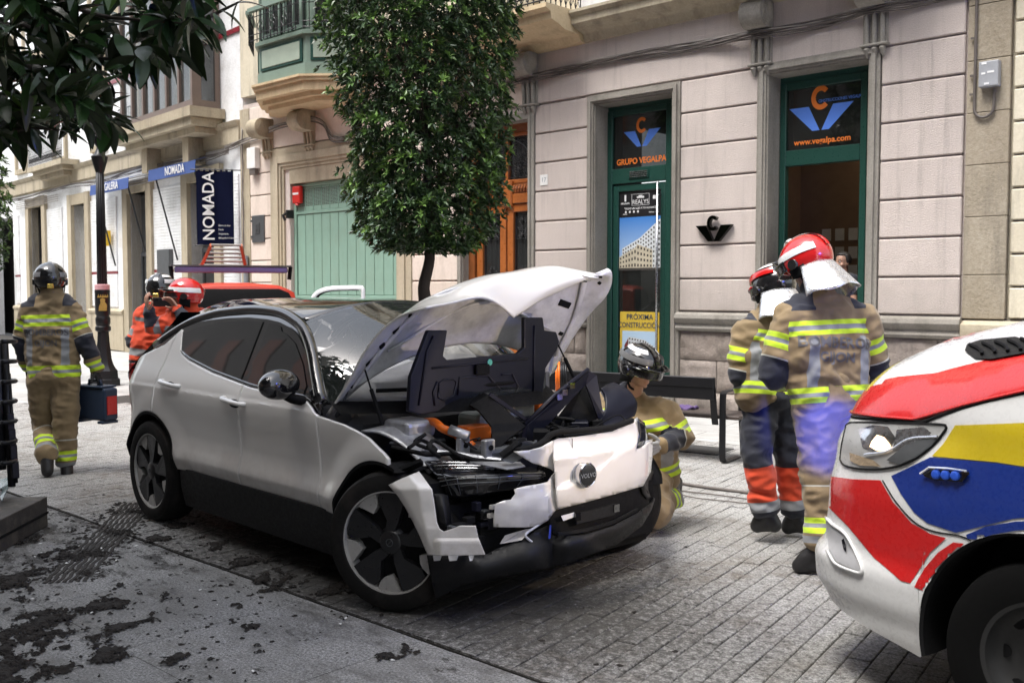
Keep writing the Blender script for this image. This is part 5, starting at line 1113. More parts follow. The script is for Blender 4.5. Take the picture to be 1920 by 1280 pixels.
# torn flap standing in the bay
def plate(pts, name, mat_, th=.012, parent=None, smooth=False):
    m_ = MB(); m_.add([Vector(q) for q in pts], [tuple(range(len(pts)))]); return solid(m_.build(name, mat_, parent or car), th, 0)
plate([CP(900, 733, 2, 1.02), CP(915, 742, 0, .1), CP(985, 800, 0, .2), CP(955, 822, 0, .22), CP(925, 850, 0, .25), CP(921, 800, 0, .18), CP(897, 770, 0, .1), CP(880, 760, 0, .05)], 'torn_flap', MATTE)
plate([CP(920, 736, 0, .12), CP(990, 785, 0, .12), CP(986, 790, 0, .12), CP(916, 742, 0, .12)], 'torn_trim', NAVYB)
# tilted tray
tr = [CP(1101, 694, 1, .42), CP(1112, 700, 1, .5), CP(1128, 782, 1, .45), CP(1010, 838, 1, .1), CP(975, 838, 1, -.1), CP(990, 795, 1, -.02)]
def rim(pts, r): m_ = MB(); m_.tube(pts, r, 6, closed=False); return m_
plate([CP(1101, 694, 1, .42), CP(1118, 703, 1, .48), CP(1131, 780, 1, .48), CP(1122, 786, 1, .46), CP(1098, 722, 1, .42)], 'tray_wall', NAVYB, .02)
plate([CP(1101, 694, 1, .42), CP(1096, 718, 1, .42), CP(1000, 820, 1, .02), CP(980, 836, 1, -.08), CP(986, 796, 1, -.04)], 'tray_wall', NAVYB, .03)
plate([CP(1096, 716, 1, .5), CP(1124, 783, 1, .5), CP(1050, 812, 1, .3), CP(1010, 828, 1, .1)], 'tray_floor', MATTE, .01)
rim([CP(1103, 692, 1, .41), CP(1040, 740, 1, .17), CP(985, 796, 1, -.04)], .012).build('tray_rim', NAVYB, car, smooth=True)
rim([CP(1098, 702, 1, .41), CP(1038, 752, 1, .17), CP(984, 805, 1, -.04)], .008).build('tray_rim', NAVYB, car, smooth=True)
for t_ in (.3, .42, .5): 
    c = CP(1103, 694, 1, .41).lerp(CP(985, 798, 1, -.04), t_); MB().box(c - Vector((.012, .02, .012)), c + Vector((.02, .02, .02))).build('clip', CHROME, car)
# navy trim over the left headlamp
m_ = MB(); m_.sheet(net([[CP(1128, 727, 1, .58), CP(1138, 720, 1, .66), CP(1151, 716, 1, .72)], [CP(1135, 745, 1, .58), CP(1160, 733, 1, .68), CP(1178, 730, 1, .76)], [CP(1133, 775, 1, .52), CP(1160, 762, 1, .64), CP(1194, 752, 1, .78)], [CP(1110, 802, 1, .42), CP(1150, 788, 1, .58), CP(1194, 768, 1, .78)], [CP(1096, 812, 1, .36), CP(1140, 800, 1, .52), CP(1190, 780, 1, .76)]], 16, 20)); solid(m_.build('navy_trim', NAVYB, car, smooth=50), .012)
# ---------------------------------------------------------------- front end
XF = ([-.95, -.85, -.7, -.5, -.36, -.33, -.28, -.1, .1, .3, .45, .6, .72, .82, .88], [.0, .2, .42, .56, .6, .585, .6, .63, .625, .6, .56, .48, .38, .24, .08])
def onF(u, v, off=0, tab=XF):
    x = .55
    for _ in range(14):
        p = CP(u, v, 0, x); x = .5 * x + .5 * (lerp(tab[0], tab[1], p.y) + off)
    return CP(u, v, 0, x)
def fnet(name, rows, mat_, nu=24, nv=18, th=.008, off=0, wav=0):
    rr = net([[onF(*(q + (off,))[:3]) if len(q) == 2 else onF(q[0], q[1], q[2] + off) for q in r] for r in rows], nu, nv)
    if wav: rr = [[p + Vector((wav * noise.noise(p * 6), 0, 0)) for p in r] for r in rr]
    m_ = MB(); m_.sheet(rr); o = m_.build(name, mat_, car, smooth=28, fix=False); return solid(o, th, 0)
from mathutils.geometry import delaunay_2d_cdt
def fpoly(name, poly, mat_, surf, th=.006, step=7, smooth=30, parent=None):
    """crisp outlined sheet following surf(u, v)"""
    pts = [Vector(p) for p in poly]; dense = []
    for i in range(len(pts)):
        a, b = pts[i], pts[(i + 1) % len(pts)]; k = max(1, int((b - a).length / step)); dense += [a.lerp(b, j / k) for j in range(k)]
    nb = len(dense); inner = []; u = min(p[0] for p in poly) + step / 2
    while u < max(p[0] for p in poly):
        v = min(p[1] for p in poly) + step / 2
        while v < max(p[1] for p in poly): inner.append(Vector((u, v))); v += step
        u += step
    r = delaunay_2d_cdt(dense + inner, [(i, (i + 1) % nb) for i in range(nb)], [list(range(nb))], 1, 1e-4)
    used = sorted({i for f in r[2] for i in f}); ix = {a: b for b, a in enumerate(used)}; m_ = MB(); m_.add([surf(r[0][i].x, r[0][i].y) for i in used], [tuple(ix[i] for i in f) for f in r[2]]); return solid(m_.build(name, mat_, parent or car, smooth=smooth), th, 0)
def seg(v, pts): return lerp([p[0] for p in pts], [p[1] for p in pts], v)
def s_main(u, v):
    up = seg(u, [(1037, 862), (1100, 856), (1150, 846), (1213, 824)]); sh = seg(u, [(1037, 922), (1082, 902), (1122, 880), (1150, 857), (1160, 850), (1213, 826)]); lo = seg(u, [(1037, 940), (1100, 928), (1150, 915), (1213, 895)])
    off = .0
    off = .03 - max(0, up - v) * .0011 - .010 * max(0, min(1, (v - up) / 10)) + .016 * max(0, min(1, (v - sh + 6) / 7)) - max(0, v - lo) * .0010
    return onF(u, v, off + .004 * noise.noise(Vector((u * .02, v * .02, 0))))
fas = fpoly('front_panel', [(1036, 826), (1046, 822), (1078, 819), (1147, 809), (1178, 794), (1194, 782), (1199, 800), (1192, 842), (1203, 838), (1222, 824), (1223, 850), (1219, 884), (1205, 910), (1150, 926), (1100, 940), (1044, 954), (1041, 900), (1037, 862)], PAINT, s_main, .008)
fpoly('front_panel_torn', [(963, 846), (992, 844), (1015, 838), (1036, 826), (1037, 862), (1040, 885), (1031, 878), (1015, 872), (999, 868), (985, 860)], PAINT, lambda u, v: onF(u, v, .02 - (v - 826) * .0006), .006)
def s_flap(u, v): 
    f = seg(u, [(925, .05), (968, .055), (1000, .035), (1030, .03), (1044, .005)]); return onF(u, v, f - abs(v - 955) * .0005 + .012 * noise.noise(Vector((u * .03, v * .04, 3))))
fpoly('front_panel_torn', [(1027, 903), (1032, 895), (1040, 885), (1041, 905), (1044, 953), (1036, 962), (1027, 975), (1008, 985), (985, 988), (950, 988), (925, 987), (925, 972), (929, 944), (945, 938), (958, 936), (966, 925), (964, 917), (972, 914), (990, 910), (1010, 907)], PAINT, s_flap, .006)
m_ = MB()
for u, v in ((924, 950), (920, 966)): c = onF(u, v, -.02); m_.box(c - Vector((.01, .015, .01)), c + Vector((.01, .02, .01)))
m_.build('panel_clip', PAINT, car)
# crease line of the shield panel
for a, b in (((1046, 918), (1082, 902)), ((1122, 880), (1150, 857))):
    m_ = MB(); m_.tube([onF(*a, .026), onF(*b, .026)], .003, 5); m_.build('panel_crease', MATTE, fas)
for uu in (1073,): m_ = MB(); m_.tube([onF(uu, v, .012 if v < 860 else .03) for v in (822, 845)], .002, 5); m_.tube([onF(uu, v, .024) for v in (880, 905)], .002, 5); m_.build('panel_crack', MATTE, fas)
c = onF(1101, 890, .062); nv_ = Vector((1, -.05, .05)).normalized(); BMt = basis(c, Vector((.05, 1, 0)), Vector((-.02, 0, 1)))
bd = MB(); bd.lathe([(0, -.03), (.058, -.03), (.062, .004), (.057, .01), (.053, .006), (0, .006)], 32, M=BMt); bo = bd.build('badge', CHROME, car, smooth=40)
MB().lathe([(0, .0065), (.052, .0065), (.052, .009), (0, .0095)], 32, M=BMt).build('badge_face', PIANO, bo); tx = text('VOLVO', .03, BMt @ Matrix.Translation((0, -.002, .0105)), CHROME, bo, extrude=.0008, sx=1.05, bold=.0006)
# seal along the top edge
m_ = MB(); m_.tube(spline([onF(u, v, -.01) for u, v in ((968, 845), (1000, 838), (1022, 825), (1034, 814), (1060, 808), (1100, 806), (1150, 800), (1185, 788))], 30), .016, 8); m_.build('bay_seal', MATTE, car, smooth=True)
m_ = MB(); m_.tube([onF(u, v, -.06) for u, v in ((940, 855), (960, 840), (975, 828))], .02, 6); m_.build('clip_strip', MATTE, car)
plate([onF(u, v, -.05) for u, v in ((972, 827), (1003, 832), (1000, 846), (960, 868), (940, 862))], 'grey_flap', GREYM)
# left headlamp
fnet('left_headlamp', [[(1195, 784, -.005), (1208, 792, -.005)], [(1198, 812, .006), (1212, 826, .006)], [(1192, 838, .008), (1196, 841, .008)]], PIANO, 6, 8, off=.01)
fnet('headlamp_bezel', [[(1207, 838, .012), (1213, 833, .012)], [(1212, 826, .012), (1224, 823, .012)]], UNDERW, 4, 4, off=.012)
# right headlamp block, exposed
L0, L1, L2, L3 = CP(789, 862, 1, -.72), CP(905, 862, 1, -.4), CP(1006, 872, 1, -.16), CP(1026, 890, 1, -.14)
hl = net([[onF(793, 862, -.42), onF(850, 863, -.34), onF(920, 865, -.3), onF(1000, 870, -.24)],
          [onF(806, 878, -.28), onF(852, 876, -.2), onF(930, 877, -.16), onF(1010, 876, -.12)],
          [onF(818, 893, -.16), onF(858, 889, -.09), onF(938, 887, -.06), onF(1020, 884, -.06)],
          [onF(826, 908, -.12), onF(862, 903, -.05), onF(940, 900, -.04), onF(1022, 894, -.05)],
          [onF(840, 934, -.16), onF(868, 934, -.08), onF(935, 922, -.06), onF(1000, 910, -.07)]], 30, 20)
m_ = MB(); m_.sheet(hl); hlo = solid(m_.build('headlamp', PIANO, car, smooth=30), .02)
for j in (11, 13, 15):
    m_ = MB(); m_.tube([hl[j][i] + Vector((.004, -.004, .003)) for i in range(0, 30, 2)], .0025, 5); m_.build('lamp_rib', GREYM, hlo)
for i in range(4, 28, 5): m_ = MB(); m_.tube([hl[j][i] + Vector((.004, -.004, .003)) for j in range(10, 19)], .0022, 5); m_.build('lamp_rib', GREYM, hlo)
for k in range(3): m_ = MB(); m_.tube([hl[2 + k * 2][i] + Vector((0, 0, .006)) for i in range(2, 28 - k * 3, 2)], .003, 5); m_.build('lamp_blade', STEEL, hlo)
rim([CP(735, 838, 2, .8), CP(800, 852, 2, .78), CP(850, 850, 2, .77), CP(890, 862, 2, .76), CP(960, 868, 2, .74)], .012).build('lamp_loom', MATTE, car, smooth=True)
plate([CP(880, 866, 2, .755), CP(930, 864, 2, .75), CP(975, 866, 2, .75), CP(985, 874, 2, .74), CP(950, 880, 2, .74)], 'silver_shard', SILVERP, .004)
# dark structure behind the missing bumper
m_ = MB(); m_.box((-.02, -.8, .34), (.25, -.62, .66)); m_.box((.1, -.72, .3), (.3, -.1, .55)); m_.box((.28, -.3, .3), (.4, .7, .75)); m_.build('bumper_carrier', MATTE, car)
rg = random.Random(21)
for k in range(16):
    c = CP(rg.uniform(845, 925), rg.uniform(945, 1020), 0, .42); MB().box(c - Vector((.02, rg.uniform(.01, .04), rg.uniform(.01, .04))), c + Vector((.02, rg.uniform(.01, .03), rg.uniform(.005, .02))), ch=.003).build('fitting', rg.choice((MATTE, NAVYB, GREYM)), car)
# duct beside the wheel
rr = net([[CP(812, 925, 1, -.82), CP(828, 925, 1, -.8), CP(840, 928, 1, -.76)], [CP(818, 955, 1, -.84), CP(834, 957, 1, -.82), CP(845, 958, 1, -.76)], [CP(826, 984, 1, -.84), CP(838, 986, 1, -.82), CP(846, 986, 1, -.76)]], 8, 10); m_ = MB(); m_.sheet(rr); solid(m_.build('air_duct', SATIN, car, smooth=40), .01)
# hanging bumper corner
def s_corner(u, v):
    e = seg(v, [(884, 786), (907, 806), (917, 811), (938, 815), (960, 817), (987, 824), (1003, 832), (1012, 850)])      # fold between side and front
    i = seg(v, [(909, 729), (925, 745), (950, 760), (977, 775), (1005, 790), (1038, 803)])                    # wheel-arch edge
    y = -.92 + .05 * max(0, (917 - v) / 35) + .035 * max(0, min(1, (u - min(e, 826) + 26) / 26))
    if u > 826: y += (u - 826) / 80 * .13
    y -= .018 * max(0, min(1, (v - 1009) / 6)) * max(0, min(1, (u - 812) / 14)); y += .012 * max(0, min(1, (i + 10 - u) / 10))
    return CP(u, v, 1, y)
fpoly('bumper_corner', [(729, 909), (752, 898), (786, 884), (797, 899), (810, 917), (814, 940), (817, 962), (819, 978), (824, 991), (832, 996), (845, 992), (862, 985), (892, 985), (897, 1008), (903, 1022), (910, 1039), (860, 1041), (820, 1041), (802, 1038), (795, 1022), (788, 1005), (775, 977), (760, 950), (745, 927)], PAINT, s_corner, .006, 3, 40)
for u, w in ((820, 16), (850, 18), (884, 10)):
    plate([CP(u - w / 2, 1041, 1, -.88), CP(u + w / 2, 1041, 1, -.87), CP(u + w / 2 - 3, 1050, 1, -.87), CP(u - w / 2 + 2, 1051, 1, -.88)], 'mounting_tab', UNDERW, .004)
plate([onF(947, 1003, .0), onF(985, 992, .02), onF(1000, 990, .02), onF(978, 1012, .02), onF(937, 1019, .0)], 'bumper_shard', PAINT, .006)
# under-edge of wing and small torn bits by the arch
plate([CP(728, 888, 1, -.86), CP(788, 862, 1, -.8), CP(794, 868, 1, -.76), CP(760, 885, 1, -.8), CP(735, 892, 1, -.84)], 'wing_edge', MATTE, .02)
# black lower bumper
def s_low(u, v):
    top = seg(u, [(800, 1040), (910, 1036), (985, 1012), (1035, 1000), (1090, 985), (1200, 945), (1229, 920)]); bot = seg(u, [(800, 1110), (870, 1092), (950, 1076), (1037, 1062), (1094, 1042), (1154, 1020), (1231, 955)]); t = (v - top) / max(1, bot - top)
    off = .02 + .05 * math.sin(max(0, min(1, t)) * 2.6) + .02 * noise.noise(Vector((u * .015, v * .03, 1)))
    d = abs(u - (1037 - (v - 1010) * .1)); off -= .05 * max(0, 1 - d / 26)      # kink under the impact
    if t < .45: off -= .02 * (1 - t / .45)
    k = (u - 1200) / 31
    return onF(u, v, off - (.04 * k * k if k > 0 else 0))
fpoly('lower_bumper', [(801, 1041), (860, 1043), (912, 1040), (935, 1028), (985, 1010), (1003, 995), (1026, 985), (1037, 1000), (1060, 1006), (1095, 1003), (1150, 985), (1195, 962), (1222, 940), (1228, 912), (1231, 905), (1229, 930), (1220, 955), (1202, 985), (1154, 1020), (1094, 1043), (1060, 1056), (1037, 1062), (1005, 1068), (950, 1078), (905, 1086), (865, 1096), (850, 1104), (833, 1115), (818, 1122), (814, 1108), (806, 1070)], SATIN, s_low, .012, 7, 45)
fpoly('intake_panel', [(1028, 962), (1044, 954), (1100, 941), (1150, 927), (1205, 911), (1214, 922), (1222, 938), (1196, 964), (1150, 988), (1095, 1006), (1060, 1008), (1037, 1003), (1030, 985)], MATTE, lambda u, v: onF(u, v, -.01), .01)
def fstrip(name, pts, w, mat_, off=.0):
    rr = [[onF(u, v, off) for u, v in pts], [onF(u, v + w, off) for u, v in pts]]; m_ = MB(); m_.sheet(rr); return solid(m_.build(name, mat_, car), .012, 0)
fstrip('number_plate_mount', [(1080, 962), (1110, 955), (1152, 944)], 20, SATIN, .035)
for u in (1078, 1150): fstrip('intake_slot', [(u, 962 - (u - 1078) * .22), (u + 10, 960 - (u - 1078) * .22)], 14, PIANO, .04)
fstrip('intake_bar', [(1046, 998), (1100, 990), (1150, 975), (1195, 952)], 6, SATIN, .04)
fnet('fog_surround', [[(1200, 905, .0), (1222, 880, .0)], [(1206, 925, .0), (1229, 900, .0)], [(1215, 935, .0), (1230, 920, 0)]], SATIN, 6, 8, .01, off=.01)
m_ = MB(); m_.tube(spline([onF(1027, 972, .02), onF(1000, 990, .02), onF(985, 1003, .03), onF(1000, 1018, .03)], 16), .006, 6); m_.build('torn_bracket', UNDERW, car)
plate([onF(u, v, .03) for u, v in ((1052, 967), (1076, 960), (1078, 968), (1056, 976))], 'glass_shard', UNDERW, .003)
plate([onF(u, v, .03) for u, v in ((1031, 984), (1033, 984), (1032, 1008), (1029, 1010))], 'blue_strip', M_('blue_protective_tape', (.05, .08, .5), .4), .003)
# underbody shade
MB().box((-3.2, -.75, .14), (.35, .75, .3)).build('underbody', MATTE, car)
# ================================================================== people
from mathutils.bvhtree import BVHTree
def DP(u, v, d): return EYE + (CF + RT * ((u - 960) / FPX) + CU * ((640 - v) / FPX)) * d
def cap_prim(mb, a, b, ra, rb, n=14):
    a, b = Vector(a), Vector(b); d = b - a; L = d.length
    if L < 1e-5: d = Vector((0, 0, 1)); L = 1e-5
    z = d.normalized(); prof = []
    for k in range(6): q = -math.pi / 2 + k * math.pi / 10; prof.append((ra * math.cos(q), ra * math.sin(q)))
    for k in range(6): q = k * math.pi / 10; prof.append((rb * math.cos(q), L + rb * math.sin(q)))
    prof[0] = (0, -ra); prof[-1] = (0, L + rb)
    x = z.orthogonal().normalized(); M = basis(a, x, z.cross(x)); mb.lathe([(max(r, 1e-7) if 0 < i < 11 else 0.0, h) for i, (r, h) in enumerate(prof)], n, M=M)
def ell_prim(mb, c, r, M=None):
    M = (Matrix.Translation(c) if M is None else M); mb.lathe([(0, -1)] + [(math.cos(q), math.sin(q)) for q in [-math.pi / 2 + k * math.pi / 12 for k in range(1, 12)]] + [(0, 1)], 20, M=M @ Matrix.Diagonal((*r, 1)))
def fuse(name, mb, vox, mats, parent, sm=4, wr=0, wseed=0, wscale=9, smooth=True):
    me = mb.mesh('tmp', mats); o = bpy.data.objects.new('tmp', me); scene.collection.objects.link(o)
    r = o.modifiers.new('r', 'REMESH'); r.mode = 'VOXEL'; r.voxel_size = vox
    if sm: s = o.modifiers.new('s', 'SMOOTH'); s.iterations = sm; s.factor = .5
    dg = bpy.context.evaluated_depsgraph_get(); m2 = bpy.data.meshes.new_from_object(o.evaluated_get(dg)); bpy.data.objects.remove(o)
    m2.name = name; m2.materials.clear()
    for q in (mats if isinstance(mats, (list, tuple)) else [mats]): m2.materials.append(q)
    if wr:
        ns = [v.normal.copy() for v in m2.vertices]
        for v, n in zip(m2.vertices, ns):
            p = v.co; q = Vector((p.x * wscale * .6, p.y * wscale * .6, p.z * wscale)) + Vector((wseed * 3.7, 0, 0)); w = noise.noise(q * .8 + Vector((0, 0, noise.noise(q * .7) * 1.6)))
            w2 = 1 - abs(noise.noise(q * 1.7 + Vector((5, 1, 2)))) * 2.2
            w3 = noise.noise(q * 3.3); v.co = p + n * wr * (w * 1.2 + w2 * .6 + w3 * .3)
    m2.polygons.foreach_set('use_smooth', [True] * len(m2.polygons)); m2.update()
    ob = bpy.data.objects.new(name, m2); return link(ob, parent)
def setattr_(o, name, fn):
    a = o.data.attributes.new(name, 'FLOAT', 'POINT'); a.data.foreach_set('value', [fn(v.co) for v in o.data.vertices])
def polyproj(p, pts):
    best = None; acc = 0
    for a, b in zip(pts[:-1], pts[1:]):
        d = b - a; L = d.length; t = (p - a).dot(d) / (L * L); tc = max(0, min(1, t)); q = (p - (a + d * tc)).length
        if best is None or q < best[0]: best = (q, acc + tc * L)
        acc += L
    return best
TANC, NAVC, YEL, SILV, ORGC = (.26, .185, .095), (.016, .018, .03), (.62, .86, .03), (.27, .28, .29), (.72, .07, .018)
def band(t, val, stops, base):
    """stops: list (from, to, colour) -> constant ramp over val (metres 0..1)"""
    pts = [(0, base)]
    for a, b, c in stops:
        if abs(pts[-1][0] - a) < 1e-4: pts[-1] = (a, c)
        else: pts.append((a, c))
        pts.append((b, base))
    return t.ramp(val, pts, 'CONSTANT')
def m_garment(name, base, torso=(), sleeve=(), leg=(), patch=None, under=None, yoke=None):
    t = NT(name); at = lambda n: (lambda x: (setattr(x, 'attribute_name', n), x.outputs['Fac'])[1])(t.n('ShaderNodeAttribute'))
    if leg: c = band(t, at('leg'), leg, base)
    else:
        ct = band(t, at('torso'), torso, base)
        if patch:   # vertical silver patches beside the back panel
            w = t.math('ABSOLUTE', at('lat')); m = t.math('MULTIPLY', t.math('GREATER_THAN', w, patch[0]), t.math('LESS_THAN', w, patch[1]))
            m = t.math('MULTIPLY', m, t.math('MULTIPLY', t.math('GREATER_THAN', at('torso'), patch[2]), t.math('LESS_THAN', at('torso'), patch[3])))
            ct = t.mix(m, ct, SILV)
        if yoke:
            m = t.math('MULTIPLY', t.math('GREATER_THAN', at('torso'), yoke[0]), t.math('GREATER_THAN', t.math('ABSOLUTE', at('lat')), yoke[1])); ct = t.mix(m, ct, NAVC)
        c = t.mix(t.math('GREATER_THAN', at('arm'), .5), ct, band(t, at('sleeve'), sleeve, base))
    co = t.coord('World'); n = t.noise(co, 7, 6, .6); f = t.noise(co, 160, 2)
    c = t.mix(1, c, t.ramp(n, [(.3, .72), (.7, 1.0)]), 'MULTIPLY')
    return t.done(c, .82, 0, t.bump(t.math('ADD', t.math('MULTIPLY', n, .6), t.math('MULTIPLY', f, .15)), .5, .012), Sheen_Weight=.15)
Y2 = lambda a: [(a, a + .03, YEL), (a + .03, a + .055, SILV), (a + .055, a + .085, YEL)]
JACKET = m_garment('tan_turnout_cloth', TANC, torso=Y2(.06) + Y2(.43), sleeve=Y2(.10)[0:3] + [(.235, .245, (.5, .5, .44)), (.245, .44, NAVC)] + Y2(.47) + [(.60, .7, NAVC)], patch=(.125, .185, .15, .42), yoke=(.575, .12))
TROUS = m_garment('tan_turnout_trousers', TANC, leg=[(.50, .508, (.5, .5, .44))] + Y2(.60) + [(.7, .74, SILV), (.86, 1.0, NAVC)])
TROUSB = m_garment('tan_turnout_trousers_banded', TANC, leg=[(.44, .448, (.5, .5, .44))] + Y2(.62) + [(.72, .76, SILV), (.9, 1.0, NAVC)])
TROUSO = m_garment('black_and_orange_trousers', NAVC, leg=[(.40, .62, ORGC), (.62, .68, SILV)])
ORJ = m_garment('orange_rescue_jacket', ORGC, torso=[(0, .18, NAVC), (.22, .28, SILV), (.5, .53, SILV)], sleeve=[(.14, .2, SILV), (.22, .38, NAVC), (.4, .45, SILV), (.5, .7, NAVC)])
TSHIRT = m_garment('dark_t_shirt', (.018, .018, .022), torso=[(0, .001, NAVC)], sleeve=[(0, .001, NAVC)])
SKIN = M_('skin', (.42, .24, .17), .5, var=.12, scale=14, Subsurface_Weight=.08); HAIRD = M_('dark_hair', (.012, .01, .009), .6, bump=.5, bscale=90); HAIRG = M_('grey_hair', (.5, .5, .49), .7, bump=.5, bscale=90)
BOOT = M_('black_boot_leather', (.014, .013, .013), .5, bump=.3); GLOVE = M_('grey_work_glove', (.34, .34, .33), .8); GLOVEB = M_('black_glove', (.015, .015, .016), .7)
def m_helmet(name, c, rough=.14): return M_(name, c, rough, var=.03, Coat_Weight=.8, Coat_Roughness=.05)
HRED = m_helmet('red_helmet_gloss', (.52, .012, .012)); HBLK = m_helmet('black_helmet_gloss', (.01, .01, .011)); HWHT = m_helmet('helmet_reflective_tape', (.68, .68, .68), .3); HGOLD = M_('gold_badge', (.7, .5, .12), .3, .8)
ALU = M_('aluminised_cloth', (.82, .82, .83), .3, .85, bump=.6, bscale=25, bdist=.012); VISOR = m_glass('smoked_visor', (.02, .02, .022), .04, .75)
def hand(parent, name, wrist, fwd_, palm, mat_, curl=.6, s=1, side=1):
    """palm plus four unequal fingers and a thumb; fwd_ points to the fingers, palm is the palm normal"""
    f = Vector(fwd_).normalized(); pn = Vector(palm); pn = (pn - f * pn.dot(f)).normalized(); ac = f.cross(pn) * side; w = Vector(wrist); m_ = MB()
    for k in range(4): o = ac * ((k - 1.5) * .02 * s); cap_prim(m_, w + o * .6 + f * .01, w + o + f * .085 * s, .014 * s, .0125 * s, 8)
    cap_prim(m_, w - f * .03, w + f * .02, .027 * s, .026 * s, 10)
    for k, L in enumerate((.068, .078, .074, .058)):
        b = w + ac * ((k - 1.5) * .0215 * s) + f * .09 * s; d = f
        for j in range(3):
            a = curl * (.5 + .35 * j); d = (d * math.cos(a) + pn * math.sin(a)).normalized(); e = b + d * L * (.45, .32, .26)[j] * s; cap_prim(m_, b, e, (.0102, .0095, .0085)[j] * s, (.0098, .009, .0078)[j] * s, 8); b = e
    b = w + f * .02 * s - ac * .03 * s * 1; d = (f * .6 - ac * .75 + pn * .35).normalized()
    for j in range(3): e = b + d * (.035, .03, .024)[j] * s; cap_prim(m_, b, e, (.014, .0115, .01)[j] * s, (.012, .0105, .0085)[j] * s, 8); b = e; d = (d + f * .45 + pn * .2 * curl).normalized()
    return fuse(name, m_, .0038, mat_, parent, 2)
def head_prims(m_, c, M):
    """M: head frame, x right, y face forward, z up"""
    e = lambda p, r: ell_prim(m_, c, r, M @ Matrix.Translation(p))
    e((0, -.01, .035), (.077, .096, .088)); e((0, .012, -.02), (.066, .08, .085)); e((0, .035, -.075), (.045, .045, .035)); e((0, .078, .02), (.05, .016, .012))
    cap_prim(m_, M @ Vector((0, .085, .01)), M @ Vector((0, .105, -.028)), .009, .013, 8); e((0, .084, -.058), (.026, .012, .007)); e((0, .082, -.07), (.022, .011, .006)); e((0, .074, -.092), (.02, .016, .014))
    for s in (-1, 1): e((s * .078, -.01, -.01), (.009, .02, .032)); e((s * .04, .058, -.03), (.026, .022, .022))
def person(label, J, jacket, trousers, vox=.011, helmet=None, hf=None, hup=(0, 0, 1), bulk=1.0, group=None, wr=.017, seed=0, glove=None, back=None, boots=True, grow=1.0, arms_skin=False, hands=(1, 1), sleeves=1):
    """J: joints in world space. hf: direction the face looks"""
    root = thing('person', label, 'person', (J['pelvis'].x, J['pelvis'].y, min(J[k].z for k in J) - .02), group=group); base = root.location.copy()
    G = {k: Vector(v) - base for k, v in J.items()}
    f = Vector(hf).normalized(); up = Vector(hup); up = (up - f * up.dot(f)).normalized(); rt = f.cross(up)
    HM = Matrix(((rt.x, f.x, up.x, G['head'].x), (rt.y, f.y, up.y, G['head'].y), (rt.z, f.z, up.z, G['head'].z), (0, 0, 0, 1)))
    # continuous body
    m_ = MB(); head_prims(m_, G['head'], HM); cap_prim(m_, G['neck'], G['head'] - up * .04 - f * .01, .06, .055)
    cap_prim(m_, G['pelvis'], G['chest'], .09, .09); cap_prim(m_, G['chest'], G['neck'], .085, .055)
    for s in 'LR':
        cap_prim(m_, G['chest'].lerp(G['neck'], .6), G['sh' + s], .06, .05); cap_prim(m_, G['sh' + s], G['el' + s], .048, .038); cap_prim(m_, G['el' + s], G['wr' + s], .038, .026)
        cap_prim(m_, G['pelvis'], G['hip' + s], .1, .09); cap_prim(m_, G['hip' + s], G['kn' + s], .08, .055); cap_prim(m_, G['kn' + s], G['an' + s], .05, .035); cap_prim(m_, G['an' + s], G['toe' + s], .035, .03)
    body = fuse('body', m_, .0065, SKIN, root, 2)
    # trousers
    b = bulk
    if trousers is not None:
        m_ = MB(); cap_prim(m_, G['pelvis'] + Vector((0, 0, .06)), G['pelvis'], .13 * b, .15 * b)
        for s in 'LR':
            cap_prim(m_, G['pelvis'], G['hip' + s], .14 * b, .125 * b); cap_prim(m_, G['hip' + s], G['kn' + s], .122 * b, .098 * b); cap_prim(m_, G['kn' + s], G['an' + s].lerp(G['kn' + s], .12), .098 * b, .082 * b); cap_prim(m_, G['an' + s].lerp(G['kn' + s], .3), G['an' + s].lerp(G['kn' + s], .14), .088 * b, .092 * b)
        tr_ = fuse('trousers', m_, vox, trousers, root, 3, wr, seed + 1)
        LG = [[G['hip' + s], G['kn' + s], G['an' + s]] for s in 'LR']
        setattr_(tr_, 'leg', lambda p: min(polyproj(p, l) for l in LG)[1] if p.z < G['pelvis'].z + .3 else 0)
    if boots:
        for s in 'LR':
            a, t_ = G['an' + s], G['toe' + s]; d = (t_ - a); hl = a - Vector((d.x, d.y, 0)).normalized() * .045 + Vector((0, 0, t_.z - a.z - .005)) * .75
            m_ = MB(); cap_prim(m_, a.lerp(G['kn' + s], .25), a, .065, .058); cap_prim(m_, a, hl, .056, .05); cap_prim(m_, a - Vector((0, 0, .01)), t_.lerp(a, .25) + Vector((0, 0, .005)), .055, .05); cap_prim(m_, t_.lerp(a, .25), t_, .05, .046); cap_prim(m_, hl, t_, .042, .042)
            fuse('boot', m_, .009, BOOT, root, 2)
    # jacket
    ex = (G['shR'] - G['shL']).normalized(); ax = (G['neck'] - G['pelvis']).normalized(); fr = ax.cross(ex) * -1
    m_ = MB(); w = (G['shR'] - G['shL']).length
    lo = G['pelvis'] + ax * .0
    for sx in (-1, -.33, .33, 1):
        cap_prim(m_, lo + ex * sx * .085 * b, G['chest'] + ex * sx * .115 * b, .135 * b, .13 * b); cap_prim(m_, G['chest'] + ex * sx * .12 * b, G['chest'].lerp(G['neck'], .75) + ex * sx * .11, .13 * b, .09)
    for s in 'LR':
        cap_prim(m_, G['neck'] - ax * .045, G['sh' + s], .095 if jacket is not TSHIRT else .06, .098 * b)
        if sleeves == 1:
            cap_prim(m_, G['sh' + s], G['el' + s], .098 * b, .08 * b); cap_prim(m_, G['el' + s], G['wr' + s].lerp(G['el' + s], .1), .076 * b, .056 * b)
        elif sleeves: cap_prim(m_, G['sh' + s], G['sh' + s].lerp(G['el' + s], .6), .075 * b, .066 * b)
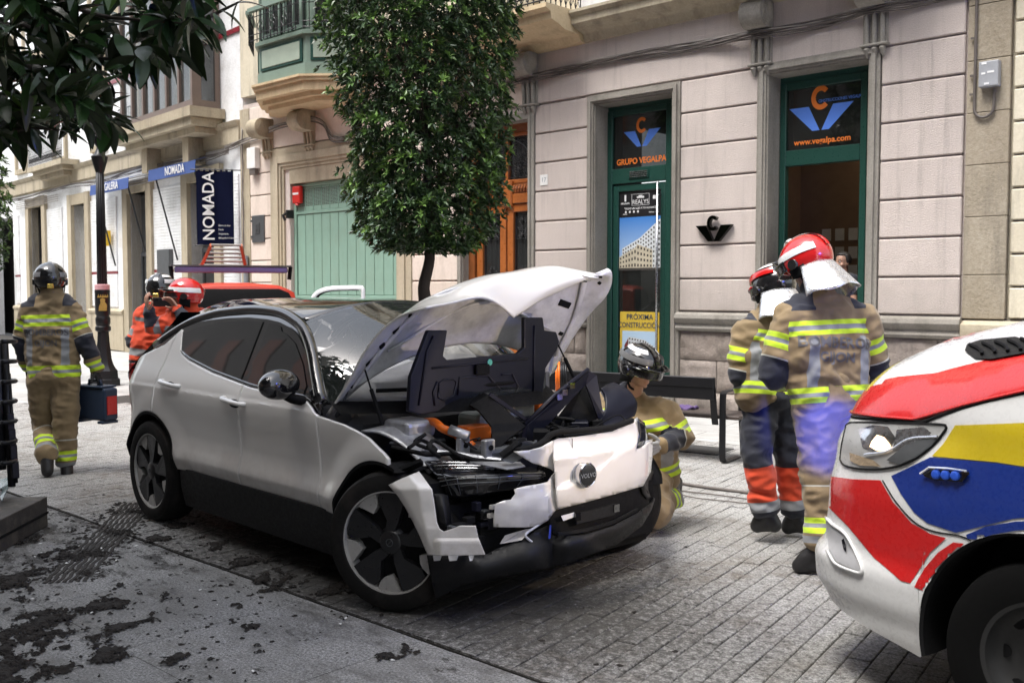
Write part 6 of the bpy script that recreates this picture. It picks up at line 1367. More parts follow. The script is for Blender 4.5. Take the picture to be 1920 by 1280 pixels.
    if jacket is not TSHIRT: cap_prim(m_, G['neck'] - ax * .03, G['neck'] + ax * .055, .1, .085)
    jk = fuse('jacket' if jacket is not TSHIRT else 'shirt', m_, vox, jacket, root, 3, wr, seed)
    AR = [[G['sh' + s], G['el' + s], G['wr' + s]] for s in 'LR']
    top = (G['neck'] - lo).dot(ax); sc_ = .56 / top
    setattr_(jk, 'torso', lambda p: max(.001, (p - lo).dot(ax) * sc_ + .09)); setattr_(jk, 'lat', lambda p: (p - lo).dot(ex)); setattr_(jk, 'sleeve', lambda p: min(polyproj(p, l) for l in AR)[1])
    SL = [(G['chest'], G['neck'], .13), (lo, G['chest'], .17)]
    def armmask(p):
        da = min(polyproj(p, l)[0] for l in AR) / .085; dt = min(polyproj(p, [G['pelvis'] + ex * q, G['chest'] + ex * q * 1.25, G['chest'].lerp(G['neck'], .8) + ex * q])[0] for q in (-.09, 0, .09)) / .125; return max(0, min(1, .5 + (dt - da) * 3))
    setattr_(jk, 'arm', armmask)
    for i, s in enumerate('LR'):
        if hands[i]:
            d = (G['wr' + s] - G['el' + s]).normalized(); hand(root if glove else root, 'glove' if glove else 'hand', G['wr' + s] - d * .01, d, -ex if s == 'R' else ex, glove or SKIN, .55, 1.12 if glove else 1, 1)
    if back:   # lettering laid on the cloth
        bv = BVHTree.FromPolygons([v.co.copy() for v in jk.data.vertices], [tuple(p.vertices) for p in jk.data.polygons])
        for body_, size, dz in back:
            c0 = lo + ax * (top * dz); T_ = basis(c0 + fr * .45, ex, ax)
            o = text(body_, size, T_, SILVL, root, 'back_lettering', 0, sx=1.0, bold=.002)
            bm = bmesh.new(); bm.from_mesh(o.data); bmesh.ops.subdivide_edges(bm, edges=[e for e in bm.edges if e.calc_length() > .02], cuts=2, use_grid_fill=False); bm.to_mesh(o.data); bm.free()
            for v in o.data.vertices:
                h = bv.ray_cast(v.co, -fr, 1.0)
                v.co = (h[0] + fr * .004) if h[0] is not None else v.co - fr * .3
            o.data.update()
    if helmet: helmet(root, HM)
    return root, HM, G
SILVL = M_('grey_reflective_lettering', (.105, .1, .1), .5)
def dome(M, r, z0, mb, n=32, m=0, fn=None, nv=14, c=(0, -.01, .03)):
    """upper shell of an ellipsoid from angle z0 (radians below equator negative) to the crown"""
    def f(u, v):
        a = u * 2 * math.pi; lo = z0(a) if callable(z0) else z0; b = lo + (math.pi / 2 - lo) * v; p = Vector((r[0] * math.cos(a) * math.cos(b), r[1] * math.sin(a) * math.cos(b), r[2] * math.sin(b)))
        if fn: p = fn(p, a, b)
        return M @ (Vector(c) + p)
    mb.grid(f, n, nv, cu=True, m=m); return mb
def helm_jet(shell, shell2=None, curtain=True, visor=True, goggles=False, stripes=True, badge=True, band_=None):
    """enveloping fire helmet: big shell low over ears and nape, visor, side knobs"""
    def go(root, M):
        m_ = MB(); dome(M, (.132, .158, .138), lambda a: R(-12) if math.sin(a) > .55 else R(-38), m_)
        sh = solid(m_.build('helmet', shell, root, smooth=60), .006, 0)
        def strip(w0, w1, lift, mat_, a0=R(20), a1=R(172), name='helmet_stripe', dx=0):
            q = MB(); q.grid(lambda u, v: M @ (Vector((dx, -.01, .03)) + Vector(((w0 + (w1 - w0) * u), (.158 + lift) * math.cos(a0 + (a1 - a0) * v), (.138 + lift) * math.sin(a0 + (a1 - a0) * v) * math.sqrt(max(.05, 1 - ((w0 + (w1 - w0) * u + dx) / .132) ** 2))))), 6, 24); return q.build(name, mat_, sh, smooth=True)
        strip(-.018, .018, .01, shell, name='helmet_ridge')
        if band_ is not None:
            for s in (-1, 1):
                q = MB(); q.grid(lambda u, v: M @ (Vector((0, -.01, .03)) + Vector((s * .139 * math.cos(R(4 + 17 * v)) * math.cos(R(-55 + 125 * u)), .165 * math.cos(R(4 + 17 * v)) * math.sin(R(-55 + 125 * u)) , .145 * math.sin(R(4 + 17 * v) + (.25 if stripes == 2 else 0))))), 16, 5); q.build('reflective_band', band_, sh, smooth=True)
        if stripes == 2:
            for s in (-1, 1):
                for k, (e0, e1) in enumerate(((46, 60),)):
                    q = MB(); q.grid(lambda u, v: M @ (Vector((0, -.01, .03)) + Vector((s * .139 * math.cos(R(e0 + (e1 - e0) * v)) * math.cos(R(-60 + 120 * u)), .165 * math.cos(R(e0 + (e1 - e0) * v)) * math.sin(R(-60 + 120 * u)), .145 * math.sin(R(e0 + (e1 - e0) * v))))), 14, 3); q.build('reflective_band', HWHT, sh, smooth=True)
        for s in (-1, 1):
            q = MB(); q.lathe([(.0, .012), (.028, .012), (.034, .0), (.034, -.02)], 16, M=M @ Matrix.Translation((s * .13, .0, .0)) @ Matrix.Rotation(R(90) * s, 4, 'Y')); q.build('side_knob', HBLK, sh, smooth=40)
            q = MB(); q.grid(lambda u, v: M @ Vector((s * (.118 - .01 * v), -.06 + .1 * u, -.02 - .075 * v * (1 - .3 * u))), 6, 4); solid(q.build('ear_guard', MATTE, sh, smooth=True), .006)
        q = MB(); pts = [(s_ * .1 * math.cos(t_), .0 + .0 * t_, -.03 - .115 * math.sin(t_)) for t_ in [k * math.pi / 10 for k in range(11)] for s_ in (1,)]; q.tube([M @ Vector(p) for p in pts], .008, 6); q.build('chin_strap', MATTE, sh)
        if visor:
            q = MB(); q.grid(lambda u, v: M @ Vector((.125 * math.sin(R(-75 + 150 * u)), .005 + .175 * math.cos(R(-75 + 150 * u)), .045 - .06 * v)), 20, 5); solid(q.build('visor', VISOR, sh, smooth=True), .003)
            q = MB(); q.tube([M @ Vector((.13 * math.sin(R(-75 + 150 * k / 16)), .005 + .18 * math.cos(R(-75 + 150 * k / 16)), .04)) for k in range(17)], .007, 6); q.build('visor_rim', shell2 or shell, sh, smooth=True)
            if goggles: q = MB(); q.grid(lambda u, v: M @ Vector((.128 * math.sin(R(-70 + 140 * u)), .02 + (.17 + .04 * (1 - v)) * math.cos(R(-70 + 140 * u)), .06 - .02 * v)), 16, 3); solid(q.build('peak', HBLK, sh, smooth=True), .004)
        if badge: q = MB(); q.box((-.025, -.17, -.06), (.025, -.158, -.02), M=M, ch=.004); q.build('nape_badge', HGOLD, sh)
        if curtain:
            def cf(u, v):
                a = R(192 + 156 * u); fl = .108 + .065 * v + .008 * math.sin(u * 23) * v; p = M @ Vector((1.2 * fl * math.cos(a), -.0 + 1.3 * fl * math.sin(a) - .01, -.03 - .19 * v + .01 * math.sin(u * 17) * v))
                return p + (M.to_3x3() @ Vector((0, 0, 0)))
            q = MB(); q.grid(cf, 30, 10); solid(q.build('neck_curtain', ALU, sh, smooth=True), .004)
    return go
def std(d, pelvis, neck, head, sh, el, wr, hip, kn, an, toe, chest=None):
    """joints from (u, v, extra depth) at depth d"""
    g = lambda q: DP(q[0], q[1], d + (q[2] if len(q) > 2 else 0)); J = dict(pelvis=g(pelvis), neck=g(neck), head=g(head)); J['chest'] = g(chest) if chest else J['pelvis'].lerp(J['neck'], .6)
    for k, (l, r) in dict(sh=sh, el=el, wr=wr, hip=hip, kn=kn, an=an, toe=toe).items(): J[k + 'L'] = g(l); J[k + 'R'] = g(r)
    return J
def away(u): d = FW + RT * ((u - 960) / FPX); return d.normalized()
BACK = [('BOMBEROS', .075, .53), ('GIJON', .07, .39)]
# firefighter walking away at the left
J = std(8.72, (100, 700), (96, 556), (94, 528, .02), ((60, 583), (135, 583)), ((42, 640, .0), (160, 640, 0)), ((52, 690, .08), (180, 695, .05)), ((80, 715), (122, 715)), ((84, 800, .1), (122, 800, .0)), ((88, 858, -.25), (125, 868, .0)), ((88, 872, -.08), (126, 884, .2)))
J['anL'] = DP(88, 860, 8.55); J['toeL'] = DP(88, 884, 8.62)
person('firefighter in tan turnout gear walking away with a dark case, black helmet', J, JACKET, TROUS, helmet=helm_jet(HBLK, curtain=False, visor=False, band_=M_('grey_tape', (.2, .2, .21), .3)), hf=away(95), back=BACK, glove=GLOVEB, seed=2, bulk=1.0)
cs = thing('equipment_case', 'dark blue plastic equipment case with red latches carried by the walking firefighter', 'case'); cc = DP(179, 753, 8.8); ed = away(180)
CSM = Matrix.Translation(cc) @ Matrix.Rotation(math.atan2(ed.y, ed.x) + R(40), 4, 'Z')
CASEB = M_('dark_blue_case_plastic', (.015, .03, .06), .45); cs.matrix_world = CSM
bevel(MB().box((-.2, -.075, -.155), (.2, .075, .13)).build('case_body', CASEB, cs), .02); bevel(MB().box((-.17, -.085, .131), (.17, .085, .15)).build('lid_edge', CASEB, cs), .006)
m_ = MB(); m_.tube([(-.08, 0, .14), (-.07, 0, .19), (.07, 0, .19), (.08, 0, .14)], .014, 8); m_.build('handle', CASEB, cs, smooth=True)
MB().box((-.21, -.05, -.1), (-.201, .05, .06)).build('latch', RED, cs); MB().box((.03, -.085, -.06), (.13, -.076, .04)).build('latch', RED, cs); MB().box((-.14, -.083, -.02), (-.07, -.076, .07)).build('label', WHITEL, cs)
for q in (-.15, .15): bevel(MB().box((q - .04, -.08, -.18), (q + .04, .08, -.156)).build('foot', CASEB, cs), .006)
# tall firefighter at the right, back to us
J = std(5.6, (1552, 745, .0), (1535, 560, .05), (1512, 497, .08), ((1482, 596, .0), (1614, 602, .08)), ((1450, 700, .0), (1640, 690, .12)), ((1470, 715, .42), (1600, 735, .45)), ((1530, 765), (1582, 765, .05)), ((1535, 890, .05), (1600, 890, .15)), ((1540, 1025, .0), (1625, 1010, .2)), ((1500, 1060, .05), (1580, 1045, .3)), (1546, 650, .0))
hd = (away(1512) * .75 - RT * .8).normalized() + Vector((0, 0, -.45))
person('tall firefighter in tan gear with red helmet and silver neck curtain, back turned', J, JACKET, TROUSB, helmet=helm_jet(HRED, HBLK, badge=False, band_=HWHT), hf=hd, back=[('BOMBEROS', .085, .525), ('GIJON', .075, .38)], glove=GLOVEB, seed=5, bulk=1.02)
# second firefighter, half behind the first
J = std(6.35, (1440, 735, 0), (1448, 590, .05), (1450, 545, .08), ((1405, 625, -.05), (1490, 625, .05)), ((1387, 700, -.05), (1500, 700, .1)), ((1420, 735, .3), (1490, 730, .35)), ((1428, 755), (1462, 755, .05)), ((1418, 850, -.05), (1480, 850, .05)), ((1438, 962, -.05), (1490, 965, .1)), ((1425 - 5, 985, -.02), (1478, 988, .12)), (1443, 670, 0))
hd = (away(1448) * .8 - RT * .5).normalized() + Vector((0, 0, -.35))
person('firefighter in tan jacket and black-and-orange trousers with a black and red helmet', J, JACKET, TROUSO, helmet=helm_jet(HBLK, HRED, badge=False, band_=HRED, stripes=2), hf=hd, glove=GLOVEB, seed=9, bulk=.98)
# kneeling firefighter by the nose of the car
J = std(6.7, (1218, 885, .15), (1186, 748, .1), (1200, 692, -.04), ((1146, 757, .15), (1248, 774, -.03)), ((1140, 810, .0), (1278, 820, -.05)), ((1160, 830, -.3), (1237, 836, -.25)), ((1195, 885, .15), (1232, 890, .1)), ((1170, 925, -.15), (1226, 960, -.2)), ((1190, 965, .1), (1262, 928, .15)), ((1175, 972, -.1), (1268, 903, .25)), (1204, 800, .05))
hd = (-away(1194) * 1.1 + RT * 1.0).normalized() + Vector((0, 0, -.3))
person('firefighter kneeling beside the car front in tan gear and black-white striped helmet', J, JACKET, TROUS, helmet=helm_jet(HBLK, curtain=False, goggles=True, stripes=2, band_=M_('grey_helmet_tape', (.12, .12, .12), .4), badge=False), hf=hd, glove=GLOVE, seed=13, bulk=.96)
# two rescuers in orange behind the car
J = std(9.5, (285, 700, 0), (302, 572, 0), (302, 546, 0), ((268, 592), (338, 592)), ((252, 640, 0), (352, 632, .05)), ((272, 650, .3), (340, 640, .3)), ((272, 715), (300, 715)), ((272, 800), (302, 800)), ((272, 868), (302, 868)), ((270, 880, .2), (300, 880, .2)))
person('rescuer in orange and navy jacket and black striped helmet, back turned, behind the car', J, ORJ, TROUSO, helmet=helm_jet(HBLK, curtain=False, visor=False, stripes=2, band_=HWHT), hf=away(302) + RT * .3, seed=3, bulk=.95)
J = std(9.0, (352, 720, .1), (352, 580, .05), (346, 556, 0), ((330, 602, .0), (380, 606, .15)), ((286, 612, -.05), (350, 600, -.1)), ((278, 580, -.1), (332, 578, -.12)), ((345, 735), (365, 735, .1)), ((345, 810), (365, 810, .1)), ((345, 885), (365, 885, .1)), ((330, 890), (350, 890, .1)))
hd = (-RT * 1.0 - away(346) * .25 + Vector((0, 0, .05)))
r_, HM_, G_ = person('rescuer in red and white helmet filming with a phone held up in both hands', J, ORJ, TROUSO, helmet=helm_jet(HRED, curtain=False, goggles=True, band_=HWHT, badge=False), hf=hd, seed=4, bulk=.92)
m_ = MB(); cap_prim(m_, HM_ @ Vector((-.03, .1, -.048)), HM_ @ Vector((.03, .1, -.048)), .01, .01, 8); m_.build('moustache', HAIRG, r_, smooth=True)
ph = thing('phone', 'black phone held up by the rescuer in the red helmet', 'phone'); ph.matrix_world = basis(DP(305, 566, 8.92), RT, (0, 0, 1)); bevel(MB().box((-.085, -.04, -.006), (.085, .04, .006)).build('phone_body', BLACKP, ph), .004); MB().box((-.07, .01, .006), (-.04, .03, .009)).build('camera_lens', PIANO, ph)
# onlookers in the doorway
def eyes(root, HM):
    for s in (-1, 1):
        m_ = MB(); ell_prim(m_, (0, 0, 0), (.012, .012, .009), HM @ Matrix.Translation((s * .03, .078, .008))); e = m_.build('eye', WHITEP, root, smooth=True); m_ = MB(); ell_prim(m_, (0, 0, 0), (.006, .004, .006), HM @ Matrix.Translation((s * .03, .089, .008))); m_.build('iris', HAIRD, e)
        m_ = MB(); cap_prim(m_, HM @ Vector((s * .015, .09, .03)), HM @ Vector((s * .048, .078, .03)), .005, .004, 6); m_.build('eyebrow', HAIRD, root, smooth=True)
def hair(root, HM, mat_, lo=5):
    m_ = MB(); dome(HM, (.084, .104, .096), lambda a: R(38) if math.sin(a) > .3 else R(-25), m_, fn=lambda p, a, b: p * (1 + .05 * noise.noise(p * 40))); solid(m_.build('hair', mat_, root, smooth=60), .01, 1)
def onlooker(label, u, v, d, face, hm, seed):
    c = DP(u, v, d); s_ = lambda du, dz, dd=0: c + RT * du + Vector((0, 0, dz)) + away(u) * dd; side = Vector(face).cross(Vector((0, 0, 1))).normalized(); q = lambda a, dz, b=0: c + side * a + Vector((0, 0, dz)) + Vector(face).normalized() * b
    J = dict(head=c, neck=q(0, -.15), chest=q(0, -.4), pelvis=q(0, -.72)); 
    for s, k in (('R', 1), ('L', -1)): J.update({'sh' + s: q(k * .18, -.21), 'el' + s: q(k * .22, -.5, .02), 'wr' + s: q(k * .2, -.74, .1), 'hip' + s: q(k * .09, -.78), 'kn' + s: q(k * .1, -1.18), 'an' + s: q(k * .1, -1.58), 'toe' + s: q(k * .11, -1.63, .14)})
    r_, HM, G = person(label, J, TSHIRT, TSHTR, hf=face, seed=seed, bulk=.72, wr=.004, sleeves=.5); hair(r_, HM, hm); eyes(r_, HM); return r_
TSHTR = M_('dark_trousers', (.03, .03, .04), .8)
onlooker('young dark-haired man in a black t-shirt watching from the open doorway', 1580, 492, 12.4, -RT * .8 - away(1577) * .5, HAIRD, 20)
onlooker('white-haired person mostly hidden behind the red helmet in the doorway', 1484, 468, 12.3, -away(1484) * .9 - RT * .3, HAIRG, 21)
# ================================================================== the ambulance
AO = Vector((-.72, 4.50, 0)); AM = Matrix.Translation(AO) @ Matrix.Rotation(R(166.9), 4, 'Z')
AP = lambda u, v, ax, val: P(u, v, ax, val, AM)
amb = thing('ambulance', 'white ambulance nose with red, yellow and blue bands and a lit headlamp', 'ambulance'); amb.matrix_world = AM
AWH = M_('ambulance_white_paint', (.68, .68, .67), .3, var=.03, Coat_Weight=.8, Coat_Roughness=.05)
ARED = M_('red_vinyl_gloss', (.5, .012, .012), .3, var=.04, Coat_Weight=.7, Coat_Roughness=.06); AYEL = M_('yellow_vinyl_gloss', (.55, .42, .015), .3, var=.04, Coat_Weight=.7, Coat_Roughness=.06); ABLU = M_('blue_vinyl_gloss', (.01, .03, .2), .3, var=.04, Coat_Weight=.7, Coat_Roughness=.06)
PLAN = [(-5.2, .97), (-1.6, .97), (-.43, .965), (0, .968), (.3, .962), (.45, .95), (.6, .94), (.78, .915), (.92, .86), (1.0, .79), (1.07, .67), (1.12, .5), (1.16, .27), (1.18, 0)]
def prof(z):   # outward offset with height, stronger at the nose
    return slerp([.2, .3, .42, .5, .58, .75, .95, 1.1], [-.08, -.03, .03, .035, -.01, -.02, -.05, -.11], z)
def aring(x, y, z):
    k = max(0, min(1, (x - .2) / .6)); side = slerp([.2, .5, .8, 1.1, 1.3], [-.02, 0, .0, -.02, -.05], z); off = side * (1 - k) + prof(z) * k
    d = Vector((max(0, x) * .8 if x > .3 else 0, y, 0)); d = Vector((k, (1 if y >= 0 else -1) * (1 - k * .55), 0)).normalized(); return Vector((x, y, z)) + d * off
pl_ = [(x, y) for x, y in PLAN]; full = spline([(x, y, 0) for x, y in pl_[1:]] , 70); full = full + [Vector((q.x, -q.y, 0)) for q in full[::-1][1:]]
NZ = 34
def zb(x): return max(.26 if x > .4 else .3, .36 + math.sqrt(max(0, .43 ** 2 - x * x)) if abs(x) < .43 else .0) if x < .45 else lerp([.45, .8, 1.1], [.225, .29, .33], x)
def zh(x): return lerp([-1.6, -.3, .08, .31, .52, .82, 1.1], [1.5, 1.34, 1.262, 1.19, 1.115, 1.1, 1.07], x)
m_ = MB(); xs_ = []
for q in full: xs_.append(q)
ins = []
for s in (1, -1):
    for k in range(25):
        x = .43 * math.cos(math.pi * k / 24)
        ins.append(Vector((x + (1e-4 if k in (0,) else 0), s * .966, 0)))
allp = sorted([q for q in full if q.y >= 0] + [q for q in ins if q.y > 0] + [Vector((.4302, .952, 0)), Vector((-.4302, .965, 0))], key=lambda q: q.x)
for i, q in enumerate(allp):
    if abs(q.x) <= .45: q.y = lerp([-.43, 0, .3, .45], [.965, .968, .962, .95], q.x)
allq = allp + [Vector((q.x, -q.y, 0)) for q in allp[::-1][1:]]
m_.sheet([[aring(q.x, q.y, zb(q.x) + (zh(q.x) - zb(q.x)) * j / NZ) for q in allq] for j in range(NZ + 1)])
abody = m_.build('front_body', AWH, amb, smooth=40, fix=True); 
# bonnet
def hz(x, t):
    w = 1 - abs(t) ** 3; c = lerp([-.5, .1, .45, .7, .9, 1.04, 1.1], [1.66, 1.54, 1.47, 1.4, 1.31, 1.19, 1.09], x); e = zh(x); return e + (max(c, e) - e) * max(0, w) ** .8
m_ = MB(); rows_ = []
edge = [q for q in allp if q.x > -.45]
for q in edge:
    e = aring(q.x, q.y, zh(q.x)); rows_.append([Vector((e.x - .012 * 0, e.y * t, hz(e.x, t) + (.006 if abs(t) == 1 else .012 * (1 - abs(t) ** 8)))) for t in [math.sin(math.pi / 2 * k / 28) for k in range(-28, 29)]])
m_.sheet(rows_)
for i_, f_ in enumerate(m_.f):
    c_ = sum((Vector(m_.v[k]) for k in f_), Vector()) / 4; ym = max(.3, lerp([q.x for q in edge if q.y > 0], [q.y for q in edge if q.y > 0], min(c_.x, 1.1))); t_ = abs(c_.y) / ym
    m_.m[i_] = 1 if t_ > .79 else (0 if c_.x < .84 else (2 if c_.x < .97 else 3))
abon = m_.build('bonnet', [AWH, ARED, AYEL, ABLU], amb, smooth=50); solid(abon, .012)
def bvh_of(objs):
    vs, fs = [], []
    for o in objs:
        n = len(vs); vs += [v.co.copy() for v in o.data.vertices]; fs += [tuple(n + i for i in p.vertices) for p in o.data.polygons]
    return BVHTree.FromPolygons(vs, fs)
AB = bvh_of([abody, abon]); AMi = AM.inverted(); AE = AMi @ EYE
from mathutils.geometry import delaunay_2d_cdt
def cast(bv, Mi, e, u, v, lift):
    d = (Mi.to_3x3() @ (CF + RT * ((u - 960) / FPX) + CU * ((640 - v) / FPX))).normalized(); h = bv.ray_cast(e, d)
    if h[0] is None: return None
    n = h[1] if h[1].dot(d) < 0 else -h[1]; return h[0] + n * lift
def smooth_n(bv, q, n, e):
    best = SN[id(bv)].find_n(q, 4); a = Vector()
    for co, i, d_ in best:
        k = SNN[id(bv)][i]; a += (k if k.dot(n) > 0 else -k) / (d_ + .002)
    return a.normalized() if a.dot(e - q) > 0 else -a.normalized()
from mathutils.kdtree import KDTree
SN, SNN = {}, {}
def kd_of(bv, objs):
    pts = [(v.co.copy(), v.normal.copy()) for o in objs for v in o.data.vertices]; k = KDTree(len(pts)); [k.insert(p, i) for i, (p, n) in enumerate(pts)]; k.balance(); SN[id(bv)] = k; SNN[id(bv)] = [n for p, n in pts]
kd_of(AB, [abody, abon])
def decal(name, poly, mat_, parent, bv, Mi, e, lift=.003, step=6, curve=0):
    if curve: poly = [tuple(q)[:2] for q in spline([(a, b, 0) for a, b in poly + poly[:1]], curve)][:-1]
    us = [p[0] for p in poly]; vs_ = [p[1] for p in poly]; pts = [Vector(p) for p in poly]; n = len(pts); dense = []
    for i in range(n):
        a, b = pts[i], pts[(i + 1) % n]; k = max(1, int((b - a).length / step)); dense += [a.lerp(b, j / k) for j in range(k)]
    nb = len(dense); u = min(us) + step / 2
    inner = []
    while u < max(us):
        v = min(vs_) + step / 2
        while v < max(vs_): inner.append(Vector((u, v))); v += step
        u += step
    r = delaunay_2d_cdt(dense + inner, [(i, (i + 1) % nb) for i in range(nb)], [list(range(nb))], 1, 1e-4)
    out = []; ok = []
    for p in r[0]:
        q = cast(bv, Mi, e, p.x, p.y, lift); ok.append(q is not None); out.append(q or Vector())
    fs = [f for f in r[2] if all(ok[i] for i in f)]
    if not fs: return None
    used = sorted({i for f in fs for i in f}); ix = {a: b for b, a in enumerate(used)}; out = [out[i] for i in used]; fs = [tuple(ix[i] for i in f) for f in fs]
    m_ = MB(); m_.add(out, fs); o = m_.build(name, mat_, parent, smooth=True, fix=False)
    nr = []; flip = o.data.polygons[0].normal.dot(e - o.data.polygons[0].center) < 0
    if flip: o.data.flip_normals()
    for p in out:
        q, n, i_, d_ = bv.find_nearest(p); nr.append(smooth_n(bv, q, n, e))
    o.data.normals_split_custom_set_from_vertices(nr); return o
ad = lambda name, poly, mat_, **k: decal(name, poly, mat_, k.pop('parent', abody), AB, AMi, AE, **k)
ad('yellow_band', [(1792, 797), (1800, 797), (1990, 790), (1990, 885), (1870, 866), (1748, 855), (1770, 832)], AYEL)
ad('blue_band', [(1745, 857), (1870, 868), (1990, 887), (1990, 965), (1900, 972), (1850, 984), (1794, 998), (1740, 980), (1715, 960), (1690, 925), (1672, 892)], ABLU)
ad('blue_arch_band', [(1812, 1002), (1850, 986), (1905, 977), (1990, 975), (1990, 988), (1905, 994), (1860, 1002), (1830, 1011), (1815, 1009)], ABLU)
ad('red_band', [(1552, 885), (1560, 893), (1600, 898), (1652, 900), (1675, 940), (1710, 980), (1745, 1000), (1775, 1008), (1745, 1035), (1708, 1093), (1690, 1088), (1640, 1045), (1590, 985), (1550, 945)], ARED)
ad('red_arch_band', [(1788, 1016), (1815, 1019), (1780, 1045), (1752, 1085), (1733, 1107), (1715, 1100), (1730, 1070), (1760, 1035)], ARED)
for pts_, w in (([(1655, 900), (1680, 940), (1715, 978), (1750, 995), (1800, 1004), (1832, 1018)], 1.6), ):
    q = spline([(a, b, 0) for a, b in pts_], 40); c_ = [cast(AB, AMi, AE, p.x, p.y, .001) for p in q]; c_ = [p for p in c_ if p]
    m_ = MB(); m_.tube(c_, .003 * w / 1.6, 5); m_.build('panel_gap', MATTE, abody)
m_ = MB(); m_.tube([aring(q.x, q.y, zh(q.x)) - Vector((0, 0, .008)) for q in allq if q.x > -.4], .006, 6); m_.build('panel_gap', MATTE, abody)
# lettering on the bonnet: flat vinyl laid on the sheet metal
def bonnet_text(body, size, x, y, sx=1, rot=0):
    T_ = Matrix.Translation((x, y, 2.2)) @ Matrix.Rotation(R(rot), 4, 'Z'); o = text(body, size, T_, ARED, abon, 'bonnet_lettering', 0, sx=sx, bold=.003)
    bm = bmesh.new(); bm.from_mesh(o.data); bmesh.ops.subdivide_edges(bm, edges=[e for e in bm.edges if e.calc_length() > .04], cuts=2); bm.to_mesh(o.data); bm.free()
    bv = bvh_of([abon])
    for v in o.data.vertices:
        h = bv.ray_cast(v.co, Vector((0, 0, -1))); v.co.z = (h[0].z + .005) if h[0] is not None else 1.2
c_ = cast(AB, AMi, AE, 1690, 702, 0) or Vector((.8, .4, 0)); bonnet_text('AMBULANCIA', .15, .84, -.02, .85, 90); c_ = cast(AB, AMi, AE, 1748, 694, 0) or Vector((.62, .45, 0)); bonnet_text('112', .15, .62, .36, 1.1, 90)
# vent on the bonnet
bvn = bvh_of([abon])
def onb(x, y, l): h = bvn.ray_cast(Vector((x, y, 3)), Vector((0, 0, -1))); return Vector((x, y, h[0].z + l))
vo = ad('bonnet_vent', [(1811, 660), (1815, 648), (1840, 640), (1905, 634), (1925, 640), (1990, 640), (1990, 655), (1925, 664), (1860, 676), (1830, 674)], SATIN, parent=abon, lift=.008)
for k in range(5):
    a = (1822 + k * 24, 655 - k * 2.6); c_ = [cast(AB, AMi, AE, a[0] + 22 * t + 8 * math.sin(t * 3), a[1] + 18 * t - 4, .014) for t in (0, .25, .5, .75, 1)]
    c_ = [p for p in c_ if p]
    if len(c_) > 2: m_ = MB(); m_.tube(c_, .007, 6); m_.build('vent_slat', MATTE, vo)
# headlamp
HLP = [(1577, 862), (1580, 835), (1588, 800), (1592, 793), (1660, 792), (1760, 795), (1774, 799), (1772, 808), (1750, 835), (1720, 858), (1690, 872), (1650, 879), (1610, 878), (1585, 872)]
hd_ = ad('headlamp', HLP, M_('lamp_housing', (.5, .5, .49), .35, .3), lift=.004)
ad('lamp_reflector', [(1612, 805), (1640, 797), (1668, 800), (1682, 822), (1670, 840), (1640, 846), (1620, 838)], CHROME, parent=hd_, lift=.008)
ad('lamp_reflector', [(1684, 806), (1735, 800), (1750, 812), (1720, 830), (1690, 842), (1676, 846)], STEEL, parent=hd_, lift=.008)
def m_lit(name, col, s): 
    t = NT(name); return t.done(col, .3, 0, None, Emission_Color=col, Emission_Strength=s)
LIT = m_lit('lit_bulb', (1, .72, .42), 1.6)
ad('bulb', [(1634, 838), (1638, 828), (1648, 816), (1660, 820), (1670, 832), (1674, 840), (1664, 845), (1648, 845)], LIT, parent=hd_, lift=.010, step=5)
ad('indicator_lens', [(1596, 848), (1640, 862), (1655, 874), (1615, 872), (1598, 864)], M_('ribbed_lamp_glass', (.5, .38, .25), .2, .3, bump=1, bscale=60), parent=hd_, lift=.009, step=5)
ad('lamp_trim', [(1665, 862), (1700, 835), (1735, 822), (1762, 820), (1750, 836), (1720, 858), (1690, 870)], GREYM, parent=hd_, lift=.009)
for pts_ in ([(1625, 852), (1670, 845), (1710, 823), (1762, 819)],):
    q = spline([(a, b, 0) for a, b in pts_], 24); c_ = [cast(AB, AMi, AE, p.x, p.y, .012) for p in q]; m_ = MB(); m_.tube([p for p in c_ if p], .004, 5); m_.build('chrome_strip', CHROME, hd_)
def m_clear():
    t = NT('clear_lamp_lens'); m = t.done((.2, .2, .2), .02, 0, None, Alpha=.1, Coat_Weight=1, Coat_Roughness=.01); return m
ad('lens', HLP, m_clear(), parent=hd_, lift=.02)
q = spline([(a, b, 0) for a, b in HLP + HLP[:1]], 60); c_ = [cast(AB, AMi, AE, p.x, p.y, .003) for p in q]; m_ = MB(); m_.tube([p for p in c_ if p], .005, 5); m_.build('lamp_seal', MATTE, hd_)
# fog lamp pocket
fg = ad('fog_lamp_pocket', [(1551, 975), (1560, 985), (1585, 1005), (1605, 1040), (1616, 1070), (1600, 1066), (1570, 1052), (1556, 1030)], M_('pocket_grey', (.42, .42, .43), .4), lift=.006, step=6)
ad('fog_lamp', [(1583, 1012), (1587, 1008), (1591, 1020), (1591, 1036), (1586, 1030)], PIANO, parent=fg, lift=.012, step=4)
q = spline([(a, b, 0) for a, b in [(1551, 970), (1562, 982), (1588, 1002), (1608, 1040), (1618, 1071), (1600, 1070), (1568, 1055), (1553, 1032)]], 40); c_ = [cast(AB, AMi, AE, p.x, p.y, .006) for p in q]; m_ = MB(); m_.tube([p for p in c_ if p], .007, 6); m_.build('pocket_rim', AWH, fg, smooth=True)
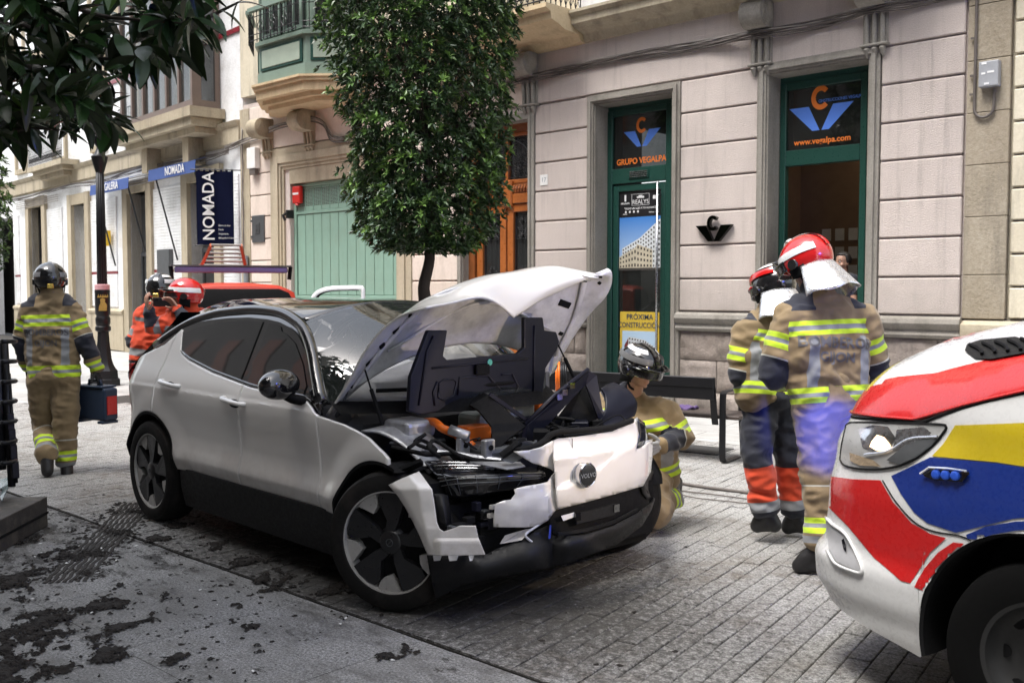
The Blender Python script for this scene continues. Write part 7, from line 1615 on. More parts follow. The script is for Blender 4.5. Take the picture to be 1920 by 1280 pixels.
# side strobe
sb = ad('strobe_housing', [(1733, 887), (1750, 877), (1820, 882), (1822, 888), (1808, 903), (1758, 900), (1738, 893)], PIANO, lift=.012, step=6)
BLUE = m_lit('blue_led', (.02, .07, .4), .08)
for k in range(3):
    c_ = cast(AB, AMi, AE, 1761 + k * 18, 889 + k * 1.2, .02); n_ = (cast(AB, AMi, AE, 1761 + k * 18, 889, .03) - cast(AB, AMi, AE, 1761 + k * 18, 889, .02)).normalized(); x_ = n_.orthogonal().normalized()
    MB().lathe([(.017, -.01), (.017, .002), (.011, .005), (0, .006)], 16, M=basis(c_, x_, n_.cross(x_))).build('led', BLUE, sb)
m_ = MB(); c_ = [cast(AB, AMi, AE, u, v, .022) for u, v in ((1733, 888), (1750, 876), (1785, 878), (1821, 883))]; m_.tube(c_, .004, 5); m_.build('strobe_trim', CHROME, sb)
# grille at the nose and blue grille lamp
m_ = MB(); m_.sheet([[Vector((1.085 + .035 - .1 * (y / .55) ** 2, y, z)) for y in [-.55 + 1.1 * k / 12 for k in range(13)]] for z in (.62, .8, .98, 1.06)]); solid(m_.build('grille', ARED, amb, smooth=True), .03)
for z in (.7, .8, .9): m_ = MB(); m_.tube([(1.135 - .1 * (y / .5) ** 2, y, z) for y in [-.45 + .9 * k / 10 for k in range(11)]], .012, 6); m_.build('grille_bar', MATTE, amb)
gl = MB(); gl.box((1.1, .28, .82), (1.15, .44, .88)); gl.build('blue_grille_lamp', m_lit('blue_flash', (.05, .12, 1), 12), amb)
bl = bpy.data.lights.new('blue_grille_light', 'SPOT'); bl.energy = 85; bl.color = (.06, .1, 1); bl.spot_size = R(30); bl.spot_blend = .6; bl.shadow_soft_size = .03
bo_ = bpy.data.objects.new('blue_grille_light', bl); link(bo_, amb); bo_.matrix_local = basis((1.17, .36, .86), (0, 1, 0), (0, 0, 1)) @ Matrix.Rotation(R(0), 4, 'X')
src = Vector((1.17, .36, .86)); tgt = AMi @ DP(1560, 815, 5.5); dq = (tgt - src).to_track_quat('-Z', 'Y'); bo_.matrix_local = Matrix.Translation(src) @ dq.to_matrix().to_4x4()
TYRED = M_('black_tyre', (.004, .004, .004), .9, Specular_IOR_Level=.1)
# wheel, arch, cab behind the frame
m_ = MB(); A_ = [R(-14) + R(208) * k / 40 for k in range(41)]
m_.sheet([[Vector(((.43 + dr) * math.cos(a), y, .36 + (.43 + dr) * math.sin(a))) for a in A_] for dr, y in ((0, .962), (-.012, .955), (-.015, .9), (.02, .55))]); m_.build('wheel_arch', MATTE, amb, smooth=40)
m_ = MB(); m_.box((-.5, -.5, .2), (.85, .5, .9)); m_.box((-.42, .5, .55), (.42, .52, .8)); m_.box((.43, -.7, .24), (.8, .7, .5)); m_.build('chassis', MATTE, amb)
for yy in (.82, -.82):
    s_ = 1 if yy > 0 else -1; WMt = Matrix.Translation((0, yy, .345)) @ Matrix.Rotation(R(8), 4, 'Z') @ Matrix.Rotation(R(-90) * s_, 4, 'X'); w = bpy.data.objects.new('wheel', None); link(w, amb); w.matrix_local = WMt
    t_ = MB(); t_.lathe([(.22, -.11), (.3, -.118), (.335, -.1), (.345, -.05), (.345, .05), (.335, .1), (.3, .118), (.215, .105)], 56, caps=False); t_.build('tyre', TYRED, w, smooth=40)
    t_ = MB(); t_.lathe([(0, .05), (.07, .055), (.09, .03), (.15, .04), (.19, .07), (.2, .1), (.215, .105)], 48, caps=False); t_.build('rim', M_('dirty_steel_rim', (.02, .02, .02), .6, .2), w, smooth=50)
    for k in range(8): a = k * math.pi / 4; t_ = MB(); t_.lathe([(0, 0), (.024, 0), (.024, .004), (0, .004)], 12, (.155 * math.cos(a), .155 * math.sin(a), .043)); t_.build('rim_hole', MATTE, w)
m_ = MB()
m_.box((-5.2, -1.0, .35), (-1.6, 1.0, 2.75), ch=.06); m_.build('ambulance_body', AWH, amb)
m_ = MB(); m_.sheet([[Vector((x, s_ * (.97 if z < 1.5 else .9), z)) for x in (-1.6, -.45)] for z in (.35, 1.3, 1.5, 2.3) for s_ in (1,)]); m_.sheet([[Vector((x, -(.97 if z < 1.5 else .9), z)) for x in (-1.6, -.45)] for z in (.35, 1.3, 1.5, 2.3)]); m_.build('cab_door', AWH, amb)
m_ = MB(); m_.sheet([[Vector((x, y, z)) for y in (-.9, -.5, 0, .5, .9)] for x, z in ((-.35, 1.52), (-.7, 1.95), (-1.05, 2.35))]); m_.build('windscreen', VISOR, amb, smooth=True)
m_ = MB(); m_.box((-1.7, -.95, 2.33), (-1.0, .95, 2.45), ch=.02); m_.build('cab_roof', AWH, amb)
bc_ = MB(); bc_.box((-1.45, -.6, 2.45), (-1.15, .6, 2.58), ch=.03); bc_.build('beacon_bar', m_lit('blue_beacon', (.05, .12, 1), 4), amb)
pl2 = bpy.data.lights.new('beacon_light', 'POINT'); pl2.energy = 22; pl2.color = (.12, .16, 1); pl2.shadow_soft_size = .25; po = bpy.data.objects.new('beacon_light', pl2); link(po, amb); po.location = (-.85, .0, 2.62)
hs_ = bpy.data.lights.new('headlamp_light', 'SPOT'); hs_.energy = 20; hs_.color = (1, .8, .55); hs_.spot_size = R(60); ho = bpy.data.objects.new('headlamp_light', hs_); link(ho, amb); ho.location = (1.0, .75, .95); ho.rotation_euler = (R(85), 0, R(-90))
# ================================================================== trees
def m_leaf(name, a, b, rough=.4, under=None):
    t = NT(name); oi = t.n('ShaderNodeAttribute'); oi.attribute_name = 'rnd'; ob = t.n('ShaderNodeObjectInfo'); r = t.math('FRACT', t.math('ADD', oi.outputs['Fac'], ob.outputs['Random']))
    c = t.ramp(r, [(0, a), (1, b)])
    if under: g = t.n('ShaderNodeNewGeometry'); c = t.mix(g.outputs['Backfacing'], c, under)
    return t.done(c, rough, 0, None, Specular_IOR_Level=.5)
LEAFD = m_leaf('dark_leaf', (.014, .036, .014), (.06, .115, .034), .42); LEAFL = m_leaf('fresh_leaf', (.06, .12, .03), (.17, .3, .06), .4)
MAGL = m_leaf('magnolia_leaf', (.010, .026, .010), (.035, .08, .022), .25, (.022, .035, .012)); MAGY = m_leaf('young_magnolia_leaf', (.05, .11, .02), (.09, .17, .03), .4); BARK = M_('dark_bark', (.045, .035, .028), .9, bump=.8, bscale=30, bdist=.01)
def leaf_geo(L, W, fold=.25, droop=.15, n=4):
    """one leaf along +Y: pointed oval folded on the midrib"""
    vs = []; 
    for k in range(n + 1):
        t = k / n; w = W * math.sin(math.pi * min(1, t * .92 + .05)) ** .8 * (1 - .25 * t); z = -droop * L * t * t
        vs += [(-w / 2, L * t, z + fold * w / 2), (0, L * t, z), (w / 2, L * t, z + fold * w / 2)]
    fs = []
    for k in range(n): a = k * 3; fs += [(a, a + 1, a + 4, a + 3), (a + 1, a + 2, a + 5, a + 4)]
    return vs, fs
def rosette_dirs(rg, ax, n, spread=(35, 80)):
    ax = Vector(ax).normalized(); x = ax.orthogonal().normalized(); y = ax.cross(x); out = []; ph = rg.uniform(0, 6)
    for k in range(n):
        a = ph + k * 2.4; s = R(rg.uniform(*spread)); d = ax * math.cos(s) + (x * math.cos(a) + y * math.sin(a)) * math.sin(s); out.append(d)
    return out
def leaf_M(p, d, up): 
    d = Vector(d).normalized(); u = Vector(up); u = (u - d * u.dot(d))
    if u.length < 1e-3: u = d.orthogonal()
    u.normalize(); x = d.cross(u); return Matrix(((x.x, d.x, u.x, p[0]), (x.y, d.y, u.y, p[1]), (x.z, d.z, u.z, p[2]), (0, 0, 0, 1)))
def crown(name, mats, parent, pts_axes, rg, L, W, n, leaf_n=2, fresh=.12):
    base_v, base_f = leaf_geo(1, 1, n=leaf_n); V = []; F = []; mi = []; rn = []
    for p, ax, br in pts_axes:
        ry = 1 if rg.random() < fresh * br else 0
        for d in rosette_dirs(rg, ax, n):
            l = L * rg.uniform(.7, 1.25); w = W * rg.uniform(.8, 1.2); M = leaf_M(p, d, Vector((0, 0, 1)) + Vector((rg.uniform(-.7, .7), rg.uniform(-.7, .7), 0))); b = len(V)
            V += [tuple(M @ Vector((x * w, y * l, z * l))) for x, y, z in base_v]; F += [tuple(b + i for i in f) for f in base_f]; mi += [ry] * len(base_f); r = rg.random(); rn += [r] * len(base_v)
    me = bpy.data.meshes.new(name); me.from_pydata(V, [], F); [me.materials.append(m) for m in mats]; me.polygons.foreach_set('material_index', mi); a = me.attributes.new('rnd', 'FLOAT', 'POINT'); a.data.foreach_set('value', rn); me.update()
    o = bpy.data.objects.new(name, me); link(o, parent); o['kind'] = 'stuff'; return o
rg = random.Random(17)
tr = thing('street_tree', 'clipped columnar street tree with dense glossy leaves in front of the garage gate', 'tree'); tc = DP(797, 560, 12.3)
def tpt(u, v, d=12.3): return DP(u, v, d)
# crown outline half-width by height (metres), slightly lumpy
cz0, cz1 = 2.05, 6.6
def cw(z): return lerp([2.08, 2.3, 2.75, 3.4, 4.2, 5.2, 6.2, 6.7], [.55, .86, .96, 1.02, 1.12, 1.16, 1.0, .4], z)
axis_u = lambda z: lerp([2, 5.5], [803, 792], z)
spots = []
while len(spots) < 6300:
    z = rg.uniform(2.06, 6.6); a = rg.uniform(0, 2 * math.pi); k = rg.random() ** .38; wob = 1 + (.2 if rg.random() < .06 else 0) * rg.random() + .16 * noise.noise(Vector((math.cos(a) * 1.5, math.sin(a) * 1.5, z * 1.3))) + .06 * noise.noise(Vector((math.cos(a) * 5, math.sin(a) * 5, z * 4)))
    r = cw(z) * wob * k; c = DP(axis_u(z), 543, 12.3); p = Vector((c.x + r * math.cos(a), c.y + r * math.sin(a), z))
    if noise.noise(p * 2.1 + Vector((4, 1, 7))) < -.34: continue
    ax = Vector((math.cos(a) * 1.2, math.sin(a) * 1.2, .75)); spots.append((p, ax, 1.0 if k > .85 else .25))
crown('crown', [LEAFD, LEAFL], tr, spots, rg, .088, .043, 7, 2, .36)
g0 = tpt(790, 745); base = Vector((g0.x, g0.y, 0)); t1 = tpt(797, 570); t2 = tpt(795, 535); t3 = tpt(806, 480); t4 = tpt(803, 400)
m_ = MB(); m_.tube(spline([base, base.lerp(t1, .6) + Vector((.02, 0, 0)), t1, t2, t3, t4, t4 + Vector((0, 0, 1.4))], 30), [.1 - .0018 * k for k in range(30)], 12); m_.build('trunk', BARK, tr, smooth=True)
for k in range(16):
    z = rg.uniform(2.2, 5.2); a = rg.uniform(0, 6.28); c = DP(axis_u(z), 543, 12.3); s_ = Vector((c.x, c.y, z - .2)); e_ = s_ + Vector((math.cos(a) * .85, math.sin(a) * .85, .7)); m_ = MB(); m_.tube(spline([s_, s_.lerp(e_, .5) + Vector((0, 0, -.08)), e_], 8), [.028 - .003 * i for i in range(8)], 6); m_.build('limb', BARK, tr, smooth=True)
MB().box((-.6, -.6, -.1), (.6, .6, .012), M=Matrix.Translation((base.x, base.y, 0)), ch=.01).build('tree_pit', SOIL, tr)
# ---- magnolia reaching over from the near side
mg = thing('magnolia_tree', 'dark glossy magnolia whose leafy boughs hang into the top left corner', 'tree'); rg = random.Random(5)
lm_ = [None, None]; rgl = random.Random(2)
def leafmesh(mat_, s, nm='leaf', fold=.22, droop=.22): 
    v, f = leaf_geo(1, .36, fold, droop, 6); m_ = MB(); m_.add([(x * s, y * s, z * s) for x, y, z in v], f); me = m_.mesh(nm, mat_, True); return me
LM_ = [leafmesh(MAGL, s, fold=f, droop=d) for s, f, d in ((.2, .25, .2), (.17, .3, .35), (.22, .15, .1), (.15, .35, .25), (.19, .2, .4))]; LY_ = [leafmesh(MAGY, s, fold=f, droop=d) for s, f, d in ((.15, .25, .15), (.13, .35, .3))]
TW = [(-20, 40, 3.4), (60, 30, 3.7), (115, 45, 3.3), (170, 20, 3.8), (215, 65, 3.4), (255, 25, 3.6), (305, 18, 3.5), (345, 48, 3.3), (10, 110, 3.5), (70, 105, 3.8), (122, 100, 3.2), (180, 125, 3.6), (240, 100, 3.5), (300, 70, 3.4), (335, 68, 3.45), (-5, 190, 3.4), (45, 170, 3.7), (95, 165, 3.4), (140, 190, 3.6), (190, 150, 3.3), (25, 245, 3.5), (165, 215, 3.4), (185, 235, 3.6), (205, 245, 3.3), (-15, 265, 3.8), (75, 210, 3.9), (110, 225, 3.6), (290, 95, 3.4), (270, 60, 3.7), (60, 150, 3.3), (150, 70, 3.5), (25, 60, 3.2), (310, 85, 3.6), (270, 95, 3.2)]
cnt = 0
hubs = []
for u, v, d in TW:
    p = DP(u, v * .92, d * 1.2); hubs.append(p); ax = Vector((rg.uniform(-.5, .5), rg.uniform(-.5, .5), rg.uniform(-1.0, .4))) + RT * .35
    for q in rosette_dirs(rg, ax, rg.choice((7, 8, 9)), (30, 95)):
        if cnt > 292: break
        o = bpy.data.objects.new('leaf', rg.choice(LM_)); link(o, mg); o.matrix_world = leaf_M(p + q * .02, q + Vector((0, 0, -.25)), Vector((0, 0, 1)) + Vector((rg.uniform(-.8, .8), rg.uniform(-.8, .8), 0))) @ Matrix.Diagonal((rg.uniform(.7, 1.0), rg.uniform(.62, 1.0), .8, 1)); cnt += 1
for u, v, d in ((45, 210, 4.1), (62, 240, 4.3), (20, 225, 4.2), (80, 225, 4.2)):
    p = DP(u, v, d); hubs.append(p)
    for q in rosette_dirs(rg, (0, 0, .4), 6, (30, 95)):
        o = bpy.data.objects.new('leaf', rg.choice(LY_)); link(o, mg); o.matrix_world = leaf_M(p, q, Vector((0, 0, 1)))
def twig(pts, r0, r1): 
    m_ = MB(); q = spline(pts, 20); m_.tube(q, [r0 + (r1 - r0) * k / 19 for k in range(20)], 6); m_.build('twig', BARK, mg, smooth=True)
hubA = DP(60, -120, 3.6)
for (a, b, c, d) in (((-120, -60), (60, 60), (200, 120), (335, 66)), ((-120, 0), (30, 120), (120, 170), (165, 215)), ((-100, 120), (-5, 190), (40, 240), (75, 212)), ((-60, -80), (150, 20), (250, 40), (345, 48)), ((60, 30), (115, 100), (180, 150), (205, 245)), ((345, 48), (380, 40), (410, 25), (447, 5)), ((-80, 280), (0, 270), (60, 262), (110, 265)), ((115, 45), (122, 100), (140, 150), (150, 200))):
    twig([DP(a[0], a[1] * .92, 4.3), DP(b[0], b[1] * .92, 4.2), DP(c[0], c[1] * .92, 4.2), DP(d[0], d[1] * .92, 4.1)], .014, .004)
for u, v, dr in ((447, 5, (.2, 0, .1)), (447, 5, (-.3, .1, -.5)), (440, 8, (.8, .3, .25)), (400, 28, (.4, -.1, -.6)), (415, 22, (.9, .2, -.5)), (392, 30, (-.1, 0, -1)), (60, 262, (.3, 0, -.9)), (95, 265, (.6, 0, .5)), (110, 265, (.9, .2, -.2)), (30, 266, (-.1, 0, -1)), (20, 268, (.3, .2, 1))):
    o = bpy.data.objects.new('leaf', rg.choice(LM_[1::2])); link(o, mg); dv_ = RT * dr[0] + FW * dr[1] + Vector((0, 0, dr[2])); o.matrix_world = leaf_M(DP(u, v * .92, 4.1), dv_, Vector((0, 0, 1)) - FW * .4) @ Matrix.Scale(.8, 4)
sp = []
for _ in range(70):
    u, v = rg.uniform(-60, 370), rg.uniform(-60, 250)
    if u > 230 and v > 60: continue
    if v > 150 + (250 - u) * .5 + 60: continue
    sp.append((DP(u, v, rg.uniform(3.7, 4.6)), Vector((rg.uniform(-.6, .6), rg.uniform(-.6, .6), rg.uniform(-1, .5))), .2))
crown('far_leaves', [MAGL, MAGY], mg, sp, rg, .15, .055, 8, 4, .3)
# high crown shading the near pavement
sp = []
while len(sp) < 3400:
    p = Vector((rg.uniform(-11, 2.5), rg.uniform(-5, 2.2), rg.uniform(3.6, 7))); rel = p - EYE; dep = rel.dot(FW)
    if dep > .3 and p.z < 1.6 + dep * .345 + .35 and abs(rel.dot(RT)) < dep * .62 + .5 and not (rel.dot(RT) < -dep * .40 and p.z > 1.6 + dep * .22): continue
    if ((p.x + 6.5) / 5) ** 2 + ((p.y + 1.3) / 3.7) ** 2 > 1: continue
    sp.append((p, Vector((rg.uniform(-1, 1), rg.uniform(-1, 1), .2)), .3))
crown('crown', [MAGL, MAGY], mg, sp, rg, .24, .1, 7, 2, .1)
m_ = MB(); m_.tube(spline([(-5.2, -2.6, 0), (-5.1, -2.5, 1.5), (-5.3, -2.2, 3), (-5.2, -1.6, 4.2), (-5, -1, 5.5)], 20), [.22 - .006 * k for k in range(20)], 12); m_.build('trunk', BARK, mg, smooth=True)
for e_ in ((-9, 0, 4.2), (-3, 1, 4.8), (-8, -3, 5), (-1, -2, 5)): m_ = MB(); m_.tube(spline([(-5.3, -2.1, 3.2), ((-5.3 + e_[0]) / 2, (-2.1 + e_[1]) / 2, 4.2), e_], 12), [.1 - .006 * k for k in range(12)], 8); m_.build('limb', BARK, mg, smooth=True)
a_ = DP(-120, -55, 4.3); m_ = MB(); m_.tube(spline([(-5.3, -2.0, 3.3), (-5.6, -1.0, 3.5), a_], 14), [.07 - .004 * k for k in range(14)], 8); m_.build('limb', BARK, mg, smooth=True)
# small tree at the far left edge
ft = thing('street_tree', 'small leafy tree cut off by the left edge beside the white house', 'tree'); sp = []; c0 = DP(-28, 380, 17)
for _ in range(700): d = Vector((rg.gauss(0, 1), rg.gauss(0, 1), rg.gauss(0, 1))).normalized() * rg.random() ** .4; sp.append((c0 + Vector((d.x * .42, d.y * .42, d.z * 1.3)), d + Vector((0, 0, .5)), 1))
crown('crown', [LEAFD, LEAFL], ft, sp, rg, .09, .04, 6, 2, .35); m_ = MB(); m_.tube([(c0.x, c0.y, 0), (c0.x, c0.y, c0.z)], .07, 8); m_.build('trunk', BARK, ft)
# ================================================================== street furniture
BLK = M_('black_cast_iron', (.012, .012, .014), .4, .4); BENW = M_('dark_bench_wood', (.05, .036, .03), .55, var=.25, scale=5)
bn_ = thing('bench', 'dark slatted street bench with its back to us and flat black steel legs', 'bench'); BM_ = Matrix.Translation((-4.72, 7.98, 0)) @ Matrix.Rotation(R(10), 4, 'Z'); bn_.matrix_world = BM_
# local: X leftwards negative along bench, Y towards the house
for z0, z1, y in ((.60, .70, -.075), (.705, .80, -.09)): MB().box((-3.0, y - .018, z0), (-.1, y + .018, z1), ch=.006).build('back_slat', BLK, bn_)
MB().box((-3.0, -.10, .595), (-.1, -.05, .80), ch=.006).build('back_board', BLK, bn_)
for k in range(4): MB().box((-3.0, .02 + k * .115, .41), (.1, .125 + k * .115, .445), ch=.006).build('seat_slat', BENW, bn_)
def strap(pts, w=.06, t=.012, name='leg', M=None):
    m_ = MB(); q = [Vector(p) for p in pts]; n = len(q)
    for i, p in enumerate(q):
        d = (q[min(i + 1, n - 1)] - q[max(i - 1, 0)]).normalized(); nn = Vector((0, -d.z, d.y))
        m_.v += [tuple(p + Vector((sx * w / 2, 0, 0)) + nn * (sn * t / 2)) for sx, sn in ((-1, -1), (1, -1), (1, 1), (-1, 1))]
    for i in range(n - 1):
        for k in range(4): m_.f.append((i * 4 + k, i * 4 + (k + 1) % 4, (i + 1) * 4 + (k + 1) % 4, (i + 1) * 4 + k)); m_.m.append(0)
    m_.f += [(0, 1, 2, 3), (4 * n - 4, 4 * n - 3, 4 * n - 2, 4 * n - 1)]; m_.m += [0, 0]; return m_.build(name, BLK, bn_, smooth=50)
for x in (-.05, -2.95):
    o = strap([(0, .42, .02 - .012), (0, .08, .008), (0, .03, .02), (0, .005, .06), (0, 0, .12), (0, 0, .6), (0, .01, .645), (0, .05, .665), (0, .40, .665), (0, .45, .64), (0, .47, .58), (0, .50, .4), (0, .56, .01)]); o.location.x = x
    o = strap([(0, -.10, .80), (0, -.03, .45), (0, 0, .36)], name='back_post'); o.location.x = x - .07
CLO = M_('purple_cloth', (.09, .055, .15), .85, bump=.5, bscale=20); m_ = MB(); m_.grid(lambda u, v: BM_ @ Vector((-.95 + .5 * u, .25 + .16 * v, .448 + .02 + .018 * math.sin(u * 20 + v * 5) * math.sin(v * 6 + 1))), 24, 8); solid(tag(m_.build('folded_cloth', CLO, smooth=True), 'purple folded cloth lying on the dark bench seat', 'cloth'), .02)
lp = thing('street_lamp', 'ornate black cast iron street lamp post with gold town crest on its base', 'street lamp', (-16.35, 7.54, 0)); lp.scale = (.78, .78, 1)
m_ = MB(); m_.lathe([(.34, 0), (.34, .1), (.3, .12), (.29, .25), (.24, .3), (.2, .36), (.17, .45), (.13, .75), (.12, .9)], 8, caps=True); m_.build('foot', BLK, lp, smooth=30)
m_ = MB(); m_.lathe([(.13, .9), (.16, .92), (.16, .98), (.13, 1.0), (.15, 1.03), (.155, 1.12), (.13, 1.16), (.155, 1.2), (.155, 1.55), (.16, 1.57), (.15, 1.6)], 24); m_.build('collar', BLK, lp, smooth=40)
MB().lathe([(.152, 1.6), (.152, 1.68), (.12, 1.69)], 24).build('pink_band', M_('faded_pink_band', (.55, .3, .32), .6), lp)
for k in range(12): a = k * math.pi / 6; m_ = MB(); m_.tube([(.085 * math.cos(a), .085 * math.sin(a), 1.69), (.065 * math.cos(a), .065 * math.sin(a), 3.55)], .02, 6); m_.build('flute', BLK, lp, smooth=True)
m_ = MB(); m_.lathe([(.09, 1.68), (.085, 1.8), (.065, 3.5), (.09, 3.55), (.16, 3.75), (.17, 3.8), (.1, 3.84), (.05, 3.95), (.13, 4.05), (.14, 4.12), (.05, 4.15)], 20); m_.build('shaft', BLK, lp, smooth=40)
m_ = MB(); m_.lathe([(.1, 4.15), (.24, 4.25), (.26, 4.5), (.2, 4.7), (.0, 4.75)], 20); m_.build('globe', M_('opal_glass', (.6, .62, .62), .3), lp, smooth=40)
d_ = (EYE - Vector((-16.35, 7.54, 1.4))); d_.z = 0; d_.normalize(); cx_ = Vector((0, 0, 1)).cross(d_); CM_ = basis(d_ * .158 + Vector((0, 0, 1.38)), cx_, (0, 0, 1))
GOLD = M_('gold_paint', (.55, .38, .1), .35, .7); m_ = MB(); m_.prism([(-.08, -.13), (.08, -.13), (.085, -.03), (.045, .02), (.055, .06), (.0, .085), (-.05, .06), (-.04, .0), (-.07, -.05)], .012, CM_); [m_.prism([(-.1 + k * .045, .1), (-.06 + k * .045, .1), (-.08 + k * .045, .15)], .012, CM_) for k in range(5)]; m_.prism([(-.1, .09), (.1, .09), (.1, .11), (-.1, .11)], .013, CM_); m_.build('crest', GOLD, lp)
# stacked chairs and low steel platform at the left edge
pf = thing('terrace_platform', 'low dark wooden terrace platform edge cut off at the left', 'platform'); q0 = P(90, 985, 2, 0); q1 = P(0, 1036, 2, 0); e1 = (q1 - q0).normalized(); e2 = Vector((-e1.y, e1.x, 0)); 
if e2.dot(-RT) < 0: e2 = -e2
PFW = M_('weathered_dark_steel', (.06, .052, .045), .7, .2, var=.4, scale=4, dirt=(.2, .17, .13), dirtamt=.5, dscale=7, bump=.4)
top = [q0, q0 + e1 * 2.2, q0 + e1 * 2.2 + e2 * 1.6, q0 + e2 * 1.6]
m_ = MB(); m_.add([p for p in top] + [p + Vector((0, 0, .2)) for p in top], [(0, 1, 2, 3), (0, 1, 5, 4), (1, 2, 6, 5), (2, 3, 7, 6), (3, 0, 4, 7), (4, 5, 6, 7)]); bevel(m_.build('deck', PFW, pf), .006)
m_ = MB(); m_.add([q0 - e2 * .004 + Vector((0, 0, z)) + e1 * a for a, z in ((0, .085), (2.2, .085), (2.2, .1), (0, .1))], [(0, 1, 2, 3)]); solid(m_.build('seam', MATTE, pf), .006, 0)
ch_ = thing('chair_stack', 'stack of black tubular metal chairs standing on the platform at the left edge', 'chair stack'); ct = P(22, 912, 2, .2)
for k in range(7):
    z = 1.36 - k * .085; c = DP(-16, 543, 5.75); cc_ = Vector((c.x, c.y, 0)); pts = []
    for j in range(15): a = R(-75 + 150 * j / 14); pts.append(DP(-8, 640 + k * 37 - (0), 5.75) + RT * (.115 * math.cos(a)) * (1.0) + away(0) * (.2 * math.sin(a)) + Vector((0, 0, -.01 * math.sin(a) + .0)))
    m_ = MB(); m_.tube(pts, .0125, 8); m_.build('armrest', BLK, ch_, smooth=True)
for u0, v0, u1, v1, w in ((8, 640, 22, 912, .022), (-4, 640, 2, 880, .03), (16, 700, 30, 905, .012)):
    m_ = MB(); m_.tube([DP(u0, v0, 5.75), DP(u1, v1, 5.75)], w, 8); m_.build('leg', BLK, ch_, smooth=True)
for k in range(4): c = DP(18 + k * 3, 790 + k * 30, 5.74); MB().box((-.02, -.02, -.05), (.02, .02, .05), M=Matrix.Translation(c) @ Matrix.Rotation(R(-4), 4, 'Y'), ch=.004).build('leg_clip', BLK, ch_)
gs = MB(); gs.add([P(-20, 925, 2, .3), P(-20, 905, 2, .32), P(28, 890, 2, .34), P(30, 900, 2, .33)], [(0, 1, 2, 3)]); gs.add([P(0, 932, 2, .215), P(14, 900, 2, .3), P(20, 905, 2, .28), P(4, 940, 2, .21)], [(0, 1, 2, 3)])
solid(tag(gs.build('glass_pane', M_('greenish_broken_glass', (.25, .33, .33), .08, Alpha=.7)), 'broken greenish sheet of glass leaning on the platform at left', 'glass'), .008)
# drain cover, ropes
tag(MB().box((-.32, -.22, 0), (.32, .22, .006), M=Matrix.Translation((-5.4, 8.52, .004)) @ Matrix.Rotation(R(10), 4, 'Z')).build('drain_cover', M_('drain_iron', (.05, .05, .05), .7, .3)), 'dark iron drain cover set in the paving behind the bench', 'drain cover')
def rope(pts, r, label, seed, m=CABLEM):
    rg_ = random.Random(seed); q = spline([P(u, v, 2, .012) + Vector((0, 0, 0)) for u, v in pts], 60); q = [p + Vector((.006 * math.sin(i * .9 + seed), .012 * noise.noise(p * 2), 0)) for i, p in enumerate(q)]; tag(MB().tube(q, r, 7).build('rope', m, smooth=True), label, 'rope')
rope([(1180, 893), (1230, 899), (1262, 903), (1300, 910), (1360, 918), (1425, 926), (1500, 936)], .012, 'thick dark rope lying across the paving, the uppermost one', 1)
rope([(1180, 905), (1240, 913), (1280, 920), (1340, 927), (1420, 938), (1500, 950)], .006, 'thin dark cord on the paving, middle one of three', 2); rope([(1180, 915), (1250, 921), (1300, 932), (1360, 939), (1430, 946), (1500, 952)], .005, 'thin dark cord on the paving, lowest one of three', 3)
# orange reel behind the car
rl = thing('hose_reel', 'orange and black coiled hose standing on the bench end behind the car', 'hose'); rc = DP(1050, 705, 8.9)
for k in range(5): m_ = MB(); q = rc + RT * (.02 * k - .03); m_.tube([q + Vector((0, 0, .12 * math.sin(a))) + away(1050) * (.12 * math.cos(a)) for a in [j * math.pi / 12 for j in range(24)]], .013, 7, closed=True); m_.build('hose_turn', ORNG if k < 2 else BLK, rl, smooth=True)
m_ = MB(); m_.tube([rc - Vector((0, 0, .12)), Vector((rc.x, rc.y, 0))], .03, 8); m_.build('stand', BLK, rl)
# ================================================================== vehicles behind
wc = thing('parked_car', 'white car hidden behind the wreck, only its open door frame showing', 'car'); wc.matrix_world = Matrix.Translation((-7.9, 7.5, -.06)) @ Matrix.Rotation(R(-3), 4, 'Z')
WC2 = M_('plain_white_paint', (.7, .7, .7), .3)
for o in list(car.children):
    if o.name.split('.')[0] in ('rear_wing', 'rear_door', 'front_door', 'front_wing', 'roof', 'wheel', 'rear_bumper', 'tailgate', 'windscreen', 'side_window', 'sill_cladding', 'window_surround', 'underbody'): c = copy_tree(o, wc); c.location.z -= .0
wdc = DP(635, 548, 9.6); wdm = basis(wdc, RT, (0, 0, 1)); m_ = MB()
op_ = spline([(-.26, -.2, 0), (-.24, -.04, 0), (-.12, .03, 0), (.1, .045, 0), (.225, .045, 0)], 24); 
m_.tube([wdm @ p for p in op_] + [wdm @ Vector((.235, .03, 0)), wdm @ Vector((.235, -.5, 0))], .028, 8, flat=.6); m_.build('door_frame', WC2, None, smooth=50); fo = bpy.data.objects['door_frame.002'] if 'door_frame.002' in bpy.data.objects else None
od_ = [o for o in bpy.data.objects if o.name.startswith('door_frame') and o.parent is None][0]; od_.name = 'open_car_door'; tag(od_, 'white frame of an open car door showing above the black roof', 'car door')
m_ = MB(); m_.tube([wdm @ (p * .86 + Vector((0, -.012, 0))) for p in op_], .012, 6); o = m_.build('door_seal', MATTE, od_)
rc_ = thing('emergency_car', 'red emergency estate car with dark open hatch, light bar and roof ladder', 'car'); rd = DP(445, 640, 13.2); dd = away(445); RCM = Matrix.Translation((rd.x, rd.y, 0)) @ Matrix.Rotation(math.atan2(dd.y, dd.x) + R(6), 4, 'Z'); rc_.matrix_world = RCM
REDC = M_('fluorescent_red_paint', (.6, .05, .02), .35, Coat_Weight=.6)
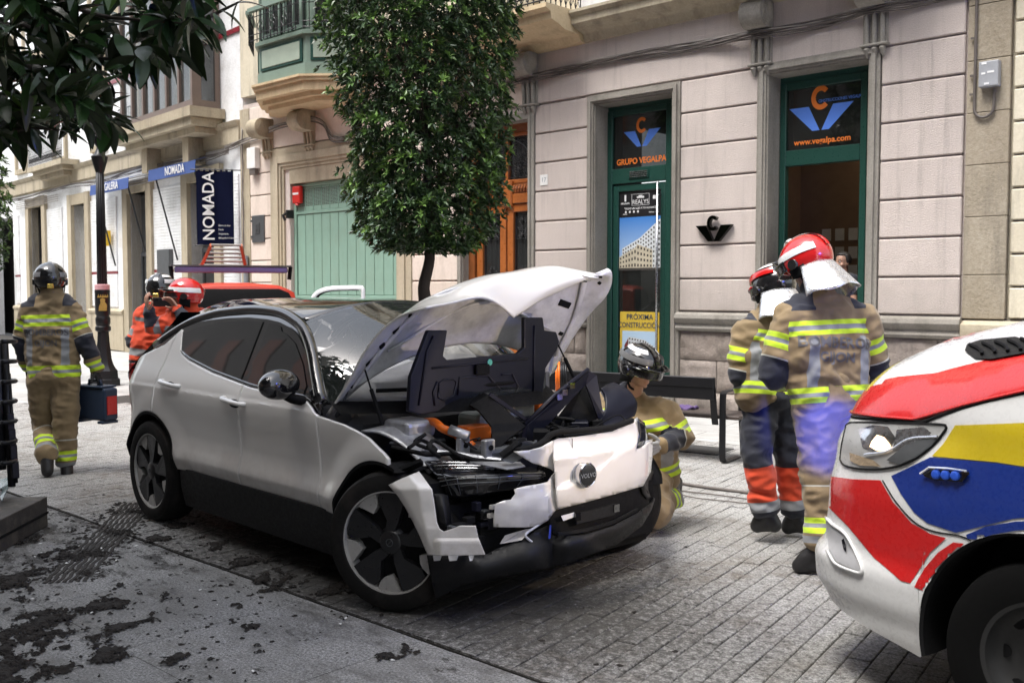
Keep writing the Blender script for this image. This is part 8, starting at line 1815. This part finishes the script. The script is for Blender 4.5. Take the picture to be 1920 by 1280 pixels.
# local X forward (away), Y left; tail at x=0
m_ = MB(); rr_ = []
for x, zt, w in ((-.02, 1.0, .84), (.02, 1.45, .8), (.06, 1.62, .76), (.14, 1.655, .72), (.5, 1.665, .7), (1.6, 1.67, .7), (2.6, 1.62, .68), (3.2, 1.15, .8), (4.2, .95, .85), (4.4, .6, .8)):
    rr_.append([Vector((x, y * w, z)) for y, z in ((1.06, .35), (1.1, .8), (1.1, 1.0 if zt > 1.0 else zt), (1.0, zt - .06), (.8, zt), (.3, zt + .03), (-.3, zt + .03), (-.8, zt), (-1.0, zt - .06), (-1.1, 1.0 if zt > 1 else zt), (-1.1, .8), (-1.06, .35))])
m_.sheet(rr_); m_.build('body', REDC, rc_, smooth=35)
m_ = MB(); m_.sheet([[Vector((x - .012, y * w, z)) for y in (-1, -.5, 0, .5, 1)] for x, z, w in ((-.04, .98, .84), (-.0, 1.42, .76), (.03, 1.56, .68), (.05, 1.61, .56))]); m_.build('hatch_shade', MATTE, rc_, smooth=True)  # matt black sheet painting the unlit interior of the open hatch
MB().box((-.05, -.88, .35), (.0, .88, 1.0), ch=.02).build('tailgate', REDC, rc_); m_ = MB(); [m_.box((-.03, s_ * .9, .9), (.06, s_ * .8, 1.25)) for s_ in (1,)]; m_.build('tail_lamp', RED, rc_)
LB = MB(); LB.box((.5, -.75, 1.83), (.72, .75, 1.91), ch=.015); LB.build('light_bar', M_('clear_blue_red_lens', (.12, .09, .22), .2, Alpha=.9), rc_); MB().box((.5, -.8, 1.915), (.74, .8, 1.935)).build('roof_bar', GREYM, rc_)
m_ = MB(); [m_.tube([(.6, s_ * .78, 1.74), (.6, s_ * .8, 1.92)], .03, 6) for s_ in (-1, 1)]; m_.build('bar_foot', BLK, rc_)
ld = MB(); OR2 = M_('orange_ladder_paint', (.5, .13, .06), .6)
for s_ in (-1, 1): ld.tube([(.8, s_ * .2 + .05, 2.22), (1.2, s_ * .3 + .05, 1.95), (2.4, s_ * .3 + .05, 1.9)], .025, 6)
ld.build('ladder_rail', OR2, rc_)
for k in range(6): t_ = k / 5; m_ = MB(); m_.tube([(.8 + .4 * t_, -.2 - .1 * t_ + .05, 2.22 - .27 * t_), (.8 + .4 * t_, .2 + .1 * t_ + .05, 2.22 - .27 * t_)], .018, 6); m_.build('ladder_rung', CABLEL, rc_)
for x in (.75, 3.5):
    for s_ in (-1, 1): m_ = MB(); m_.lathe([(0, -.1), (.33, -.1), (.34, 0), (.33, .1), (0, .1)], 24, M=Matrix.Translation((x, s_ * .82, .34)) @ Matrix.Rotation(R(90), 4, 'X')); m_.build('wheel', RUBBER, rc_, smooth=40)
